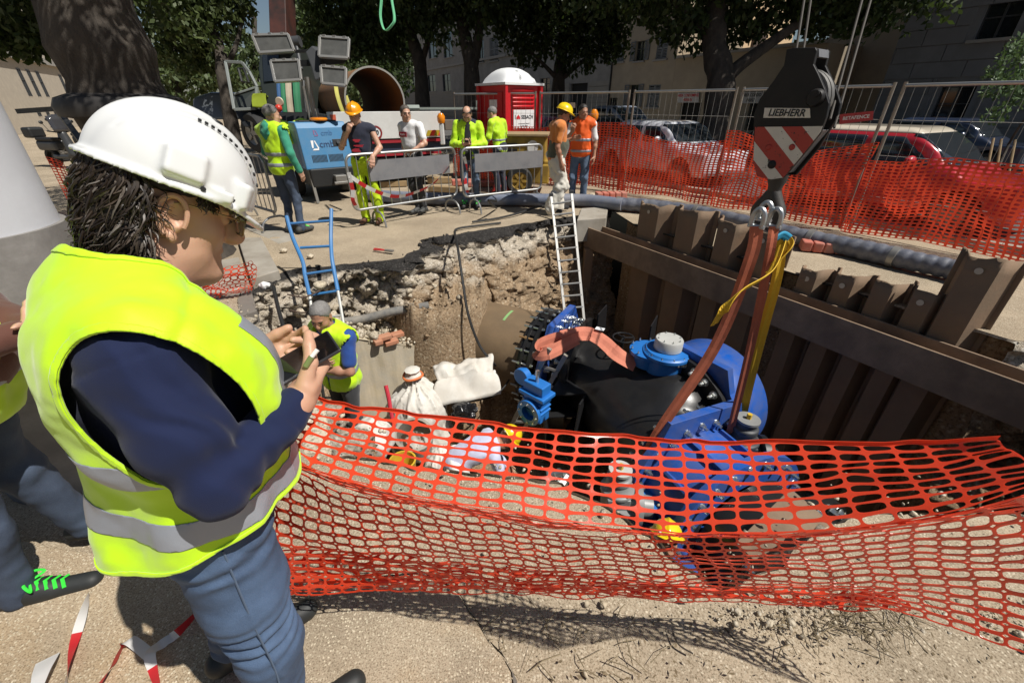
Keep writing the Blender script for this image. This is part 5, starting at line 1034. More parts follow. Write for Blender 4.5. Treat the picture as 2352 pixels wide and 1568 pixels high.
def B(u, v, t, r): return (tuple(D(u, v, t)), r)
def up(u, v, t, z, r): p = D(u, v, t); return ((p.x, p.y, z), r)
def gnd(u, t): p = D(u, 240, t); return Vector((p.x, p.y, 0))
b5 = gnd(1652, 13.0)
tree('big dark tree forking by the fence behind the hook block', b5, [D(1655, 200, 13), D(1640, 100, 13), D(1650, -40, 13), D(1640, -300, 13.4)], .46,
     [([D(1660, 190, 13), D(1700, 150, 12.8), D(1790, 85, 12.6), D(1880, 20, 12.4), D(1960, -60, 12.3)], .22), ([D(1650, 100, 13), D(1560, 20, 13), D(1500, -60, 13)], .15)],
     [B(1560, 0, 12.8, 1.25), B(1590, 75, 13.3, .75), B(1690, 30, 13.3, 1.1), B(1790, -10, 12.6, 1.2), B(1730, 65, 13.2, .5), B(1900, -20, 12.2, 1.25), B(2020, -30, 11.8, 1.2), B(2110, -60, 11.6, 1.2), B(1880, 60, 12.6, .5), B(1960, 40, 12, .7), up(1700, 0, 13, 6.5, 3.2), up(2000, 0, 12, 6.2, 3), up(1450, 0, 13, 6.5, 3), ((9.5, 12.5, 9.5), 3.8), ((7, 13, 10), 3.5)], .20, M_leaf, 11)  # last two lumps: unseen foliage added sunward to block the sun
b4 = gnd(1281, 19.5)
tree('round dark tree with low branches behind the toilet cabin', b4, [D(1283, 190, 19.5), D(1290, 120, 19.5), D(1295, 40, 19.5), D(1290, -200, 19.5)], .33,
     [([D(1283, 185, 19.5), D(1250, 150, 19), D(1210, 110, 18.6)], .12), ([D(1285, 185, 19.5), D(1340, 140, 19), D(1400, 100, 18.7)], .13)],
     [B(1200, 60, 18.6, 1.3), B(1280, 40, 18.2, 1.7), B(1360, 70, 18.4, 1.3), B(1410, 110, 18.6, .75), B(1330, 130, 18.8, .9), B(1220, 120, 19, .8), B(1400, 20, 18.5, 1.5), B(1180, 0, 18.6, 1.5), B(1300, -30, 18.5, 2.0), B(1480, -20, 18.6, 1.6), up(1290, 0, 19, 8.5, 4), ((6.0, 19.5, 11), 4), ((8.5, 21, 9), 3.6)], .24, M_leaf, 12)  # final pair of lumps is out of view, added to shade this crown
b3 = gnd(1083, 17.5)
tree('dark twin stemmed tree behind the phone man', b3, [D(1082, 150, 17.5), D(1068, 90, 17.5), D(1060, 30, 17.4), D(1050, -120, 17.2)], .36,
     [([D(1084, 160, 17.5), D(1098, 90, 17.3), D(1105, 10, 17.2), D(1112, -80, 17)], .24)], [B(1020, -10, 17, 1.2), B(1110, 0, 17, 1.0), B(1060, -50, 17, 1.8), B(1000, 60, 17.4, .7), up(1070, 0, 17, 7.5, 4), ((2.0, 16.5, 10.5), 3.8)], .23, M_leaf, 13)  # end lump is added out of view to keep the sun off
b2 = gnd(966, 18.5)
tree('dark forked tree behind the right end of the flatbed', b2, [D(966, 160, 18.5), D(950, 100, 18.5), D(935, 40, 18.3), D(915, -60, 18)], .33,
     [([D(966, 150, 18.5), D(985, 90, 18.3), D(1000, 30, 18)], .16)], [B(870, 20, 18, 1.7), B(790, 30, 18, 1.5), B(930, 10, 17.5, 1.2), B(760, 90, 18.2, 1.2), B(840, 90, 18.5, 1.1), B(900, 120, 19, .7), B(740, 0, 18.2, 1.0), up(880, 0, 18, 7.5, 4.2), ((-1.5, 17.5, 10.5), 4)], .24, M_leaf, 14)  # highest lump is unseen, added to hold this tree in shade
b6 = gnd(511, 15)
tree('leafy sunlit tree left of the floodlights', b6, [D(512, 180, 15), D(505, 110, 15), D(480, 40, 15), D(450, -100, 15)], .22,
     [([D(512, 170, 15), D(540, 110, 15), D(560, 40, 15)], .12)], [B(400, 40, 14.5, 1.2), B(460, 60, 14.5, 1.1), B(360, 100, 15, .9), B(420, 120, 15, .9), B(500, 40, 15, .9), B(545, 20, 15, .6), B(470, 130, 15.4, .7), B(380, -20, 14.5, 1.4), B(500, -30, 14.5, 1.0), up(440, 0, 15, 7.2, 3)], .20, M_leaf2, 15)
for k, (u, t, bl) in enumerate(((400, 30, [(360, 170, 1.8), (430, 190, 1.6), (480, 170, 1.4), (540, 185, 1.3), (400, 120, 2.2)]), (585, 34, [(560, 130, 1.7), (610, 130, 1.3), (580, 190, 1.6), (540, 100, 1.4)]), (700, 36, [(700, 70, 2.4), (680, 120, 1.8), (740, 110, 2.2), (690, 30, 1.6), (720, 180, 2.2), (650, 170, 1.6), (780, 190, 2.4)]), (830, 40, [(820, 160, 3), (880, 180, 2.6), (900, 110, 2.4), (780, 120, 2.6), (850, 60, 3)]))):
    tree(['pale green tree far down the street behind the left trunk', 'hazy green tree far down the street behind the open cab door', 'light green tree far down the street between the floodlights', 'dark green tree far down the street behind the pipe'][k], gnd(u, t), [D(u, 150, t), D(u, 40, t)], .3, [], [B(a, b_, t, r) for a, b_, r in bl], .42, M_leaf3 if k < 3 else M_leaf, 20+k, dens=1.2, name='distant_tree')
b1 = Vector((D(285, 240, 4.7).x, D(285, 240, 4.7).y, 0))
t1 = tree('huge dark tree trunk behind the white helmet, leaves at upper left', b1, [b1+Z*1.6, b1+Z*2.6, b1+Vector((-.02, 0, 4.2)), b1+Vector((0, 0, 6))], .46,
     [([b1+Z*3.5, b1+Vector((-.9, -.1, 3.7)), b1+Vector((-1.9, -.2, 3.3))], .12)], [B(60, 30, 5.2, .42), B(0, 60, 5.2, .38), B(110, -10, 5.0, .35), B(40, 100, 5.4, .25), B(100, 70, 5.3, .22), B(130, 105, 5.4, .14), B(-60, 20, 5.2, .6), B(310, -60, 5, .5), up(280, 0, 5, 6.6, 2.2), up(60, 0, 6, 5.8, 1.8), ((b1.x+1.3, b1.y-.6, 5.3), 1.7), ((b1.x+.3, b1.y+.2, 5.6), 1.8)], .095, M_leaf, 16, name='street_tree', rend=.85)  # lump set sunward of the trunk is unseen, added to shade the bark
mb = MB(); mb.lathe(b1+Z*1.60, Z, [(.44, 0), (.58, .03), (.60, .12), (.56, .2), (.44, .24)], 22); mb.build('trunk_collar', mat('collar_dark', (.035, .032, .03), .6), t1, smooth=True)
# young tree behind the fence at the right edge
sb = NP(2300, 400, 11.2, SN); sb.z = 0
tree('young light green sapling tied to stakes at the right edge', sb, [D(2318, 330, (sb-Vector((0,0,CH))).dot(Vector((0, CP, -SP)))+.5), sb+Z*2.0, sb+Z*3.0], .025, [], [B(2325, 160, 8.6, .38), B(2350, 110, 8.6, .3), B(2300, 200, 8.6, .3), B(2340, 230, 8.6, .26), B(2290, 265, 8.6, .24), B(2380, 180, 8.6, .5)], .10, leafmat('leaf_young', (.07, .12, .05), (.15, .22, .10)), 17, name='sapling', dens=.5, group=None)
for k, (u0, v0, u1, v1) in enumerate(((2252, 372, 2282, 318), (2278, 370, 2300, 320), (2305, 368, 2332, 322))):
    mb = MB(); mb.cyl(D(u0, v0+90, 8.4), D(u1, v1, 8.4), .022, n=8); tag(mb.build('tree_stake', M_wood, None, smooth=True), ['left leaning timber stake of the sapling', 'middle timber stake of the sapling', 'right timber stake of the sapling nearest the edge'][k], 'stake')
# ---- buildings: facades with real openings
def facade(name, label, n0, s0, s1, z1, wins, mw, cat='building', depth=6., face=-1, recess=.22, mframe=None, courses=None, z0=0., blocks=None, kinds=None):
    """wins: (s_lo, s_hi, z_lo, z_hi, kind); face -1: the front looks towards us across the street"""
    t = thing(name, label, cat, st(n0, (s0+s1)/2)); mb = MB(); d = -face
    S = sorted({s0, s1, *[w_[0] for w_ in wins], *[w_[1] for w_ in wins]}); Zs = sorted({z0, z1, *[w_[2] for w_ in wins], *[w_[3] for w_ in wins]})
    ins = lambda s, z: any(w_[0] < s < w_[1] and w_[2] < z < w_[3] for w_ in wins)
    for i in range(len(S)-1):
        for j in range(len(Zs)-1):
            if not ins((S[i]+S[i+1])/2, (Zs[j]+Zs[j+1])/2): mb.add([st(n0, S[i], Zs[j]), st(n0, S[i+1], Zs[j]), st(n0, S[i+1], Zs[j+1]), st(n0, S[i], Zs[j+1])], [(0, 1, 2, 3)])
    for a, b, c, e, *_ in wins:
        q = [st(n0, a, c), st(n0, b, c), st(n0, b, e), st(n0, a, e)]; o = SN*d*recess; mb.add(q+[p+o for p in q], [(k, (k+1) % 4, 4+(k+1) % 4, 4+k) for k in range(4)])
    for p, q in (((s0, 0), (s1, 0)),): pass
    A = [st(n0, s0, z0), st(n0, s1, z0), st(n0, s1, z1), st(n0, s0, z1)]; Bk = [p+SN*d*depth for p in A]; mb.add(A+Bk, [(4, 5, 6, 7), (0, 3, 7, 4), (1, 5, 6, 2), (3, 2, 6, 7)])
    mb.build('wall', mw, t, weld=True)
    for a, b, c, e, kind in wins:
        mb = MB(); mb.bar(st(n0+d*(recess-.02), a, (c+e)/2), st(n0+d*(recess-.02), b, (c+e)/2), .03, e-c); wn = mb.build('window', M_glass if kind != 'dark' else mat('opening_dark', (.012, .011, .01), .8), t)
        mf = mframe or M_dgrey; mb = MB()
        for ss in (a, (a+b)/2, b): mb.bar(st(n0+d*(recess-.06), ss, c), st(n0+d*(recess-.06), ss, e), .05, .05, up=SN)
        mb.bar(st(n0+d*(recess-.06), a, e), st(n0+d*(recess-.06), b, e), .05, .06); mb.bar(st(n0+d*(recess-.06), a, c+(e-c)*.6), st(n0+d*(recess-.06), b, c+(e-c)*.6), .04, .04)
        if kind != 'dark': mb.build('window_frame', mf, wn)
        if kind in ('sill', 'shut', 'open'): mb = MB(); mb.bar(st(n0-d*.06, a-.12, c-.06), st(n0-d*.06, b+.12, c-.06), .16, .09); mb.build('sill', mat('sill_stone', (.33, .31, .28), .9), wn)
        if kind in ('shut', 'open'):
            ms = mat('shutter_grey', (.17, .18, .185), .7); hw = (b-a)/2
            for k, (x0, x1) in enumerate(((a, a+hw), (a+hw, b)) if kind == 'shut' else ((a-hw-.04, a-.04), (b+.04, b+hw+.04))):
                off = -d*.05 if kind == 'open' else d*.04; mb = MB()
                for (p, q, r_, s_) in ((x0, x1, c, c+.07), (x0, x1, e-.07, e), (x0, x0+.06, c, e), (x1-.06, x1, c, e), (x0, x1, (c+e)/2-.03, (c+e)/2+.03)): mb.bar(st(n0+off, p, (r_+s_)/2), st(n0+off, q, (r_+s_)/2), .04, s_-r_)
                nl_ = int((e-c)/.085)
                for j in range(nl_): mb.bar(st(n0+off, x0+.05, c+.08+(e-c-.16)*j/nl_), st(n0+off, x1-.05, c+.08+(e-c-.16)*j/nl_), .03, .045)
                mb.build('shutter', ms, wn)
    if courses:
        zc0, zc1, hh, mc = courses; nr_ = int((zc1-zc0)/hh)
        for r_ in range(nr_):
            zz = zc0+(r_+.5)*hh; cuts = sorted([(w_[0]-.1, w_[1]+.1) for w_ in wins if w_[2]-.05 < zz < w_[3]+.05]); x = s0
            for c0, c1 in cuts+[(s1, s1)]:
                if c0-x > .15: mb = MB(); mb.bar(st(n0-d*.03, x+.01, zz), st(n0-d*.03, c0-.01, zz), .06, hh-.05); mb.build('stone_course', mc, t)
                x = max(x, c1)
    if blocks:
        zc0, zc1, hh, bl, mc = blocks; nr_ = int((zc1-zc0)/hh)
        for r_ in range(nr_):
            za, zb = zc0+r_*hh, zc0+(r_+1)*hh; zz = (za+zb)/2; x = s0-(bl*.5 if r_ % 2 else 0)
            while x < s1:
                y0, y1 = max(x, s0), min(x+bl, s1); x += bl
                segs = [(y0, y1)]
                for w_ in wins:
                    if w_[2]-.12 < zz < w_[3]+.12:
                        segs = [q for a, b in segs for q in ((a, min(b, w_[0]-.2)), (max(a, w_[1]+.2), b)) if q[1]-q[0] > .06]
                for a, b in segs:
                    if b-a > .06: mb = MB(); mb.bar(st(n0-d*.02, a+.012, zz), st(n0-d*.02, b-.012, zz), .045, hh-.028); mb.build('stone_block', mc, t)
    return t
def wpx(n0, u0, v0, u1, v1, kind):
    a = NP(u0, v1, n0, SN); b = NP(u1, v1, n0, SN); e = NP((u0+u1)/2, v0, n0, SN); c = NP((u0+u1)/2, v1, n0, SN); s = sorted((a.dot(SD), b.dot(SD))); return (s[0], s[1], c.z, e.z, kind)
NB = 24.
def sx_(u, n0=NB): return NP(u, 240, n0, SN).dot(SD)
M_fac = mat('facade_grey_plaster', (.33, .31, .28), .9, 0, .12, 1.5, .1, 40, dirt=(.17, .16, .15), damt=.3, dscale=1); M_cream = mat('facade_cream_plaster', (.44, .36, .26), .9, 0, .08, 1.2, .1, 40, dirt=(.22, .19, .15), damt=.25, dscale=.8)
M_ash = mat('ashlar_grey', (.23, .23, .235), .85, 0, .1, 2, .15, 30, dirt=(.12, .12, .12), damt=.25, dscale=1.5); M_course = mat('course_stone', (.31, .285, .245), .9, 0, .15, 2, .2, 25)
wA = [wpx(NB, u0, v0, u1, v1, k) for u0, v0, u1, v1, k in ((948, 175, 966, 212, 'sill'), (984, 172, 1002, 210, 'sill'), (1018, 170, 1036, 209, 'sill'), (915, 182, 932, 215, 'sill'), (985, 78, 1004, 134, 'sill'), (1020, 72, 1040, 132, 'sill'), (1098, 92, 1112, 143, 'sill'), (1125, 85, 1145, 140, 'shut'), (948, 90, 965, 138, 'sill'), (1240, 180, 1262, 212, 'sill'))]
wA.append(wpx(NB, 1305, 192, 1342, 300, 'dark'))
facade('apartment_building', 'long grey plastered building with rusticated ground floor behind the dark trees', NB, sx_(1398), sx_(720), 13, wA, M_fac, courses=(.4, 3.4, .36, M_course))
mb = MB(); z_ = NP(1056, 147, NB, SN).z; mb.bar(st(NB-.08, sx_(1398), z_), st(NB-.08, sx_(720), z_), .2, .22); o = mb.build('string_course', mat('sill_stone', (.33, .31, .28)), None); ab = bpy.data.objects['apartment_building']; o.parent = ab; o.location = -ab.location
wB = [wpx(NB, u0, v0, u1, v1, k) for u0, v0, u1, v1, k in ((1458, 95, 1478, 140, 'open'), (1505, 85, 1530, 136, 'shut'), (1416, 100, 1432, 142, 'shut'), (1442, 195, 1462, 246, 'open'), (1484, 195, 1511, 246, 'shut'), (1396, 225, 1415, 268, 'sill'))]
facade('shuttered_house', 'cream plastered house with grey louvred shutters behind the middle fence', NB, sx_(1537), sx_(1398)-.01, 12, wB, M_cream)
mb = MB(); p = st(NB-.06, sx_(1398)); mb.cyl(p, p+Z*11, .06, n=8); o = mb.build('drainpipe', M_dark, None, smooth=True); ab = bpy.data.objects['shuttered_house']; o.parent = ab; o.location = -ab.location
zt = NP(1690, 121, NB, SN).z
wC = [wpx(NB, 1555, 236, 1600, 300, 'dark'), wpx(NB, 1708, 236, 1745, 300, 'dark')]
facade('garden_wall', 'low cream shop building with two signs behind the forked tree', NB, sx_(1862), sx_(1537)-.01, zt, wC, M_cream, depth=3)
mb = MB(); mb.bar(st(NB-.05, sx_(1862), zt+.06), st(NB-.05, sx_(1537), zt+.06), .5, .14); o = mb.build('coping', M_course, None); ab = bpy.data.objects['garden_wall']; o.parent = ab; o.location = -ab.location
for (u0, u1, lines, lab) in ((1558, 1606, ('AREA CONDOMINIO', 'PRIVATA'), 'white shop sign with red lettering left of the forked tree'), (1702, 1752, ('AREA CONDO', 'PASSO'), 'white shop sign with dark lettering left of the hook block')):
    q = [NP(u0, 216, NB-.06, SN), NP(u1, 216, NB-.06, SN), NP(u1, 234, NB-.06, SN), NP(u0, 234, NB-.06, SN)]; zz = (q[0].z+q[2].z)/2; q = [Vector((p.x, p.y, z_)) for p, z_ in zip(q, (zz+.26, zz+.26, zz-.26, zz-.26))]
    t_ = thing('shop_sign', lab, 'sign', q[0]); mb = MB(); mb.prism(q, -SN*.05); mb.build('sign_board', mat('board_dull', (.5, .48, .46), .5), t_); mid = sum(q, Vector())/4-SN*.06
    for k, l in enumerate(lines): text(l, .21, mid+Z*(.12-.24*k), -SD, Z, 'sign_text', mat('heart_red', (.6, .02, .03)) if u0 < 1600 else ink, t_, bold=True, sx=.8)
# sunlit house in the courtyard beyond
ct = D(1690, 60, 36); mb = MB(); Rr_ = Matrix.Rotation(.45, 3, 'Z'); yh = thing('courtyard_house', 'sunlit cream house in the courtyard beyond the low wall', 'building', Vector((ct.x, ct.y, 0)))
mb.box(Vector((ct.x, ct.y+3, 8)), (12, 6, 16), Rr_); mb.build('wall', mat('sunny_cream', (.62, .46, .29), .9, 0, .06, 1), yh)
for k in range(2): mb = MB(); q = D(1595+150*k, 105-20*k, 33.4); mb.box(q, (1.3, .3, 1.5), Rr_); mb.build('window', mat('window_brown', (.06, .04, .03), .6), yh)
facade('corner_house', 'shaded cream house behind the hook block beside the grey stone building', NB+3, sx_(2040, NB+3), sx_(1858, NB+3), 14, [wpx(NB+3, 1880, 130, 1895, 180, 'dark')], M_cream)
wE = [wpx(NB-2, 2236, 8, 2322, 88, 'sill'), wpx(NB-2, 2122, 200, 2200, 296, 'sill'), wpx(NB-2, 2420, 190, 2500, 290, 'sill')]
facade('stone_building', 'dark grey ashlar stone building at the upper right', NB-2, sx_(2560, NB-2)-3, sx_(2010, NB-2), 15, wE, M_ash, blocks=(.05, 7.2, .5, 1.5, M_ash))
# sunlit building on the far left
NL = -13.5
wL = []
for k in range(3): wL.append((sx_(72+26*k, NL)-.16, sx_(72+26*k, NL)+.16, NP(90, 222, NL, SN).z, NP(90, 166, NL, SN).z, 'plain'))
s_0 = sx_(20, NL); zb_ = NP(90, 222, NL, SN).z; zt_ = NP(90, 166, NL, SN).z
wL = [(s_0+a, s_0+a+.62, zb_, zt_, 'plain') for a in (4.2, 6.0, 7.8, 13.2, 15.0, 16.8, 23., 25., 27., 33., 35.)]
wL += [(s_0+a, s_0+a+.6, zb_-1.3, zb_-.9, 'plain') for a in (4.2, 6.0, 7.8, 13.2, 15.0, 16.8)] + [(s_0+a, s_0+a+1.1, zt_+1.9, zt_+3.8, 'plain') for a in (1.5, 5.8, 10.2, 15, 20)]
lbld = facade('left_building', 'sunlit cream stone building with tall slit windows at the left edge', NL, s_0-6, s_0+60, 13, wL, mat('lit_stone', (.52, .46, .37), .9, 0, .1, 2, .2, 20, dirt=(.38, .33, .27), damt=.3), face=1, recess=.05)
mb = MB(); mb.bar(st(NL+.1, s_0-6, zt_+.8), st(NL+.1, s_0+60, zt_+.8), .3, .4); o = mb.build('string_course', mat('sill_stone', (.33, .31, .28)), None); o.parent = lbld; o.location = -lbld.location
# ---- cars
def car(label, paint, n0, s, L=3.8, Wd=1.66, Hh=1.45, roof=None, group='cars parked beyond the fence'):
    t = thing('parked_car', label, 'car', (0, 0, 0), group); b = SDF()
    b.box((0, 0, .56), (L/2, Wd/2, .32), .16, .02); b.box((-.1, 0, .70), (L/2-.12, Wd/2-.04, .26), .14, .05); b.ell((L*.30, 0, .66), (L*.22, Wd*.46, .30), .08)
    b.box((-.28, 0, 1.04), (L*.31, Wd*.43, Hh-1.04), .27, .16)
    for x in (L*.32, -L*.32):
        for y in (-1, 1): b.cone((x, y*(Wd/2-.16), .30), (x, y*(Wd/2+.2), .30), .345, .345, .02, 's')
    def post(P, f):
        sl = (P[..., 0]-L*.175)*.62+(P[..., 2]-1.0)*.86; f = np.where((P[..., 2] > .8), -smin(-f, -(sl-.16), .08), f)
        sr = (-P[..., 0]-L*.34)*.80+(P[..., 2]-1.0)*.66; return -smin(-f, -(sr-.12), .08)
    f, lo, h = b.field(.036, post); V, Q = surface(f, lo, h); o = link_mesh('body', np_mesh(V, Q), paint, t, smooth=True)
    P = np.stack(np.meshgrid(*[lo[i]+h*np.arange(f.shape[i]) for i in range(3)], indexing='ij'), -1); x, y, z = P[..., 0], P[..., 1], P[..., 2]
    slx = L*.175-(z-1.0)*1.39
    side = np.maximum.reduce([.90-z, z-(Hh-.11), Wd*.36-np.abs(y), np.minimum(np.abs(x+.20)-.0, 9)*-1+.045, x-(slx+.02), -x-(L*.40-(z-1)*.55)])
    wsc = np.maximum.reduce([.93-z, z-(Hh-.06), (slx+.10)-x, np.abs(y)-Wd*.40, x-L*.30]); rear = np.maximum.reduce([.98-z, z-(Hh-.08), x+(L*.40-(z-1)*.4), np.abs(y)-Wd*.38])
    for nm, mk in (('side_window', side), ('windscreen', wsc), ('rear_window', rear)):
        g = np.maximum(f-.012, mk)
        if (g < 0).any(): V, Q = surface(g, lo, h); link_mesh(nm, np_mesh(V, Q), M_glass, t, smooth=True)
    if roof is not None:
        g = np.maximum(f-.013, np.maximum(Hh-.075-z, np.abs(x+.28)-L*.25)); V, Q = surface(g, lo, h); link_mesh('roof_panel', np_mesh(V, Q), roof, t, smooth=True)
    for xx in (L*.32, -L*.32):
        for yy in (-1, 1): wheel('wheel', (xx, yy*(Wd/2-.10), .30), (0, yy, 0), .30, .2, t)
    for yy in (-1, 1):
        mb = MB(); mb.ball((L*.455, yy*Wd*.36, .66), .12, 12, (.6, 1, .8)); mb.build('headlight', mat('headlamp', (.75, .77, .8), .08, 0, .05, 5, coat=.8), t, smooth=True)
        mb = MB(); mb.ball((L*.135, yy*(Wd*.5+.06), 1.0), .1, 10, (.7, 1.1, .7)); mb.build('wing_mirror', paint, t, smooth=True)
    mb = MB(); mb.box((L*.494, 0, .42), (.03, Wd*.55, .14)); mb.build('grille', M_dark, t, bevel=.01); mb = MB(); mb.box((L*.5+.012, 0, .42), (.012, .5, .11)); mb.build('number_plate', mat('board_white', (.8, .8, .8)), t)
    p = st(n0, s); t.location = p; hd = -SD; t.rotation_euler = (0, 0, math.atan2(hd.y, hd.x)); return t
def paint(name, c): return mat(name, c, .28, 0, .04, 3, coat=.9)
car('red car with cream roof parked behind the rightmost fence nets', paint('car_red', (.50, .02, .03)), 9.5, NP(2170, 365, 9.5, SN).dot(SD)+.62, roof=paint('car_cream', (.70, .62, .5)), Hh=1.42)
car('white small car with dark windscreen behind the sagging net', paint('car_white', (.72, .74, .78)), 9.5, NP(1590, 305, 9.5, SN).dot(SD)+.75, Hh=1.38)
car('dark grey car parked behind the white car', paint('car_dark', (.03, .032, .035)), 9.7, NP(1440, 300, 9.7, SN).dot(SD)+1.5, Hh=1.42)
car('grey blue van like car beyond the orange vest man', paint('car_greyblue', (.28, .33, .42)), 13.2, NP(1430, 290, 13.2, SN).dot(SD), Hh=1.7, L=4.3)
car('dark red car behind the man in white trousers', paint('car_wine', (.35, .02, .05)), 11.3, NP(1290, 310, 11.3, SN).dot(SD), Hh=1.3)
car('dark blue car across the road behind the red car', paint('car_navy', (.02, .03, .06)), 18.2, NP(2170, 345, 18.2, SN).dot(SD), Hh=1.4)
car('dark car standing across the road behind the hook block', paint('car_black', (.012, .012, .014)), 17.6, NP(1850, 300, 17.6, SN).dot(SD), Hh=1.45)
# ---- crane lorry behind the light tower
kc = D(590, 262, 11.6); kc.z = 0; cr = thing('crane_lorry', 'dark crane lorry with open cab door and rusty red boom behind the light tower', 'lorry', kc); M_cab = mat('cab_dark_green', (.028, .034, .03), .4, 0, .2, 3, coat=.2)
def kd(u, v, t=11.6): return D(u, v, t)
mb = MB(); mb.prism([kd(596, 112), kd(612, 104), kd(688, 112), kd(692, 262), kd(608, 262), kd(592, 160)], (.25, 1.9, 0)); mb.build('cab', M_cab, cr, bevel=.05)
mb = MB(); mb.prism([kd(602, 126, 11.56), kd(640, 124, 11.56), kd(640, 185, 11.56), kd(606, 188, 11.56)], (.0, .03, 0)); mb.build('cab_window', M_glass, cr)
dp = [kd(518, 142, 11.3), kd(556, 144, 11.3), kd(572, 165, 11.4), kd(590, 200, 11.5), kd(588, 250, 11.5), kd(538, 252, 11.35)]; mb = MB()
for k in range(6): mb.bar(dp[k], dp[(k+1) % 6], .07, .07)
mb.bar(dp[3], (dp[0]+dp[5])/2+Vector((.05, 0, -.2)), .07, .05); dr = mb.build('door_frame', mat('door_grey', (.20, .22, .21), .5), cr, bevel=.01)
mb = MB(); mb.prism([(dp[0]+dp[5])/2+Vector((.05, 0.03, -.2)), dp[3]+Vector((0, .03, 0)), dp[4]+Vector((0, .03, 0)), dp[5]+Vector((0, .03, 0))], (0, .03, 0)); mb.build('door_panel', M_cab, cr)
mb = MB(); mb.tube([kd(548, 158, 11.0), kd(560, 158, 11.0), kd(572, 190, 11.0), kd(556, 188, 11.0), kd(548, 158, 11.0)], .03, 6); mb.build('mirror', M_dark, cr, smooth=True)
mb = MB(); mb.prism([kd(536, 252), kd(700, 250), kd(760, 292), kd(560, 292)], (.2, 2.0, 0)); mb.build('chassis', M_dark, cr, bevel=.03)
wheel('wheel', kd(590, 305, 11.8), (-.5, -.86, 0), .5, .3, cr); wheel('wheel', kd(690, 300, 12.2), (-.5, -.86, 0), .5, .3, cr)
mb = MB(); mb.bar(kd(652, 118, 11.5), kd(640, -260, 11.3), .45, .55, up=(0, 1, 0)); mb.build('boom', mat('boom_red', (.07, .022, .015), .6, 0, .4, 2, dirt=(.015, .012, .01), damt=.6), cr, bevel=.02)
mb = MB(); mb.cyl(kd(662, 98, 11.0), kd(690, 96, 11.0), .13, n=14); mb.cyl(kd(680, 100, 11.0), kd(692, 160, 11.0), .05, n=10); mb.build('boom_joint', M_dgrey, cr, smooth=True)
for k, (u, w_, m) in enumerate(((642, .10, mat('rope_blue', (.02, .08, .2), .7)), (652, .12, mat('rope_green', (.02, .16, .07), .7)), (664, .14, mat('plank_pale', (.4, .34, .25), .8)), (682, .16, mat('rope_green', (.02, .16, .07), .7)), (700, .06, M_dark), (711, .06, M_dgrey))):
    tag(ribbon([kd(u-2, 186, 11.0), kd(u, 220, 10.95), kd(u+4, 258, 11.0)], w_, (1, .2, 0)).build('hanging_strap', m, cr, solid=.03))
mb = MB(); mb.lathe(kd(642, 234, 10.8), -Y, [(0, .02), (.09, .02), (.11, 0)], 16); mb.build('work_lamp', mat('lamp_beige', (.5, .42, .3), .5), cr, smooth=True); mb = MB(); mb.ball(kd(640, 249, 10.8), .09, 10); mb.build('rear_lamp', mat('lamp_red', (.6, .05, .03), .3), cr, smooth=True)
cloth_patch('hivis_vest', kd(596, 225, 11.4), .35, .6, .2, mat('hivis_olive', (.22, .28, .01), .8), 'olive yellow vest hanging in the crane lorry cab', 'vest', 7)
# low vehicle and rails behind on the left
mb = MB(); mb.prism([kd(440, 225, 16), kd(480, 212, 16), kd(530, 212, 16), kd(545, 240, 16), kd(545, 275, 16), kd(440, 275, 16)], (.3, 2, 0)); tag(mb.build('parked_van', paint('van_grey', (.10, .11, .12)), bevel=.1), 'dark grey vehicle roof seen behind the crane lorry door', 'van')
# ---- scooters on the left
def scooter(label, p, yaw, m):
    t = thing('motor_scooter', label, 'scooter', (0, 0, 0), 'scooters parked at the left building')
    wheel('wheel', (.62, 0, .28), (0, 1, 0), .28, .12, t, M_steel, 5); wheel('wheel', (-.55, 0, .28), (0, 1, 0), .28, .13, t, M_steel, 5)
    b = SDF(); b.box((-.45, 0, .62), (.42, .13, .14), .07, .05).box((.0, 0, .32), (.35, .14, .06), .04, .08).cone((.42, 0, .4), (.32, 0, .95), .14, .10, .08).ell((.55, 0, .58), (.25, .08, .07), .05); sdf_obj('fairing', b, .03, m, t)
    mb = MB(); mb.box((-.42, 0, .80), (.75, .27, .10)); mb.build('seat', M_rub, t, bevel=.04); mb = MB(); mb.box((-.92, 0, .98), (.36, .42, .30)); mb.build('top_box', M_dark, t, bevel=.06)
    mb = MB(); mb.tube([(.28, -.34, 1.05), (.32, -.1, 1.0), (.32, .1, 1.0), (.28, .34, 1.05)], .02, 8); mb.cyl((.6, 0, .3), (.32, 0, 1.0), .03, n=8); mb.build('handlebar', M_dark, t, smooth=True)
    mb = MB(); P_ = [[(.40-.10*(j/4)+.03*(i-2)**2*-.3, (i-2)*.11, 1.02+.42*j/4) for j in range(5)] for i in range(5)]; mb.grid(P_); mb.build('screen', mat('screen_dark', (.05, .05, .055), .1, coat=.5), t, smooth=True, solid=.006)
    for y in (-.3, .3): mb = MB(); mb.tube([(.3, y, 1.05), (.28, y*1.25, 1.25)], .008, 5); mb.ball((.28, y*1.3, 1.28), .06, 8, (.4, 1, .8)); mb.build('mirror', M_dark, t, smooth=True)
    t.location = p; t.rotation_euler = (0, 0, yaw); return t
scooter('dark scooter in profile at the far left beside the lamp post', gnd(95, 12.5), math.radians(-15), mat('scooter_grey', (.05, .052, .055), .35)); scooter('dark scooter seen from the front further down the left street', gnd(133, 14.5), math.radians(-95), mat('scooter_black', (.02, .02, .022), .35))
rb = thing('street_rail', 'dark steel rail and slanting post before the parked scooters', 'rail', D(110, 250, 9)); mb = MB(); mb.bar(D(40, 256, 9), D(175, 247, 9), .07, .09); mb.build('rail', M_dark, rb); mb = MB(); mb.bar(D(140, 262, 9), D(190, 330, 8.6), .1, .08); mb.build('post', M_dark, rb)
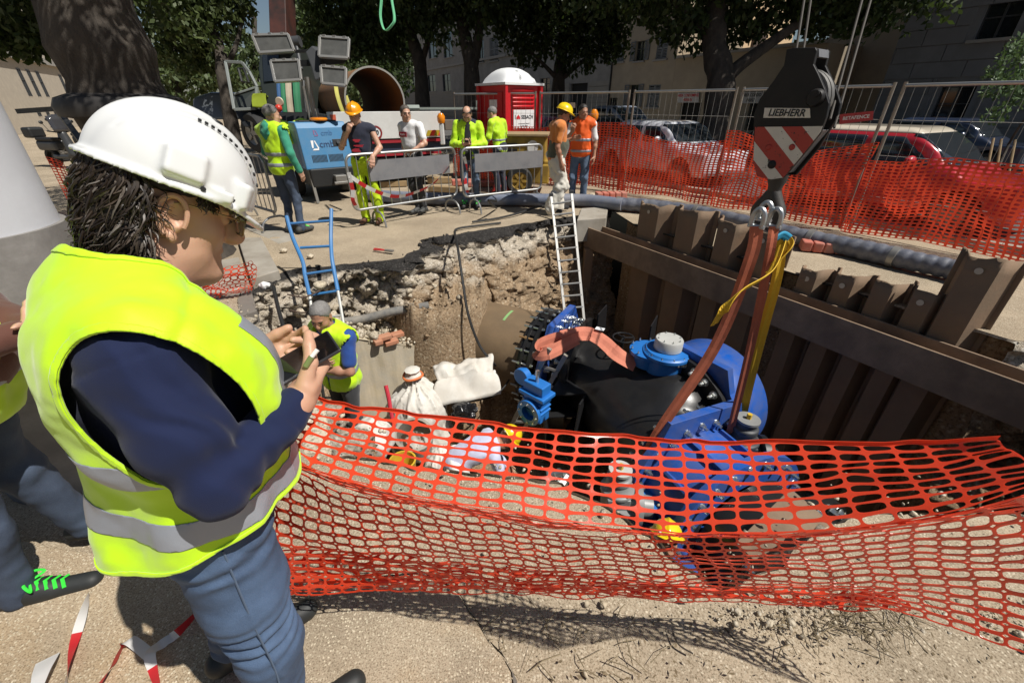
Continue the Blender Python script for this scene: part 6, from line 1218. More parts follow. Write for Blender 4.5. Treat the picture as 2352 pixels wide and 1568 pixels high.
# low clutter on the far left: red mesh in the shade behind the man
def lnet(u, v): a = D(90, 330, 7.5); b_ = D(260, 340, 6.8); p = np.array(a)[None, None]*0; x = a.x+(b_.x-a.x)*u; y = a.y+(b_.y-a.y)*u+.1*np.sin(u*14); return np.stack([x, y, .02+.9*v*(1-.25*np.sin(u*3.1))], -1)
tag(net_mesh(lnet, 30, 18, M_net2, 'barrier_net', (.74, .66), 2), 'dark red net strung in the shade left of the man\'s hair', 'safety net')
# ================================================================== PEOPLE
def skinmat(name, c):
    m = bpy.data.materials.new(name); nt, b, co = nodes(m); k = mix(nt, noi(nt, co, 14, 5), tuple(x*y for x, y in zip(c, (.86, .80, .80))), tuple(min(1, x*1.08) for x in c)); k = mix(nt, ramp(nt, noi(nt, co, 5, 3), [(.5, (0, 0, 0)), (.8, (.5, .5, .5))]), k, (c[0]*.95, c[1]*.6, c[2]*.55))
    nt.links.new(k, b.inputs['Base Color']); b.inputs['Roughness'].default_value = .48; b.inputs['Subsurface Weight'].default_value = .12; b.inputs['Subsurface Radius'].default_value = (.012, .005, .003); b.inputs['Subsurface Scale'].default_value = .6
    bump(nt, b, noi(nt, co, 260, 3, .6), .25, .0012); return m
SK1 = skinmat('skin_light', (.56, .34, .235)); SK2 = skinmat('skin_tan', (.42, .23, .145))
def jeansmat(name, a, b2):
    m = bpy.data.materials.new(name); nt, b, co = nodes(m); c = mix(nt, ramp(nt, noi(nt, co, 4, 6, .6), [(.35, (0, 0, 0)), (.68, (1, 1, 1))]), a, b2); c = mix(nt, .12, c, mix(nt, noi(nt, co, 320, 2), a, (.35, .42, .52))); nt.links.new(c, b.inputs['Base Color']); b.inputs['Roughness'].default_value = .85; bump(nt, b, math_(nt, 'ADD', noi(nt, co, 400, 2), math_(nt, 'MULTIPLY', noi(nt, co, 22, 4), 2.)), .3, .003); return m
M_jean = jeansmat('denim_mid', (.045, .075, .13), (.13, .19, .28)); M_jeand = jeansmat('denim_dark', (.018, .03, .06), (.05, .075, .125))
def cloth(name, c, fine=180, rough=.85, var=.08, sheen=.2): return mat(name, c, rough, 0, var, 5, .2, fine, sheen=sheen)
M_hv = mat('hivis_vest', (.50, .80, .0), .65, 0, .05, 4, .2, 420, sheen=.3, bdist=.0015); M_band = mat('reflective_band', (.30, .32, .36), .38, .25, .05, 6, .1, 300); M_hvo = mat('hivis_orange', (.85, .12, .01), .7, 0, .06, 4, .2, 160)
def rotm(pitch=0, yaw=0, roll=0): return np.array(Matrix.Rotation(yaw, 3, 'Z') @ Matrix.Rotation(-pitch, 3, 'X') @ Matrix.Rotation(roll, 3, 'Y'))   # pitch: nod down
BASE = dict(pel=(0, 0, .96), wai=(0, 0, 1.10), nec=(0, -.015, 1.47), hed=(0, .03, 1.615), shoR=(.185, -.01, 1.415), elbR=(.245, -.04, 1.13), wrR=(.25, .06, .89), shoL=(-.185, -.01, 1.415), elbL=(-.245, -.04, 1.13), wrL=(-.25, .06, .89),
            hipR=(.09, 0, .93), kneR=(.105, .03, .50), ankR=(.115, -.02, .09), hipL=(-.09, 0, .93), kneL=(-.105, .03, .50), ankL=(-.115, -.02, .09), toeR=None, toeL=None, hdR=None, hdL=None)
A_ = lambda p: np.array(p, float)
def unit(v): v = A_(v); return v/max(np.linalg.norm(v), 1e-9)
def fr(x, z):
    z = unit(z); y = unit(np.cross(z, x)); x = np.cross(y, z); return np.stack([x, y, z], 1)
def torso(s, J, pad=0, k=.05, sh=1., parts='cbps'):
    R = fr(J['shoR']-J['shoL'], J['nec']-J['wai']); c = J['nec']*.58+J['wai']*.42
    if 'c' in parts: s.ell(c, A_((.172, .118, .20))*sh+pad, k, R)
    if 'b' in parts: s.ell(J['wai']*.75+c*.25+R[:, 1]*.012, A_((.158, .125, .18))*sh+pad, k, R)
    if 'p' in parts: s.ell(J['pel'], A_((.168, .125, .14))*sh+pad, k, fr(J['hipR']-J['hipL'], J['wai']-J['pel']))
    if 's' in parts: s.cone(J['shoL'], J['shoR'], .062+pad, .062+pad, k); s.cone(J['nec'], (J['shoR']+J['nec'])/2+A_((0, 0, -.01)), .058+pad, .055+pad, k); s.cone(J['nec'], (J['shoL']+J['nec'])/2+A_((0, 0, -.01)), .058+pad, .055+pad, k)
    return s
def head_prims(s, h, R, k=.02, detail=False, jaw=1.):
    T = lambda p: h+R @ A_(p)
    s.ell(T((0, -.012, .035)), (.076, .097, .088), k, R); s.ell(T((0, .03, -.035)), (.062, .066, .085), .03, R); s.ell(T((0, .04, -.088)), (.046*jaw, .046, .032), .03, R)
    for y in (-1, 1): s.ell(T((y*.038, .05, -.028)), (.03, .032, .028), .02, R); s.ell(T((y*.05, .012, -.075)), (.018, .04, .026), .03, R)
    s.cone(T((0, .088, .012)), T((0, .112, -.028)), .009, .0145, .012); s.ell(T((0, .108, -.034)), (.019, .014, .010), .008, R)
    s.ell(T((0, .083, .022)), (.052, .014, .010), .012, R)
    s.ell(T((0, .088, -.062)), (.025, .012, .0075), .008, R); s.ell(T((0, .086, -.076)), (.022, .012, .0075), .008, R); s.ell(T((0, .078, -.104)), (.021, .018, .016), .014, R)
    s.ell(T((0, .099, -.0695)), (.024, .006, .0022), .004, R, 's')
    for y in (-1, 1):
        s.ell(T((y*.032, .101, .006)), (.017, .013, .0105), .012, R, 's'); s.ell(T((y*.032, .083, .005)), (.0125, .0115, .010), .003, R)
        E = R @ np.array(Matrix.Rotation(y*-.32, 3, 'Z')); s.ell(T((y*.078, -.012, -.008)), (.011, .022, .034), .006, E)
        s.ell(T((y*.087, -.006, -.002)), (.008, .012, .020), .004, E, 's')
    return s
def hand_prims(s, w, d, n, side, curl=.5, spread=.12, sc=1., k=.008, curls=None, thumb=(.55, .5), tcurl=.4, thx=.75):
    """w wrist, d towards the fingers, n palm normal (palm side), side +1 right hand"""
    d = unit(d); n = unit(A_(n)-d*(A_(n)@d)); x = np.cross(d, n)*side       # x towards the thumb
    P = lambda a, b, c: w+(d*a+x*b+n*c)*sc
    R = np.stack([x, n, d], 1); s.box(P(.048, 0, 0), A_((.040, .015, .046))*sc, .012*sc, k, R); s.cone(P(-.01, 0, 0), P(.03, 0, 0), .026*sc, .027*sc, .02)
    for i, (b, L, r) in enumerate(((.029, .082, .0088), (.0095, .092, .0092), (-.0105, .086, .0088), (-.029, .068, .0078))):
        c = (curls[i] if curls else curl); p = P(.088-.004*abs(i-1.3), b, .002); an = c*.55; sp = spread*(1.2-i)*.5
        pts = [p]
        for f in (.45, .31, .24):
            dd = d*math.cos(an)+n*math.sin(an)+x*sp*math.cos(an); pts.append(pts[-1]+unit(dd)*L*f*sc); an += c*.85
        s.cone(P(.05, b*.8, 0), p, .010*sc, r*1.15*sc, k); s.chain(pts, [r*1.08*sc, r*1.0*sc, r*.93*sc, r*.8*sc], .004)
    t0 = P(.018, .026, .008); td = unit(d*thumb[0]+x*thx+n*thumb[1]); t1 = t0+td*.042*sc; td2 = unit(td*(1-tcurl)+d*.5*tcurl+n*.5*tcurl-x*.35*tcurl); t2 = t1+td2*.034*sc; t3 = t2+unit(td2+d*.3*tcurl-x*.3*tcurl)*.026*sc
    s.chain([t0, t1, t2, t3], [.016*sc, .0125*sc, .0108*sc, .0088*sc], .006); return [t1, t2, t3]
def person(label, loc, yaw, pose={}, top=None, sleeve=1., legs=None, shoes=None, skin=SK1, hair=None, hairc=.0, helmet=None, vest=None, bands=(), vestlen=.62, res=.014, H=1.75, hpitch=0., hyaw=0., hands=None, baggy=0., sleevem=None, hood=None, jacket=False, gait=0., legonly=False, overs=None, lace=None, glasses=False, group=None, belly=0., hroll=0.):
    J = {k: (A_(v) if v is not None else None) for k, v in BASE.items()}
    for k, v in pose.items(): J[k] = A_(v)
    t = thing('person', label, 'person', (0, 0, 0), group); HR = rotm(hpitch, hyaw, hroll); hands = hands or {}
    # --- skin: one surface
    s = SDF(); head_prims(s, J['hed'], HR); s.cone(J['nec']+A_((0, 0, -.03)), J['hed']+HR @ A_((0, -.02, -.06)), .060, .054, .03); torso(s, J, -.02)
    for q in 'RL':
        sg = 1 if q == 'R' else -1; s.chain([J['sho'+q], J['elb'+q], J['wr'+q]], [.048, .040, .028], .02); s.ell((J['elb'+q]*.7+J['wr'+q]*.3), (.043,)*3, .03)
        hd = hands.get(q, {}); d = J['hd'+q] if J['hd'+q] is not None else J['wr'+q]-J['elb'+q]; hand_prims(s, J['wr'+q], d, hd.get('n', (-sg, .1, 0)), sg, hd.get('curl', .45), k=.01)
        s.chain([J['hip'+q], J['kne'+q], J['ank'+q]], [.055, .036, .028], .02)
    sdf_obj('body', s, min(res, .0095), skin, t)
    T = lambda p: J['hed']+HR @ A_(p)
    for y in (-1, 1): mb = MB(); mb.ball(T((y*.032, .0915, .005)), .0065, 8, (1.3, 1, .75)); mb.build('eye', M_rub, t, smooth=True)
    for y in (-1, 1): mb = MB(); mb.tube([T((y*.014, .101, .021)), T((y*.032, .100, .026)), T((y*.05, .086, .022))], .0035, 5); mb.build('eyebrow', mat('brow_dark', (.03, .022, .018), .9), t, smooth=True)
    if glasses:
        mb = MB()
        for y in (-1, 1): mb.tube([T((y*.033+.024*math.cos(a), .112-.006*abs(math.cos(a)), .004+.017*math.sin(a))) for a in np.linspace(0, 6.283, 15)], .0022, 5); mb.tube([T((y*.057, .104, .008)), T((y*.078, .05, .012)), T((y*.08, -.01, .008))], .002, 5)
        mb.build('glasses', M_dark, t, smooth=True)
    if hair is not None:
        s = SDF(); s.ell(T((0, -.016, .042)), (.083, .102, .092), .02, HR)
        def cut(P, f):
            q = (P-J['hed']) @ HR; pl = (q[..., 1]-.045-.03*np.clip(1-np.abs(q[..., 0])/.08, 0, 1))*.8-(q[..., 2]-.045)*.9; low = -.055-q[..., 2]-np.clip(q[..., 1]+.03, 0, 1)*-1.3
            f = f+fbm(P*55, 3, 3)*.004; f = np.maximum(f, pl); f = np.maximum(f, low)
            if hairc: f = np.maximum(f, (q[..., 2]-.085+hairc*.0)+0*q[..., 1])
            return f
        sdf_obj('hair', s, .009, hair, t, cut)
    if helmet is not None:
        s = SDF(); Hc = T((0, -.005, .062)); s.ell(Hc, (.112, .135, .112), .01, HR); s.ell(Hc+HR @ A_((0, .0, .03)), (.022, .13, .092), .015, HR)
        def cut(P, f): q = (P-Hc) @ HR; return np.maximum(f, -q[..., 2]-.002)
        sdf_obj('helmet', s, .0095, helmet, t, cut); mb = MB(); rim = []
        x_, y_, z_ = HR[:, 0], HR[:, 1], HR[:, 2]
        outer = [(.128*math.sin(a), .150*math.cos(a)+(.045*max(0, math.cos(a))**2), .0-.018*max(0, math.cos(a))**3) for a in np.linspace(0, 2*math.pi, 33)[:-1]]; inner_ = [(.10*math.sin(a), .125*math.cos(a), .012) for a in np.linspace(0, 2*math.pi, 33)[:-1]]
        vs = [tuple(Hc+HR @ A_(p)) for p in outer]+[tuple(Hc+HR @ A_(p)) for p in inner_]; mb.add(vs, [(i, (i+1) % 32, 32+(i+1) % 32, 32+i) for i in range(32)]); mb.build('helmet_brim', helmet, t, smooth=True, solid=.006)
    # --- clothes
    wr = lambda P, a=.007, f=9, sd=1: fbm(P*f+sd*11, 3, sd)*a
    sd_ = int(abs(loc[0]*37+loc[1]*91)) % 50
    if not legonly or top is not None:
        s = SDF(); torso(s, J, .008+belly)
        if belly: s.ell(J['wai']+A_((0, .06, 0)), (.15, .12, .15), .05)
        for q in 'RL':
            sh, e, w_ = J['sho'+q], J['elb'+q], J['wr'+q]
            if sleeve >= 1: s.chain([sh, e, e+(w_-e)*.96], [.066+(.012 if jacket else 0), .056+(.012 if jacket else 0), .042+(.01 if jacket else 0)], .03)
            elif sleeve > 0: s.cone(sh, sh+(e-sh)*sleeve*1.6, .066, .062, .03)
            else: s.cone(sh*.92+J['nec']*.08, sh, .07, .06, .03)
        wz = J['pel'][2]-.10; nk = J['nec']
        def cut(P, f):
            f = f+wr(P, .014 if jacket else (.005 if vest is not None else .009), 8, sd_)+wr(P*A_((1, 1, .6)), .005, 21, sd_+1); f = np.maximum(f, wz-P[..., 2]) if abs(J['nec'][2]-J['pel'][2]) > .3 else f
            q = np.linalg.norm(P-(J['hed']*.55+nk*.45), axis=-1); return np.maximum(f, .078-q)
        sdf_obj('jacket' if jacket else 'shirt', s, res, top, t, cut)
        if jacket and bands:
            f, lo, h = s.field(res, lambda P, f: np.maximum(cut(P, f)-.004, np.abs(P[..., 2]-bands[0])-.028) if len(bands) == 1 else np.maximum(cut(P, f)-.004, np.minimum(np.abs(P[..., 2]-bands[0]), np.abs(P[..., 2]-bands[1]))-.026)); V, Q = surface(f, lo, h); link_mesh('reflective_band', np_mesh(V, Q), M_band, t, smooth=True)
    if vest is not None:
        s = SDF(); torso(s, J, .032+belly*1.2, .06)
        for q in 'RL': s.cone(J['sho'+q]+(J['sho'+q]-J['nec'])*.12+A_((0, 0, -.0)), J['sho'+q]*.3+J['elb'+q]*.7+(J['sho'+q]-J['nec'])*.4, .078, .10, .01, 's')
        zb = J['nec'][2]-vestlen; nk = J['hed']*.5+J['nec']*.5; Ft = fr(J['shoR']-J['shoL'], J['nec']-J['wai'])[:, 1]
        def vcut(P, f):
            f = f+wr(P, .014, 6, sd_+3)+wr(P*A_((1, 1, .5)), .007, 19, sd_); f = np.maximum(f, zb-P[..., 2]); f = np.maximum(f, .088-np.linalg.norm(P-nk, axis=-1))
            q = P-J['nec']; vf = q @ Ft; lat = np.abs(q @ unit(J['shoR']-J['shoL'])); return np.maximum(f, np.where(vf > .02, .045*np.clip(1+(q[..., 2]+.0)/.30, 0, 1)+.012-lat, -1)) if overs == 'open' else f
        f, lo, h = s.field(res, vcut); V, Q = surface(f, lo, h); link_mesh('vest', np_mesh(V, Q), vest, t, smooth=True)
        P = np.stack(np.meshgrid(*[lo[i]+h*np.arange(f.shape[i]) for i in range(3)], indexing='ij'), -1)
        for zz in bands:
            g = np.maximum(f-.004, np.abs(P[..., 2]-zz+.02*P[..., 1])-.027); V, Q = surface(g, lo, h); link_mesh('reflective_band', np_mesh(V, Q), M_band, t, smooth=True)
    if hood is not None:
        s = SDF(); s.ell(J['nec']+A_((0, -.055, -.01)), (.12, .075, .085), .03).cone(J['nec']+A_((-.08, .02, .0)), J['nec']+A_((.08, .02, .0)), .05, .05, .03).ell(J['nec']+A_((0, -.11, -.07)), (.08, .035, .09), .04); sdf_obj('hood', s, res, hood, t, lambda P, f: f+wr(P, .014, 13, 5))
    s = SDF(); torso(s, J, .006+baggy*.4, .05, 1., 'p')
    for q in 'RL':
        hp_, kn, an = J['hip'+q], J['kne'+q], J['ank'+q]; s.chain([hp_, kn, an+A_((0, 0, -.01))], [.092+baggy, .066+baggy, .056+baggy*1.1], .03)
    tz = J['wai'][2]+.02
    def lcut(P, f):
        f = f+wr(P, .010+baggy*.6, 8 if not baggy else 6, sd_+7)*(1+1.2*np.exp(-((P[..., 2]-J['kneR'][2])/.12)**2)) + wr(P*A_((1, 1, 2.5)), .006, 10, sd_)*np.clip(1-P[..., 2]/.35, 0, 1); return np.maximum(f, P[..., 2]-tz)
    sdf_obj('trousers', s, res, legs, t, lcut)
    for q in 'RL':
        an = J['ank'+q]; to = J['toe'+q] if J['toe'+q] is not None else an+A_((.02 if q == 'R' else -.02, .185, -.055)); bk = an-(to-an)*.25; bk[2] = to[2]+.005
        s = SDF(); s.cone(bk+A_((0, 0, .02)), to+A_((0, 0, .012)), .042, .036, .02).cone(an, an*.6+to*.4, .050, .036, .03); zf = min(to[2], bk[2])-.03
        sh_ = sdf_obj('shoe', s, min(res, .011), shoes, t, lambda P, f: np.maximum(f, zf-P[..., 2]))
        if lace is not None:
            mb = MB(); d = unit(to-an); x = unit(np.cross(d, (0, 0, 1)))
            for k in range(5): p = an*(.80-.11*k)+to*(.20+.11*k)+A_((0, 0, .040-.001*k)); mb.tube([p-x*.028-A_((0, 0, .012)), p+A_((0, 0, .004)), p+x*.028+d*.012-A_((0, 0, .012))], .006, 5)
            for k in (-1, 1): p = an*.75+to*.25+A_((0, 0, .045)); mb.tube(bezier([p, p+x*k*.03+A_((0, 0, .02)), p+x*k*.045+d*.02, p+x*k*.01], 4), .005, 5)
            mb.build('laces', lace, t, smooth=True)
    t.location = loc; t.rotation_euler = (0, 0, yaw); return t
M_green = cloth('hoodie_green', (.035, .28, .17)); M_navyc = cloth('navy_cloth', (.012, .016, .035)); M_blackc = cloth('black_cloth', (.012, .012, .014)); M_grey_tr = cloth('charcoal_trousers', (.035, .036, .04)); M_whitec = cloth('white_cotton', (.74, .74, .74)); M_bluet = cloth('blue_tshirt', (.015, .06, .26)); M_orget = cloth('orange_tshirt', (.62, .20, .04)); M_olive = cloth('olive_cotton', (.085, .09, .06)); M_cov = cloth('white_overall', (.66, .63, .55)); M_lilac = cloth('lilac_shirt', (.52, .54, .70)); M_wht2 = cloth('white_trousers', (.78, .77, .74)); M_boot = mat('boot_brown', (.10, .045, .025), .6, 0, .2, 8); M_shoeg = mat('shoe_grey', (.06, .062, .06), .7, 0, .3, 20); M_lace = mat('lace_green', (.05, .72, .06), .5); M_hair_g = mat('hair_grey', (.20, .19, .18), .7, 0, .5, 90, .5, 120); M_hair_d = mat('hair_dark', (.022, .017, .014), .6, 0, .5, 90, .5, 120); M_hair_b = mat('hair_greybrown', (.085, .07, .058), .65, 0, .4, 90, .5, 120); M_hel_o = mat('helmet_orange', (.85, .33, .005), .3, 0, .04, 4, coat=.5); M_hel_y = mat('helmet_yellow', (.85, .60, .01), .3, 0, .04, 4, coat=.4); M_hvp = mat('hivis_trousers', (.50, .70, .01), .75, 0, .08, 4, .2, 160)
PI = math.pi
person('person in green hoodie and yellow vest seen from behind by the blue light tower', G(684, 533), math.radians(-22), dict(wrR=(.30, .03, .90), elbR=(.29, -.05, 1.14), elbL=(-.27, .03, 1.13), wrL=(-.22, .17, 1.0), kneL=(-.13, .06, .5), hed=(.015, .035, 1.61)), M_green, 1., M_jeand, M_shoeg, SK1, M_hair_g, vest=M_hv, bands=(1.12, .985), vestlen=.62, hyaw=-.5, hpitch=.1, hood=M_green, lace=M_lace)
p = person('person in orange helmet and dark sleeveless top leaning over the left barrier', G(858, 512), PI-.05, dict(elbR=(.29, .07, 1.16), wrR=(.07, .235, 1.40), hdR=(-.06, .02, .1), elbL=(-.30, .04, 1.16), wrL=(-.24, .25, 1.05), hdL=(0, .06, -.1), nec=(0, .02, 1.46), hed=(0, .075, 1.60)), M_navyc, 0., M_hvp, M_boot, SK1, None, helmet=M_hel_o, hpitch=.25, hyaw=.15, hands={'R': dict(curl=1.1, n=(-.4, -.8, .3)), 'L': dict(curl=.35, n=(.3, -.9, 0))}, baggy=.012)
s = SDF(); T_ = BASE; s.ell((0, .105, 1.58-.05), (.05, .035, .04), .01)
def chest_text(p, lines, z, y, m, size=.06):
    for k, l in enumerate(lines): o = text(l, size, (0, y, z-k*size*1.1), (-1, 0, 0), (0, 0, 1), 'shirt_print', m); o.parent = p
for k, (x, z, sx, sz) in enumerate(((.0, 1.26, .05, .03), (-.03, 1.19, .07, .02), (.02, 1.13, .06, .035), (-.05, 1.08, .04, .02))):
    mb = MB(); q = [(x+sx*math.cos(a)*(1+.4*math.sin(3*a+k)), .142+.012*math.cos(x*9), z+sz*math.sin(a)*(1+.3*math.cos(2*a))) for a in np.linspace(0, 6.28, 15)[:-1]]; mb.prism(q, (0, .004, 0)); o = mb.build('shirt_print', mat('print_red', (.5, .03, .05), .8)); o.parent = p
p = person('person in white t-shirt with sunglasses resting one hand on the left barrier', G(963, 488), math.radians(152), dict(elbL=(-.32, .05, 1.17), wrL=(-.20, .27, 1.06), hdL=(.1, .04, -.02), elbR=(.25, -.08, 1.15), wrR=(.20, -.02, .92), kneR=(.04, .07, .5), ankR=(-.02, .02, .09), nec=(.02, .02, 1.46), hed=(.03, .045, 1.60)), M_whitec, .42, M_grey_tr, M_shoeg, SK1, M_hair_b, hyaw=1.0, hands={'L': dict(curl=.9, n=(0, 0, -1))}, glasses=True)
mb = MB(); mb.box((.05, .152, 1.30), (.16, .006, .075)); o = mb.build('shirt_print', mat('print_red', (.5, .03, .05))); o.parent = p; o = text('team', .05, (.05, .157, 1.30), (-1, 0, 0), (0, 0, 1), 'shirt_lettering', mat('board_white', (.8, .8, .8))); o.parent = p
p4 = person('person in open yellow jacket looking down at a phone behind the right barrier', G(1083, 476), PI+.0, dict(elbR=(.27, .06, 1.12), wrR=(.075, .24, 1.11), elbL=(-.27, .06, 1.12), wrL=(-.06, .24, 1.11), nec=(0, .01, 1.45), hed=(0, .06, 1.585), hdR=(-.1, .06, .05), hdL=(.1, .06, .05)), M_hv, 1., M_jean, M_shoeg, SK1, M_hair_d, hpitch=.65, jacket=True, bands=(1.02, .93), lace=M_lace, glasses=True, hands={'R': dict(curl=.9, n=(-.5, 0, .8)), 'L': dict(curl=.9, n=(.5, 0, .8))}, hairc=.012)
s = SDF(); J_ = {k: (A_(v) if v is not None else None) for k, v in BASE.items()}; torso(s, J_, .018)
def shirtf(P, f): return np.maximum(np.maximum(f, .85-P[..., 2]), np.maximum(np.abs(P[..., 0])-.055-.02*(1.4-P[..., 2]), .02-P[..., 1]))
o = sdf_obj('black_shirt_front', s, .012, M_blackc, p4, shirtf)
s = SDF(); torso(s, J_, .017, parts='s'); o = sdf_obj('navy_shoulders', s, .012, M_navyc, p4, lambda P, f: np.maximum(f, np.maximum(np.abs(P[..., 0])-.15, 1.37-P[..., 2]-.0)))
ph = thing('mobile_phone', 'small dark phone held by the man in the open yellow jacket', 'phone', (0, 0, 0)); mb = MB(); mb.box((0, .30, 1.16), (.07, .14, .01), Matrix.Rotation(-.5, 3, 'X') if False else Matrix.Rotation(.6, 3, 'X')); mb.build('phone_case', M_dark, ph, bevel=.004); ph.location = p4.location; ph.rotation_euler = p4.rotation_euler
person('person in yellow jacket and navy trousers standing with back turned by the toilet cabin', G(1150, 449), math.radians(55), dict(nec=(.0, .10, 1.45), hed=(.0, .19, 1.57), elbR=(.27, .06, 1.15), wrR=(.2, .22, 1.0), wai=(0, .02, 1.1), shoR=(.185, .07, 1.41), shoL=(-.185, .07, 1.41), elbL=(-.26, .1, 1.16), wrL=(-.2, .26, 1.0)), M_hv, 1., M_navyc, M_boot, SK1, M_hair_g, hpitch=.35, hyaw=.3, jacket=True, bands=(1.10, .94))
p6 = person('person in yellow helmet, orange t-shirt and baggy white trousers at the ladder top', G(1272, 489), math.radians(-78), dict(elbR=(.23, -.06, 1.12), wrR=(.235, .02, .86), nec=(0, .03, 1.46), hed=(0, .09, 1.585), kneR=(.11, .06, .5), ankR=(.12, -.10, .10), ankL=(-.12, .12, .10), kneL=(-.11, .10, .5), elbL=(-.24, .12, 1.15), wrL=(-.12, .32, 1.22)), M_orget, .42, M_cov, M_blackc, SK2, M_hair_d, helmet=M_hel_y, hpitch=.35, hyaw=-.1, baggy=.045, belly=.012)
s = SDF(); J_ = {k: (A_(v) if v is not None else None) for k, v in BASE.items()}; J_['nec'] = A_((0, .03, 1.46)); torso(s, J_, .03, parts='bp'); s.ell(A_((0, .06, 1.12)), (.17, .14, .17), .05); o = sdf_obj('olive_shirt_tail', s, .014, M_olive, p6, lambda P, f: np.maximum(np.maximum(f+fbm(P*9, 3, 3)*.012, P[..., 2]-1.22-.05*P[..., 1]), .94-P[..., 2]))
person('person in orange quilted vest and jeans by the amber lamp', G(1325, 468), math.radians(160), dict(elbR=(.27, .08, 1.16), wrR=(.13, .24, 1.31), hdR=(-.03, .05, .1), elbL=(-.26, -.01, 1.13), wrL=(-.27, .05, .88)), M_whitec, .5, M_jean, M_shoeg, SK2, M_hair_d, vest=M_hvo, bands=(1.17, .98), vestlen=.60, hyaw=.7, hpitch=.05, hands={'R': dict(curl=1.0, n=(-.3, -.7, .5))}, baggy=.004, H=1.7)
person('grey haired person in yellow vest and blue t-shirt standing in the pit with folded arms', Vector((-1.60, 3.30, -1.44)), math.radians(150), dict(elbR=(.25, .08, 1.15), wrR=(-.02, .20, 1.22), hdR=(-.1, 0, .02), elbL=(-.25, .08, 1.13), wrL=(.03, .23, 1.16), hdL=(.1, 0, 0), nec=(0, .02, 1.46), hed=(.0, .06, 1.60)), M_bluet, .45, M_grey_tr, M_boot, SK2, M_hair_g, vest=M_hv, bands=(1.06,), vestlen=.58, hyaw=.5, hpitch=.3, overs='open', hands={'R': dict(curl=.6, n=(0, -1, 0)), 'L': dict(curl=.6, n=(0, -1, 0))}, res=.012)
# bent over in the pit, and one crouching
hp9 = D(1048, 1065, 4.55); b9 = Vector((hp9.x, hp9.y, hp9.z-.93))
person('person in lilac shirt, white trousers and yellow helmet bent over in the pit', b9, math.radians(-75), dict(wai=(0, .10, 1.05), nec=(0, .42, 1.14), hed=(0, .56, 1.16), shoR=(.18, .38, 1.10), shoL=(-.18, .38, 1.10), elbR=(.24, .45, .82), wrR=(.16, .58, .62), elbL=(-.24, .45, .82), wrL=(-.14, .58, .62), kneR=(.13, .06, .5), kneL=(-.13, .10, .5), ankR=(.14, -.05, .1), ankL=(-.14, 0, .1)), M_lilac, 1., M_wht2, M_boot, SK2, None, helmet=M_hel_y, hpitch=1.0, baggy=.02)
h10 = D(1515, 1215, 3.25); b10 = Vector((h10.x-.05, h10.y-.30, h10.z-1.02))
person('person in yellow helmet crouching in the pit beside the near blue flange', b10, math.radians(-20), dict(pel=(0, -.10, .45), wai=(0, .0, .58), nec=(0, .16, .86), hed=(0, .25, .96), shoR=(.18, .15, .82), shoL=(-.18, .15, .82), elbR=(.25, .33, .66), wrR=(.15, .52, .62), elbL=(-.25, .33, .66), wrL=(-.15, .52, .62), hipR=(.1, -.08, .42), hipL=(-.1, -.08, .42), kneR=(.17, .30, .50), kneL=(-.17, .30, .50), ankR=(.14, .05, .10), ankL=(-.14, .05, .10)), M_bluet, 1., M_grey_tr, M_boot, SK2, None, helmet=M_hel_y, hpitch=.6)
# at the left edge of the picture
person('person at the left edge in jeans, yellow vest and green laced trainers', Vector((-1.97, 1.03, .02)), math.radians(-72), dict(pel=(0, .15, .92), wai=(0, .22, 1.06), nec=(0, .10, 1.43), hed=(0, .16, 1.57), shoR=(.185, .10, 1.38), shoL=(-.185, .10, 1.38), hipR=(.09, .14, .89), hipL=(-.09, .14, .89), elbR=(.25, .24, 1.12), wrR=(.05, .50, 1.11), hdR=(-.1, .06, 0), elbL=(-.24, .24, 1.11), wrL=(.0, .49, 1.08), ankR=(.10, .04, .09), kneR=(.10, .10, .5), toeR=(.10, .26, .035), ankL=(-.18, .14, .09), toeL=(-.16, .36, .035), kneL=(-.13, .10, .5)), cloth('brown_shirt', (.10, .035, .022)), 1., M_jeand, mat('trainer_black', (.02, .022, .022), .6, 0, .3, 30), SK1, M_hair_d, vest=M_hv, bands=(.98,), vestlen=.63, belly=.02, lace=M_lace, res=.011)
# ================================================================== THE MAN IN THE FOREGROUND
O = Vector((-.74, .64, .065)); man = thing('person', 'man in white helmet, yellow vest and navy sweater standing close by, looking at his phone', 'person', O); Oa = A_(O)
FW = A_((.78, .62, 0)); FW /= np.linalg.norm(FW); RT = A_((FW[1], -FW[0], 0)); UP = A_((0, 0, 1))
def W(u, v, t): return A_(D(u, v, t))-Oa
def Wl(p): return A_(p)-Oa
J = {k: (A_(v) if v is not None else None) for k, v in BASE.items()}
J['shoR'] = W(322, 838, .68); J['elbR'] = W(498, 1118, .73); J['wrR'] = W(684, 922, .87)
J['shoL'] = J['shoR']-RT*.36+A_((0, 0, .01)); J['elbL'] = J['shoL']+FW*.06-RT*.05+A_((0, 0, -.27)); J['wrL'] = W(552, 850, .95)
J['nec'] = (J['shoR']+J['shoL'])/2+A_((0, 0, .055)); J['hed'] = W(388, 478, .825); J['pel'] = FW*.055+A_((0, 0, .90)); J['wai'] = FW*.06+A_((0, 0, 1.06))
J['hipR'] = FW*.055+RT*.09+A_((0, 0, .88)); J['hipL'] = FW*.055-RT*.09+A_((0, 0, .88)); J['kneR'] = Wl((-.63, .57, .52)); J['ankR'] = Wl((-.665, .535, .17)); J['toeR'] = Wl((-.515, .655, .10)); J['kneL'] = Wl((-.86, .75, .52)); J['ankL'] = Wl((-.93, .75, .17)); J['toeL'] = Wl((-.765, .885, .10))
HYAW = -math.atan2(FW[0], FW[1])+.16; HR = rotm(.44, HYAW, 0); hd = J['hed']; T = lambda p: hd+HR @ A_(p)
SK3 = skinmat('skin_foreground', (.56, .335, .225))
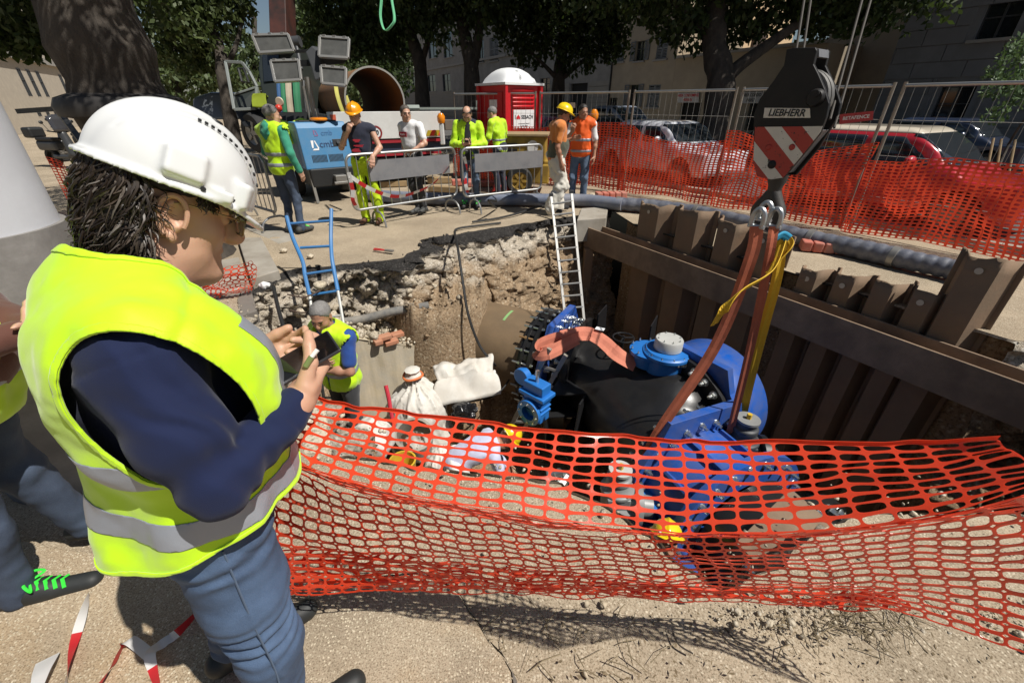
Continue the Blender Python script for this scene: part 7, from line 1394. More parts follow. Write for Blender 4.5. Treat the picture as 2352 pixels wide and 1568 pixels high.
s = SDF(); head_prims(s, hd, HR, jaw=1.08); s.cone(J['nec']+A_((0, 0, -.05)), hd+HR @ A_((0, -.022, -.06)), .066, .060, .03); torso(s, J, -.025); s.ell(T((0, .055, -.115)), (.045, .05, .03), .03, HR); s.ell(T((0, .0, -.11)), (.055, .05, .04), .04, HR)
s.ell(T((0, .114, -.030)), (.017, .017, .014), .01, HR); s.cone(T((-.0, .098, .012)), T((0, .122, -.026)), .010, .015, .010)
for q in 'RL': s.chain([J['sho'+q], J['elb'+q], J['wr'+q]], [.048, .042, .029], .02)
nR = unit(A_((-.55, .55, .62))); dR = unit(W(728, 850, .945)-J['wrR'])
thR = hand_prims(s, J['wrR'], dR, nR, 1, curls=[.75, 1.0, 1.15, 1.25], sc=1.12, k=.007, thumb=(.75, .35), tcurl=.5)
dL = unit(W(640, 822, .97)-J['wrL']); nL = unit(A_((.25, -.70, .55)))
hand_prims(s, J['wrL'], dL, nL, -1, curls=[.45, .5, .55, .6], sc=1.10, k=.007, thumb=(1.1, .15), tcurl=.1, thx=.3)
def skf(P, f):
    q = (P-hd) @ HR; near_ = np.exp(-(np.linalg.norm(q, axis=-1)/.14)**4)
    for a, b, cc in (((.052, .088, -.01), (.048, .082, -.05), .0), ((.066, .07, .006), (.078, .045, .0), 0)):   # cheek fold, crow's feet
        a = A_(a); b = A_(b); h = np.clip(((q-a)@(b-a))/((b-a)@(b-a)), 0, 1); f = f+.0022*np.exp(-(np.linalg.norm(q-a-h[..., None]*(b-a), axis=-1)/.005)**2)
    return f+near_*fbm(P*38, 3, 4)*.0009
sdf_obj('body', s, .0046, SK3, man, skf)
# helical ear rim
LOCAL[0] = True
mb = MB(); E = HR @ np.array(Matrix.Rotation(-.30, 3, 'Z')); ec = T((.083, -.012, -.006))
mb.tube([ec+E @ A_((.006, .022*math.cos(a)*(1 if a < 3.2 else .8), .036*math.sin(a)+.001)) for a in np.linspace(-.5, 4.4, 22)], .0052, 8, True, list(np.linspace(.004, .0058, 11))+list(np.linspace(.0058, .0065, 11))); mb.ball(ec+E @ A_((.004, .004, -.036)), .011, 10, (.6, 1, 1.1)); mb.build('ear_rim', SK3, man, smooth=True)
for y in (-1, 1): mb = MB(); mb.ball(T((y*.032, .0905, .002)), .0075, 10, (1.3, 1, .5)); mb.build('eye', mat('eye_dark', (.05, .035, .03), .2), man, smooth=True)
for y in (-1, 1): mb = MB(); mb.tube([T((y*.014, .103, .022)), T((y*.032, .103, .028)), T((y*.052, .087, .023))], .004, 6); mb.build('eyebrow', M_hair_b, man, smooth=True)
M_gold = mat('spectacle_metal', (.30, .24, .13), .3, .8); mb = MB(); mg = MB()
for y in (-1, 1):
    loop = [T((y*.034+.027*np.sign(math.cos(a))*abs(math.cos(a))**.6, .119-.007*abs(math.cos(a)), .000+.019*np.sign(math.sin(a))*abs(math.sin(a))**.6)) for a in np.linspace(0, 2*math.pi, 25)]; mb.tube(loop, .0018, 6); mg.add(loop[:-1], [tuple(range(24))])
    mb.tube(bezier([T((y*.062, .110, .012)), T((y*.079, .075, .016)), T((y*.083, .01, .020)), T((y*.084, -.012, .018))], 5), .0019, 6)
mb.tube([T((-.009, .120, .006)), T((0, .124, .009)), T((.009, .120, .006))], .0018, 6); gl = mb.build('glasses', M_gold, man, smooth=True)
lm = bpy.data.materials.new('spectacle_lens'); nt_, b_, _ = nodes(lm); b_.inputs['Transmission Weight'].default_value = .9; b_.inputs['Roughness'].default_value = .02; b_.inputs['IOR'].default_value = 1.05; b_.inputs['Base Color'].default_value = (.97, .95, .92, 1); mg.build('lens', lm, gl)
# hair: a soft mass with locks over it
def hairmat():
    m = bpy.data.materials.new('hair_locks'); nt, b, co = nodes(m); g = nt.nodes.new('ShaderNodeNewGeometry'); c = ramp(nt, g.outputs['Random Per Island'], [(0, (.010, .007, .005)), (.6, (.032, .022, .015)), (.85, (.07, .052, .038)), (1, (.17, .15, .13))]); nt.links.new(c, b.inputs['Base Color']); b.inputs['Roughness'].default_value = .42; b.inputs['Specular IOR Level'].default_value = .35; return m
M_lock = hairmat(); s = SDF(); s.ell(T((0, -.022, .03)), (.083, .103, .088), .02, HR).ell(T((0, -.080, -.035)), (.066, .042, .050), .03, HR).ell(T((.045, -.062, -.025)), (.038, .042, .05), .03, HR).ell(T((-.045, -.062, -.025)), (.038, .042, .05), .03, HR)
def hcut(P, f):
    q = (P-hd) @ HR; f = f+fbm(q*45, 3, 3)*.005; f = np.maximum(f, (q[..., 1]-.03)*.9-(q[..., 2]-.05)*.6); f = np.maximum(f, np.where(q[..., 1] > -.045, .034-q[..., 2], -1)); return f
hr = sdf_obj('hair', s, .006, mat('hair_under', (.012, .009, .007), .6), man, hcut)
rg = np.random.default_rng(4); mb = MB(); cnt = 0; DN = A_((0, 0, -1)) @ HR
while cnt < 3000:
    az = rg.uniform(-2.35, 2.35); zz = rg.uniform(-.075, .06); az_ = az+math.pi                     # az 0 is the back of the head
    dv_ = A_((math.sin(az), -math.cos(az), 0)); side = abs(az) > 1.25
    if 1.12 < abs(az) < 1.9: continue
    if abs(az) >= 1.9 and (abs(az) > 2.2 or zz < .03): continue
    if rg.random() < .35: az *= .8
    if -.012 < zz < .020 and rg.random() < .8: continue
    p = A_((dv_[0]*.096, -.018+dv_[1]*.114, zz)); sc_ = math.sqrt(max(.3, 1-((zz-.02)/.15)**2)); p[0] *= sc_; p[1] = -.018+(p[1]+.018)*sc_
    Lh = rg.uniform(.05, .10) if not side else rg.uniform(.010, .022); tg = A_((dv_[1], -dv_[0], 0)); d = unit(dv_*.10+DN*1.0+tg*rg.normal()*.24)
    ph_ = rg.uniform(0, 6.28); cr_ = rg.uniform(.005, .016)*(1 if not side else .3); fr_ = rg.uniform(1.4, 3.2)*math.pi; x_ = unit(np.cross(d, dv_)); y_ = dv_; n_ = 11; pts_ = []
    for i in range(n_):
        t_ = i/(n_-1); o_ = (x_*(math.sin(ph_+fr_*t_)-math.sin(ph_))+y_*.55*(math.cos(ph_+fr_*t_)-math.cos(ph_)))*cr_*(.5+t_); q = p+d*Lh*t_+o_+dv_*(.005*t_*t_); pts_.append(hd+HR @ q)
    r_ = rg.uniform(.0010, .0030); mb.tube(pts_, r_, 4, True, [r_*(.55+.45*math.sin(math.pi*min(1, .25+i/(n_-1)*.9)))*(1-.6*(i/(n_-1))**3) for i in range(n_)]); cnt += 1
mb.build('hair_locks', M_lock, hr, smooth=True)
# helmet
HH = HR @ np.array(Matrix.Rotation(-.10, 3, 'X')); hc = T((0, .006, .052)); TH = lambda p: hc+HH @ A_(p)
s = SDF(); s.ell(hc, (.113, .133, .134), .01, HH); s.ell(TH((0, .0, .015)), (.040, .128, .126), .012, HH); s.ell(TH((0, .0, .02)), (.042, .136, .122), .012, HH)
for y in (-1, 1):
    s.box(TH((y*.104, -.020, .034)), (.014, .031, .026), .007, .010, HH @ np.array(Matrix.Rotation(y*-.30, 3, 'Y'))); s.box(TH((y*.090, .076, .018)), (.014, .021, .026), .008, .010, HH @ np.array(Matrix.Rotation(y*-.7, 3, 'Z'))); s.box(TH((y*.110, .036, .006)), (.006, .026, .010), .003, .005, HH @ np.array(Matrix.Rotation(y*-.25, 3, 'Z')))
s.ell(hc, (.105, .125, .126), .004, HH, 's')
def hel(P, f):
    q = (P-hc) @ HH; az = np.arctan2(q[..., 0], q[..., 1]); rr = np.hypot(q[..., 0]/.113, q[..., 1]/.133); fro = np.clip(np.cos(az), 0, 1)**3; bk = np.clip(-np.cos(az), 0, 1)**4
    out = 1.06+.17*fro+.05*bk; zr = -.004-.020*fro+.004*bk; brim = np.maximum(np.maximum(np.abs(q[..., 2]-zr+np.clip(rr-1, 0, 1)*.05)-.0042, (rr-out)*.13), (.965-rr)*.13)
    f = np.maximum(f, -q[..., 2]-.006+.0*rr); f = smin(f, brim, .008)
    ridge = np.abs(np.abs(q[..., 0])-.046)-.0; f = f+.0016*np.exp(-(ridge/.004)**2)*(q[..., 2] > .05)
    return f
ho = sdf_obj('helmet', s, .0036, mat('helmet_white', (.70, .71, .70), .28, 0, .015, 3, coat=.35, dirt=(.62, .61, .58), damt=.1, dscale=14), man, hel, pad=.045); relax(ho, 3)
mb = MB()
for k in range(12):
    y = -.005+.0105*k; a = .052; z = .134*math.sqrt(max(.02, 1-(a/.113)**2-((y)/.137)**2)); n_ = unit(A_((a/.113**2, y/.133**2, z/.134**2))); p = A_((a, y, z))+n_*.0035; yy = unit(A_((0, 1, 0))-n_*n_[1]); xx = np.cross(yy, n_); R_ = Matrix(HH @ np.stack([xx, yy, n_], 1)); mb.box(TH(p), (.0055, .0052, .003), R_)
mb.build('vent_slots', M_dark, ho)
for y, z in ((.012, .006), (.066, .004)): mb = MB(); x = .113*math.sqrt(1-(y/.133)**2)+.003; mb.lathe(TH((x-.004, y, z)), HH[:, 0], [(0, .006), (.0042, .006), (.0045, 0)], 10); mb.build('rivet', M_dark, ho, smooth=True)
mb = MB(); mb.lathe(TH((.0, .03, .137)), HH[:, 2], [(0, .006), (.013, .004), (.015, 0)], 12); mb.build('rivet', M_dark, ho, smooth=True)
mb = MB(); ring = []
for k in range(30):
    az = -1.32+2.64*k/29; r = A_((math.sin(az)*.089, -.022-math.cos(az)*.105, .006-.012*math.cos(az))); w_ = A_((0, 0, .014)); ring.append([T(r-w_), T(r+w_)])
mb.grid(ring); hb_ = mb.build('headband', mat('band_black', (.012, .012, .013), .55, bmp=.2, bscale=300), ho, smooth=True, solid=.004)
mb = MB()
for k in range(2, 28):
    az = -1.32+2.64*k/29; r = A_((math.sin(az)*.0915, -.022-math.cos(az)*.1075, .006-.012*math.cos(az)+.008)); mb.ball(T(r), .0016, 5)
tag(mb.build('band_holes', mat('hole_black', (.002, .002, .002), .9), hb_), kind='stuff')
# sweater
M_sw = mat('navy_sweater', (.010, .016, .052), .9, 0, .1, 6, .4, 520, sheen=.08, spec=.25, bdist=.0012); s = SDF(); torso(s, J, .010); Re, Rw = J['elbR'], J['wrR']
s.chain([J['shoR'], J['shoR']*.45+Re*.55, Re, Re*.35+Rw*.65, Re*.05+Rw*.95], [.074, .066, .050, .044, .040], .02); s.chain([J['shoL'], J['elbL'], J['elbL']*.1+J['wrL']*.9], [.07, .06, .042], .03)
fa = unit(Rw-Re); ua = unit(Re-J['shoR'])
def swf(P, f):
    f = f+fbm(P*9, 3, 8)*.006; q = P-Re; al = q @ fa; be = q @ ua
    f = f+.0045*np.sin(al*125+fbm(P*14, 2, 2)*2.2)*np.exp(-((al-.045)/.06)**2)+.003*np.sin(be*105+fbm(P*10, 2, 5)*2)*np.exp(-((be+.03)/.06)**2); cu = (P-Rw) @ fa; f = f-.003*np.exp(-((cu+.028)/.016)**2)+.0025*np.exp(-((cu+.052)/.006)**2)
    sm = (P-J['shoR']) @ ua; f = f+.0025*np.exp(-((sm+.012)/.004)**2)
    f = np.maximum(f, .105-np.linalg.norm(P-(J['nec']+(hd-J['nec'])*.42), axis=-1)); return np.maximum(f, J['pel'][2]-.06-P[..., 2])
sdf_obj('sweater', s, .0055, M_sw, man, swf)
# hi-vis vest: a hanging sheet with a wide armhole
s = SDF(); torso(s, J, .024, .06); s.ell(J['pel']+A_((0, 0, .04))+FW*.01, A_((.185, .14, .17)), .08, np.stack([RT, FW, UP], 1)); s.cone(J['shoR']+(0, 0, .0), J['shoL'], .088, .088, .05); s.ell(J['shoR']*.6+J['wai']*.4+FW*.05, A_((.13, .15, .18)), .06, np.stack([RT, FW, UP], 1))
ac = J['shoR']+RT*.075+A_((0, 0, -.075))+FW*.012; zr_ = unit(UP*.93-FW*.30); Ra = fr(RT-zr_*(RT@zr_), zr_)
arm2 = SDF(); arm2.chain([J['shoR'], Re, Rw], [.086, .074, .058], .02)
wd = lambda P: fbm(P*A_((5, 5, 3.2)), 3, 12)*.017+(np.abs(fbm(P*A_((8, 8, 4)), 2, 15))-.4)*.012+fbm(P*17, 3, 14)*.004
HEM = .915
def vbase(P, f):
    f = f+wd(P); q = P-J['shoR']; f = f+.006*np.exp(-((q @ unit(FW*.5-UP*.6)-.0)/.01)**2)*(q @ RT > -.12)*(P[..., 2] > J['shoR'][2]); f = f-.012*np.clip((1.05-P[..., 2])/.15, 0, 1)*(1+.8*np.sin(np.arctan2(P @ RT, P @ FW)*5+1)); return f
def vm(P):
    a = (P-ac) @ Ra; g = -(np.sqrt((a[..., 0]/.14)**2+(a[..., 1]/.105)**2+(a[..., 2]/.165)**2)-1)*.11
    nk_ = J['nec']+(hd-J['nec'])*.36; g = np.maximum(g, .100-np.linalg.norm((P-nk_)*A_((1, 1, .9)), axis=-1))
    q = P-J['nec']; vv = q @ FW; lat = np.abs(q @ RT); g = np.maximum(g, np.where(vv > .03, .065*np.clip(1+q[..., 2]/.26, 0, 1)-lat, -1))
    aL = P-(J['shoL']-RT*.08+A_((0, 0, -.08))); g = np.maximum(g, .12-np.linalg.norm(aL*A_((1, 1, .75)), axis=-1)); return np.maximum(g, HEM+.012*np.sin((P@FW)*14)-P[..., 2])
f, lo, h = s.field(.0055, vbase, pad=.03)
vo = cut_sheet('vest', f, lo, h, vm, M_hv, man, 0, .003)
for zc in (1.135, .99): cut_sheet('reflective_band', f, lo, h, lambda P: np.maximum(vm(P)+.004, np.abs(P[..., 2]+.03*np.sin((P@FW)*7)-zc)-.027), M_band, vo, .0034, .001)
cut_sheet('reflective_band', f, lo, h, lambda P: np.maximum.reduce([vm(P)+.004, np.abs(P@RT-.105-.02*(P[..., 2]-1.1))-.024, .03-P@FW, 1.04-P[..., 2], P[..., 2]-1.33]), M_band, vo, .0038, .001)
cut_sheet('edge_binding', f, lo, h, lambda P: np.maximum(vm(P), -.0085-vm(P)), M_hv, vo, .0032, .0022)
del f
# jeans and shoes
s = SDF(); torso(s, J, .004, .05, 1., 'p')
for q, pad in (('R', 0), ('L', 0)): s.chain([J['hip'+q], J['hip'+q]*.5+J['kne'+q]*.5, J['kne'+q], J['ank'+q]], [.098, .088, .072, .062], .03)
tR = unit(J['kneR']-J['hipR'])
def jf(P, f):
    f = f+fbm(P*7, 3, 31)*.007; k1 = np.exp(-((P[..., 2]-.56)/.07)**2); f = f+.0065*k1*np.sin(P[..., 2]*150+(P@RT)*28+fbm(P*9, 3, 6)*2.4); k2 = np.exp(-((P[..., 2]-.84)/.05)**2); f = f+.005*k2*np.sin(P[..., 2]*95-(P@RT)*45+fbm(P*8, 3, 9)*2.5); k3 = np.clip(1-P[..., 2]/.36, 0, 1); f = f+.007*k3*np.sin(P[..., 2]*110+fbm(P*9, 3, 7)*3)
    sl_ = (P-J['hipR']) @ RT; sf = np.abs((P-J['hipR']) @ FW+.004); f = f-.0022*np.exp(-(sf/.0035)**2)*(sl_ > .03); f = f+.003*np.exp(-((((P-J['hipR'])@FW-.035)*.8+(P[..., 2]-.86)*.6)/.004)**2)*(sl_ > .02)*(P[..., 2] > .8)*(P[..., 2] < .93); return np.maximum(f, P[..., 2]-1.0)
sdf_obj('jeans', s, .0055, jeansmat('denim_foreground', (.016, .036, .082), (.080, .142, .26)), man, jf)
LOCAL[0] = True
sp_ = [J['hipR']+RT*.098+FW*.005+A_((0, 0, .02)), J['hipR']*.5+J['kneR']*.5+RT*.091, J['kneR']+RT*.076, J['ankR']*.4+J['kneR']*.6+RT*.072, J['ankR']+RT*.064]
mb = MB(); mb.tube([p+Vector(tuple(RT))*.0015 for p in bezier(sp_, 10)], .0022, 5); mb.build('side_seam', mat('denim_seam', (.09, .13, .2), .9), man, smooth=True); LOCAL[0] = False
for q in 'RL':
    an, to = J['ank'+q], J['toe'+q]; to = A_((to[0], to[1], .035)); bk = an-(to-an)*.3; bk[2] = .04; s = SDF(); s.cone(bk, to, .044, .038, .02); s.cone(an*.9, an*.5+to*.5, .052, .038, .03); so = sdf_obj('shoe', s, .006, mat('trainer_black', (.02, .022, .022)), man, lambda P, f: np.maximum(f, .004-P[..., 2]))
    mb = MB(); d = unit(to-an); x = unit(np.cross(d, UP))
    for k in range(4): p = an*(.62-.11*k)+to*(.38+.11*k)+A_((0, 0, .036)); mb.tube([p-x*.028-A_((0, 0, .012)), p+A_((0, 0, .004)), p+x*.028+d*.012-A_((0, 0, .012))], .0045, 6)
    p = an*.6+to*.4+A_((0, 0, .05)); mb.tube(bezier([p, p-x*.03+A_((0, 0, .035)), p-x*.045+d*.03+A_((0, 0, .03)), p], 5), .004, 6); mb.build('laces', M_lace, so, smooth=True)
LOCAL[0] = False
# the phone he holds, and the small white tipped stick between his fingers
PA, PB = Vector(D(630, 864, .885)), Vector(D(758, 788, .925)); PL = (PB-PA).normalized(); pn = Vector(A_(hd)+Oa)-(PA+PB)/2; pn = (pn.normalized()*.75+(Vector((0, 0, CH))-(PA+PB)/2).normalized()*.75); pn = (pn-PL*pn.dot(PL)).normalized(); PS = pn.cross(PL).normalized(); pcn = (PA+PB)/2
ph = thing('mobile_phone', 'black smartphone held in both hands by the man in the white helmet', 'phone', pcn); R_ = Matrix((PL, PS, pn)).transposed()
mb = MB(); mb.box(pcn, (.150, .074, .008), R_); mb.build('phone_case', mat('phone_edge', (.05, .05, .055), .35, .5), ph, bevel=.0035); mb = MB(); mb.box(pcn+pn*.0042, (.143, .067, .0012), R_); mb.build('screen', mat('phone_screen', (.006, .006, .007), .08, 0, .1, 3, coat=.8), ph, bevel=.0005)
a = Vector(D(702, 842, .855)); b = Vector(D(716, 819, .857)); c = Vector(D(729, 803, .859)); st_ = thing('heated_tobacco_stick', 'small green and white stick held between thumb and finger beside the phone', 'stick', a)
mb = MB(); mb.cyl(a, b, .0062, n=14); mb.build('holder', mat('stick_green', (.22, .27, .10), .35, .3), st_, smooth=True); mb = MB(); mb.cyl(b, c, .0048, n=14); mb.build('tip', mat('stick_white', (.8, .8, .78), .6), st_, smooth=True)
# ================================================================== FOREGROUND NET, POST, LITTER, SACKS
def guide(c):
    us = np.array([p[0] for p in c], float); return lambda u, c=c: None
def curve(c, n=200):
    P_ = bezier([D(*p) for p in c], 24); A = np.array(P_); L = np.concatenate([[0], np.cumsum(np.linalg.norm(np.diff(A, axis=0), axis=1))]); L /= L[-1]
    return lambda u: np.stack([np.interp(u, L, A[:, k]) for k in range(3)], -1)
c0 = curve([(620, 900, 1.13), (725, 916, 1.12), (850, 936, 1.11), (1000, 960, 1.10), (1250, 990, 1.08), (1500, 1010, 1.06), (1800, 1020, .97), (2100, 1018, .85), (2292, 1008, .765)])
c1 = curve([(560, 985, 1.10), (690, 1062, 1.06), (850, 1115, 1.03), (1000, 1150, 1.0), (1300, 1200, .98), (1550, 1222, .955), (1800, 1225, .88), (2100, 1192, .775), (2420, 1110, .69)])
c2 = curve([(560, 1000, 1.22), (690, 1075, 1.22), (850, 1135, 1.22), (1000, 1166, 1.22), (1300, 1214, 1.21), (1550, 1230, 1.18), (1800, 1232, 1.08), (2100, 1204, .93), (2480, 1150, .82)])
c2b = curve([(600, 1030, 1.25), (700, 1085, 1.24), (850, 1140, 1.23), (1000, 1170, 1.22), (1300, 1216, 1.21), (1550, 1232, 1.18), (1800, 1234, 1.08), (2100, 1206, .93), (2480, 1150, .82)])
c3m = curve([(600, 1240, 1.33), (700, 1245, 1.33), (1000, 1275, 1.33), (1300, 1300, 1.32), (1600, 1315, 1.29), (1850, 1315, 1.22), (2100, 1312, 1.08), (2500, 1330, .95)])
c3 = curve([(600, 1372, 1.42), (700, 1364, 1.42), (1000, 1354, 1.43), (1300, 1368, 1.42), (1600, 1378, 1.40), (1850, 1386, 1.36), (2050, 1400, 1.28), (2200, 1440, 1.2), (2352, 1490, 1.1), (2520, 1570, 1.04)])
def lerp_rows(cs, vs, seed, amp):
    def fn(u, v):
        u = np.asarray(u, float); v = np.asarray(v, float); P_ = [c(u) for c in cs]; out = np.zeros(u.shape+(3,)); k = np.clip(np.searchsorted(vs, v, side='right')-1, 0, len(cs)-2)
        for i in range(len(cs)-1):
            m = k == i; t = ((v-vs[i])/(vs[i+1]-vs[i]))[..., None]; p0 = P_[max(i-1, 0)] if i > 0 else 2*P_[0]-P_[1]; p1, p2 = P_[i], P_[i+1]; p3 = P_[i+2] if i+2 < len(cs) else 2*p2-p1
            q = .5*((2*p1)+(p2-p0)*t*.6+(2*p1*0+(-3)*(p1-p2)*2-(p2-p0)*1.2*.5*2-(p3-p1)*.6)*t*t+(2*(p1-p2)*2+(p2-p0)*.6+(p3-p1)*.6)*t**3)
            out = np.where(m[..., None], p1+(p2-p1)*t if True else q, out)
        w_ = np.stack([u*14, v*5, u*0+seed], -1); n_ = np.stack([vnoise(w_, seed), vnoise(w_+31, seed+1), vnoise(w_+77, seed+2)], -1); w2 = np.stack([u*40, v*11, u*0+seed], -1)
        return out+n_*amp*A_((.7, 1, .6))+vnoise(w2, seed+9)[..., None]*amp*.25
    return fn
FN0 = D(1500, 1200, 1.1); fnet = thing('barrier_net', 'near orange plastic safety net sagging across the whole right foreground in front of the pit', 'safety net', D(1500, 1200, 1.1))
def smooth_path(cs, vs, n=40):
    """the hanging section resampled so that the fold is rounded"""
    return cs, vs
U0 = lerp_rows([c0, c1], [0, 1], 3, .008)
o = net_mesh(lambda u, v: U0(u, 1-v), 32, 9, M_net, 'upper_sheet', (.88, .73), 6, fnet)
U1 = lerp_rows([c1, c2], [0, 1], 5, .006); net_mesh(lambda u, v: U1(u, 1-v), 32, 8, M_net, 'folded_sheet', (.85, .68), 4, fnet)
U2 = lerp_rows([c2b, c3m, c3], [0, .5, 1], 9, .010); net_mesh(lambda u, v: U2(u, 1-v), 45, 13, M_net, 'lower_sheet', (.86, .70), 5, fnet)
d3 = curve([(600, 1255, 1.40), (700, 1262, 1.40), (1000, 1285, 1.41), (1300, 1318, 1.41), (1600, 1345, 1.40), (1900, 1350, 1.34), (2100, 1340, 1.18)]); d4 = curve([(600, 1366, 1.45), (700, 1360, 1.46), (1000, 1352, 1.46), (1300, 1365, 1.45), (1600, 1376, 1.43), (1900, 1388, 1.36), (2100, 1405, 1.28)])
U3 = lerp_rows([d3, d4], [0, 1], 15, .014); net_mesh(lambda u, v: U3(u*.985+.01*np.sin(v*7), 1-v), 38, 7, M_net, 'inner_sheet', (.78, .68), 4, fnet)
e0 = c0(np.linspace(0, 1, 120)); mb = MB(); mb.grid([[tuple(p), tuple(p+A_((0, 0, .010))-A_((0, .001, 0)))] for p in U0(np.linspace(0, 1, 120), np.zeros(120))]); mb.build('top_edge', M_net, None); o = COL.objects[-1]; o.parent = fnet
for o in fnet.children:
    o.location = -FN0; o.data.polygons.foreach_set('use_smooth', [False]*len(o.data.polygons)); s_ = o.modifiers.new('solid', 'SOLIDIFY'); s_.thickness = .0016; s_.offset = 0
mb = MB(); pe = [Vector((p.x, p.y, .068)) for p in tp if p.y > .3 and -.6 < p.x < .2]
for i in range(len(pe)-1):
    if (pe[i+1]-pe[i]).length < .12:
        d_ = (pe[i+1]-pe[i]).normalized(); o_ = Vector((d_.y, -d_.x, 0))*.022; o2 = Vector((d_.y, -d_.x, 0))*.03; mb.add([pe[i]+Vector((0, 0, -.004))+o_*.2, pe[i+1]+Vector((0, 0, -.004))+o_*.2, pe[i+1]+o_-Z*.075, pe[i]+o_-Z*.075], [(0, 1, 2, 3)])
tag(mb.build('slab_edge', mat('dark_concrete', (.17, .15, .13), .9, bmp=.4, bscale=25)), kind='structure')  # strip in a darker concrete tone than the slab
# ---- painted post behind the man
pp_ = Vector((-2.36, 1.78, 0)); po = thing('lamp_post', 'thick pale grey painted post with a rough concrete foot at the left edge', 'post', pp_)
mb = MB(); mb.cyl(pp_+Z*1.27, pp_+Z*7, .335, .325, 48); mb.build('painted_shaft', mat('post_paint', (.60, .61, .64), .6, 0, .05, 2, .12, 60, dirt=(.40, .40, .42), damt=.15, dscale=6), po, smooth=True)
mb = MB(); mb.tube([pp_+Z*z for z in np.linspace(-.05, 1.275, 14)], .35, 44, True, [.352+.004*math.sin(k*2.1) for k in range(14)]); mb.build('concrete_foot', mat('post_foot', (.27, .255, .24), .9, 0, .25, 4, .5, 25, dirt=(.12, .11, .10), damt=.4, dscale=5), po, smooth=True)
# ---- striped tape on the slab
sh = .075
def gz(u, v, z=sh): return G(u, v, z)
tape('loose_tape', [gz(205, 1365), gz(190, 1410, .09), gz(172, 1470), gz(160, 1520, .09), gz(148, 1590)], .028, (.3, .1, 1), 'twisted strip of red and white tape running towards us, left of the man\'s legs', .16, twist=.09)
tape('loose_tape', [gz(490, 1372, .09), gz(455, 1405), gz(410, 1450, .1), gz(372, 1478, .08), gz(345, 1500, .11), gz(352, 1540, .08), gz(365, 1580)], .032, (.8, .3, .5), 'crumpled red and white tape trailing from the man\'s shoe to the bottom edge', .15, twist=.06, start=1)
tape('loose_tape', [gz(345, 1505, .09), gz(300, 1470, .1), gz(285, 1480, .08), gz(262, 1520, .09), gz(215, 1590, .08)], .034, (.2, 1, .1), 'branch of crumpled striped tape forking left on the concrete', .14, twist=.03)
tape('loose_tape', [gz(110, 1510, .08), gz(95, 1545, .1), gz(75, 1600, .08)], .06, (1, .3, .1), 'short wide piece of striped tape at the bottom left corner', .1, twist=.02)
# ---- gravel, grass and twigs
def ground_z(x, y): return -.012+float(fbm(np.array([x*1.3, y*1.3, 0.]), 3, 9))*.02
n = 5200; X_ = RNG.uniform(-1.3, 2.6, n); Y_ = RNG.uniform(.35, 2.0, n); pt_ = np.stack([X_, Y_], 1); ok = ~in_pit(pt_); pt_ = pt_[ok]; keep_ = RNG.random(len(pt_)) < np.clip(.25+.5*fbm(np.stack([pt_[:, 0]*2, pt_[:, 1]*2, pt_[:, 0]*0], 1), 3, 71), .08, 1); pt_ = pt_[keep_]
onslab = np.array([(p[0] < -.24+(.985-p[1])*.38+.12 and p[1] < 1.03) for p in pt_]); Cg = np.stack([pt_[:, 0], pt_[:, 1], np.where(onslab, .066, -.004)], 1); Sg = np.minimum(RNG.pareto(2.4, len(Cg))*.0026+.0022, .022); Sg[onslab] = np.minimum(Sg[onslab], .004)
v, f = rocks(Cg, Sg, 8); tag(link_mesh('loose_gravel', np_mesh(v, f), mat('gravel', (.42, .35, .25), .95, 0, .35, 30)), kind='stuff')
edge_i = [i for i, s_ in enumerate(OSEG) if s_ in ('near', 'near', 'right', 'left')]; ei = RNG.choice(edge_i, 620); Ce = oa[ei]+np.stack([RNG.normal(0, .13, 620), RNG.normal(0, .13, 620), RNG.uniform(-.03, .03, 620)], 1); v, f = rocks(Ce, np.minimum(RNG.pareto(2.6, 620)*.008+.006, .045), 12); tag(link_mesh('edge_rubble', np_mesh(v, f), M_rubble), kind='stuff')
ex_ = np.array([tuple(G(u_, v_, .0)) for u_, v_ in zip(RNG.uniform(1640, 2360, 700), RNG.normal(1415, 28, 700))]); ex_ = ex_[~in_pit(ex_[:, :2])]; v, f = rocks(ex_, np.minimum(RNG.pareto(2.4, len(ex_))*.0035+.003, .016), 18); tag(link_mesh('lip_rubble', np_mesh(v, f), M_rubble), kind='stuff')
fe = [i for i, s_ in enumerate(OSEG) if s_ == 'far']; ei = RNG.choice(fe, 220); Ce = oa[ei]+np.stack([RNG.normal(0, .05, 220), RNG.normal(0, .05, 220), RNG.uniform(-.10, .0, 220)], 1); v, f = rocks(Ce, np.minimum(RNG.pareto(2.0, 220)*.012+.010, .06), 14); tag(link_mesh('asphalt_crumbs', np_mesh(v, f), M_asphalt), kind='stuff')
rg = np.random.default_rng(5); mb = MB()
for k in range(170):
    c = G(rg.normal(1960, 85), rg.normal(1415, 32), .0) if k < 130 else G(rg.uniform(1050, 1500), rg.uniform(1400, 1560), .0); a = rg.uniform(0, 6.28); L = rg.uniform(.03, .14); d = Vector((math.cos(a), math.sin(a), rg.uniform(-.05, .5))).normalized(); mb.tube([c, c+d*L*.5+Vector((0, 0, .006)), c+d*L+Vector((rg.normal()*.01, rg.normal()*.01, -.006))], rg.uniform(.0008, .0022), 4)
tag(mb.build('dry_grass', mat('dry_straw', (.20, .155, .09), .9, 0, .4, 30)), kind='stuff')
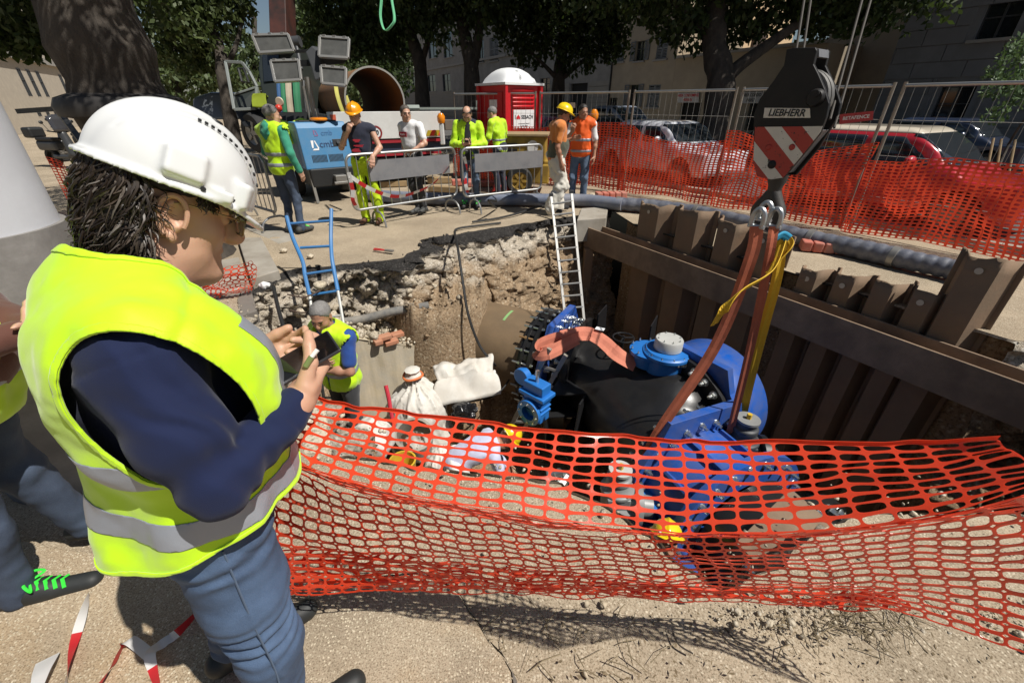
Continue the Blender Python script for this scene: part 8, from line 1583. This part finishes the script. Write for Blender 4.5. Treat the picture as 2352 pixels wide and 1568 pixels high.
V_, Q_ = leaf_mesh(np.array([tuple(G(rg.uniform(1040, 2300), rg.uniform(1395, 1560), .006)) for _ in range(150)]), *(lambda q: (q, np.cross(q, A_((0, 0, 1)))+A_((0, 0, .25))))(np.stack([np.cos(t_ := rg.uniform(0, 6.28, 150)), np.sin(t_), rg.normal(0, .15, 150)], 1)), rg.uniform(.008, .028, 150)[:, None], rg.uniform(.004, .012, 150)[:, None]); tag(link_mesh('dry_leaves', np_mesh(V_, Q_), mat('dry_leaf', (.17, .125, .07), .85, 0, .4, 30)), kind='stuff')
for k, ps in enumerate(([(1665, 1440), (1690, 1470), (1735, 1490)], [(1545, 1450), (1560, 1480), (1592, 1500)], [(1085, 1500), (1100, 1530), (1090, 1560)])):
    mb = MB(); mb.tube(bezier([G(u, v, .006) for u, v in ps], 5), .0035, 6); tag(mb.build('twig', mat('twig_dark', (.05, .04, .03), .9)), ['dark twig on the sandy ground at the lower right', 'curved twig on the sandy ground below the net', 'twig lying beside the slab edge'][k], 'twig')
# ---- sacks and bits in the pit
M_sack = mat('white_sack', (.70, .68, .63), .75, 0, .06, 4, .2, 60, dirt=(.42, .36, .28), damt=.3, dscale=4)
def sack(label, top, h_, r, seed, lean=(0, 0), tie=True, parts=True):
    c = Vector(top); t = thing('white_sack', label, 'sack', c-Z*h_); s = SDF(); b = A_(c-Z*h_)-A_(c-Z*h_)
    s.cone((0, 0, r*.6), (0, 0, h_*.50), r*1.12, r*.98, .05); s.cone((0, 0, h_*.50), (0, 0, h_*.93), r*.98, r*.20, .10)
    def fold(P, f): a = np.arctan2(P[..., 1], P[..., 0]); w_ = np.clip(P[..., 2]/h_, 0, 1); return f+fbm(P*5, 3, seed)*.02+.045*r/.4*np.abs(np.sin(a*6+fbm(P*2.5, 2, seed+2)*2.0))*(.3+w_) + .016*np.abs(np.sin(a*15+P[..., 2]*7+fbm(P*4, 2, 8)*2))*(.4+w_)
    sdf_obj('sack_cloth', s, .018, M_sack, t, fold)
    if tie: mb = MB(); mb.tube([c+Vector((math.cos(a)*r*.30, math.sin(a)*r*.30, -h_*.10-.01*math.sin(a*2))) for a in np.linspace(0, 6.283, 21)], .014, 6); o = mb.build('tie_cord', mat('cord_orange', (.65, .17, .05), .7), t, smooth=True); mb = MB(); mb.lathe(c-Z*h_*.10, Z, [(r*.27, 0), (r*.20, .04), (r*.25, .075), (r*.12, .095), (0, .085)], 9); mb.build('gathered_top', M_sack, t, smooth=True)
    return t
sack('big white tied sack with an orange cord standing before the concrete chamber', D(946, 842, 4.75), 1.15, .36, 3)
M_tarp = M_sack
def tarp(label, c, sx, sy, yaw, seed, hgt=.3):
    s = SDF(); R = Matrix.Rotation(yaw, 3, 'Z'); s.ell((0, 0, 0), (sx, sy, hgt), .02, np.array(R)); s.ell(A_(R @ Vector((sx*.5, .05, -.05))), (sx*.6, sy*.8, hgt*.7), .05)
    o = sdf_obj('white_sheet', s, .016, M_tarp, None, lambda P, f: f+fbm(P*3.2, 2, seed)*.06+.10*np.abs(fbm(P*3.3+5, 2, seed+1))-.06+.04*np.abs(fbm(P*8, 2, seed+2))); o.location = c; return tag(o, label, 'sheet')
cloth_patch('white_sheet', D(1072, 868, 5.15), .75, .62, .35, M_sack, 'crumpled white sheet heaped at the foot of the brown soil wall', 'sheet', 5, amp=1.9)
sack('white sack lying behind the worker in the lilac shirt', D(1010, 1015, 4.55), .6, .22, 9, tie=False)
tarp('small crumpled white bag on the rubble behind the net', D(855, 1010, 3.9), .2, .16, .1, 8, .14)
mb = MB(); c = D(950, 1010, 4.4); mb.lathe(c, (.2, -.3, 1), [(.17, -.1), (.2, -.1), (.2, .12), (.17, .12)], 30, True); tag(mb.build('concrete_ring', M_grey_conc, None, smooth=True), 'grey concrete ring lying in the pit in front of the big white sack', 'concrete ring')
mb = MB(); mb.tube(bezier([D(886, 885, 4.5), D(893, 915, 4.5), D(898, 945, 4.5), D(906, 985, 4.5)], 5), .022, 8); tag(mb.build('red_pipe', mat('red_plastic_pipe', (.5, .03, .05), .5), None, smooth=True), 'thin red plastic pipe standing at the left of the big white sack', 'pipe')
mb = MB(); c = D(928, 1078, 3.6); mb.lathe(c-Z*.1, Z, [(.09, 0), (.11, .2), (.115, .21), (.1, .21), (.08, .02), (0, .02)], 20); tag(mb.build('yellow_bucket', M_ylw, None, smooth=True), 'dirty yellow bucket on the rubble behind the net', 'bucket')
tarp_ = SDF(); tarp_.ell((0, 0, 0), (.14, .1, .06)); o = sdf_obj('teal_bag', tarp_, .012, mat('teal_plastic', (.03, .35, .33), .4), None, lambda P, f: f+fbm(P*9, 3, 4)*.03); o.location = D(930, 1105, 3.0); tag(o, 'small crumpled teal plastic bag on the near pit edge', 'bag')
tarp_ = SDF(); tarp_.ell((0, 0, 0), (.15, .12, .13)); o = sdf_obj('black_bag', tarp_, .014, mat('black_plastic', (.01, .01, .011), .25), None, lambda P, f: f+fbm(P*9, 3, 6)*.05); o.location = D(1062, 945, 5.0); tag(o, 'small shiny black rubbish bag on the pit floor', 'bag')
for k, (u, v, t_) in enumerate(((1260, 1095, 4.1), (1285, 1120, 4.0), (1300, 1100, 4.1))):
    p = D(u, v, t_); o = bpy.data.objects.new('spare_bolt', BOLT); COL.objects.link(o); o.location = p; o.scale = (2.2,)*3; o.rotation_euler = (k, 1.2, k*2); tag(o, ['leftmost shiny loose bolt by the bent over worker', 'middle shiny loose bolt by the bent over worker', 'rightmost shiny loose bolt by the bent over worker'][k], 'bolt', 'loose bolts in the pit')
for k, (u, v) in enumerate(((608, 655), (597, 800), (587, 803))): 
    tp_ = SDF(); tp_.ell((0, 0, 0), (.05, .04, .025)); o = sdf_obj('paper_scrap', tp_, .008, mat('paper_white', (.75, .75, .74), .7), None, lambda P, f, k=k: f+fbm(P*22, 3, k)*.02); o.location = G(u, v-20*(k > 0), .05); tag(o, ['small white paper scrap on the paving of the left bank', 'white crumpled cup right of the slab edge', 'white crumpled cup left of the other cup'][k], 'litter')
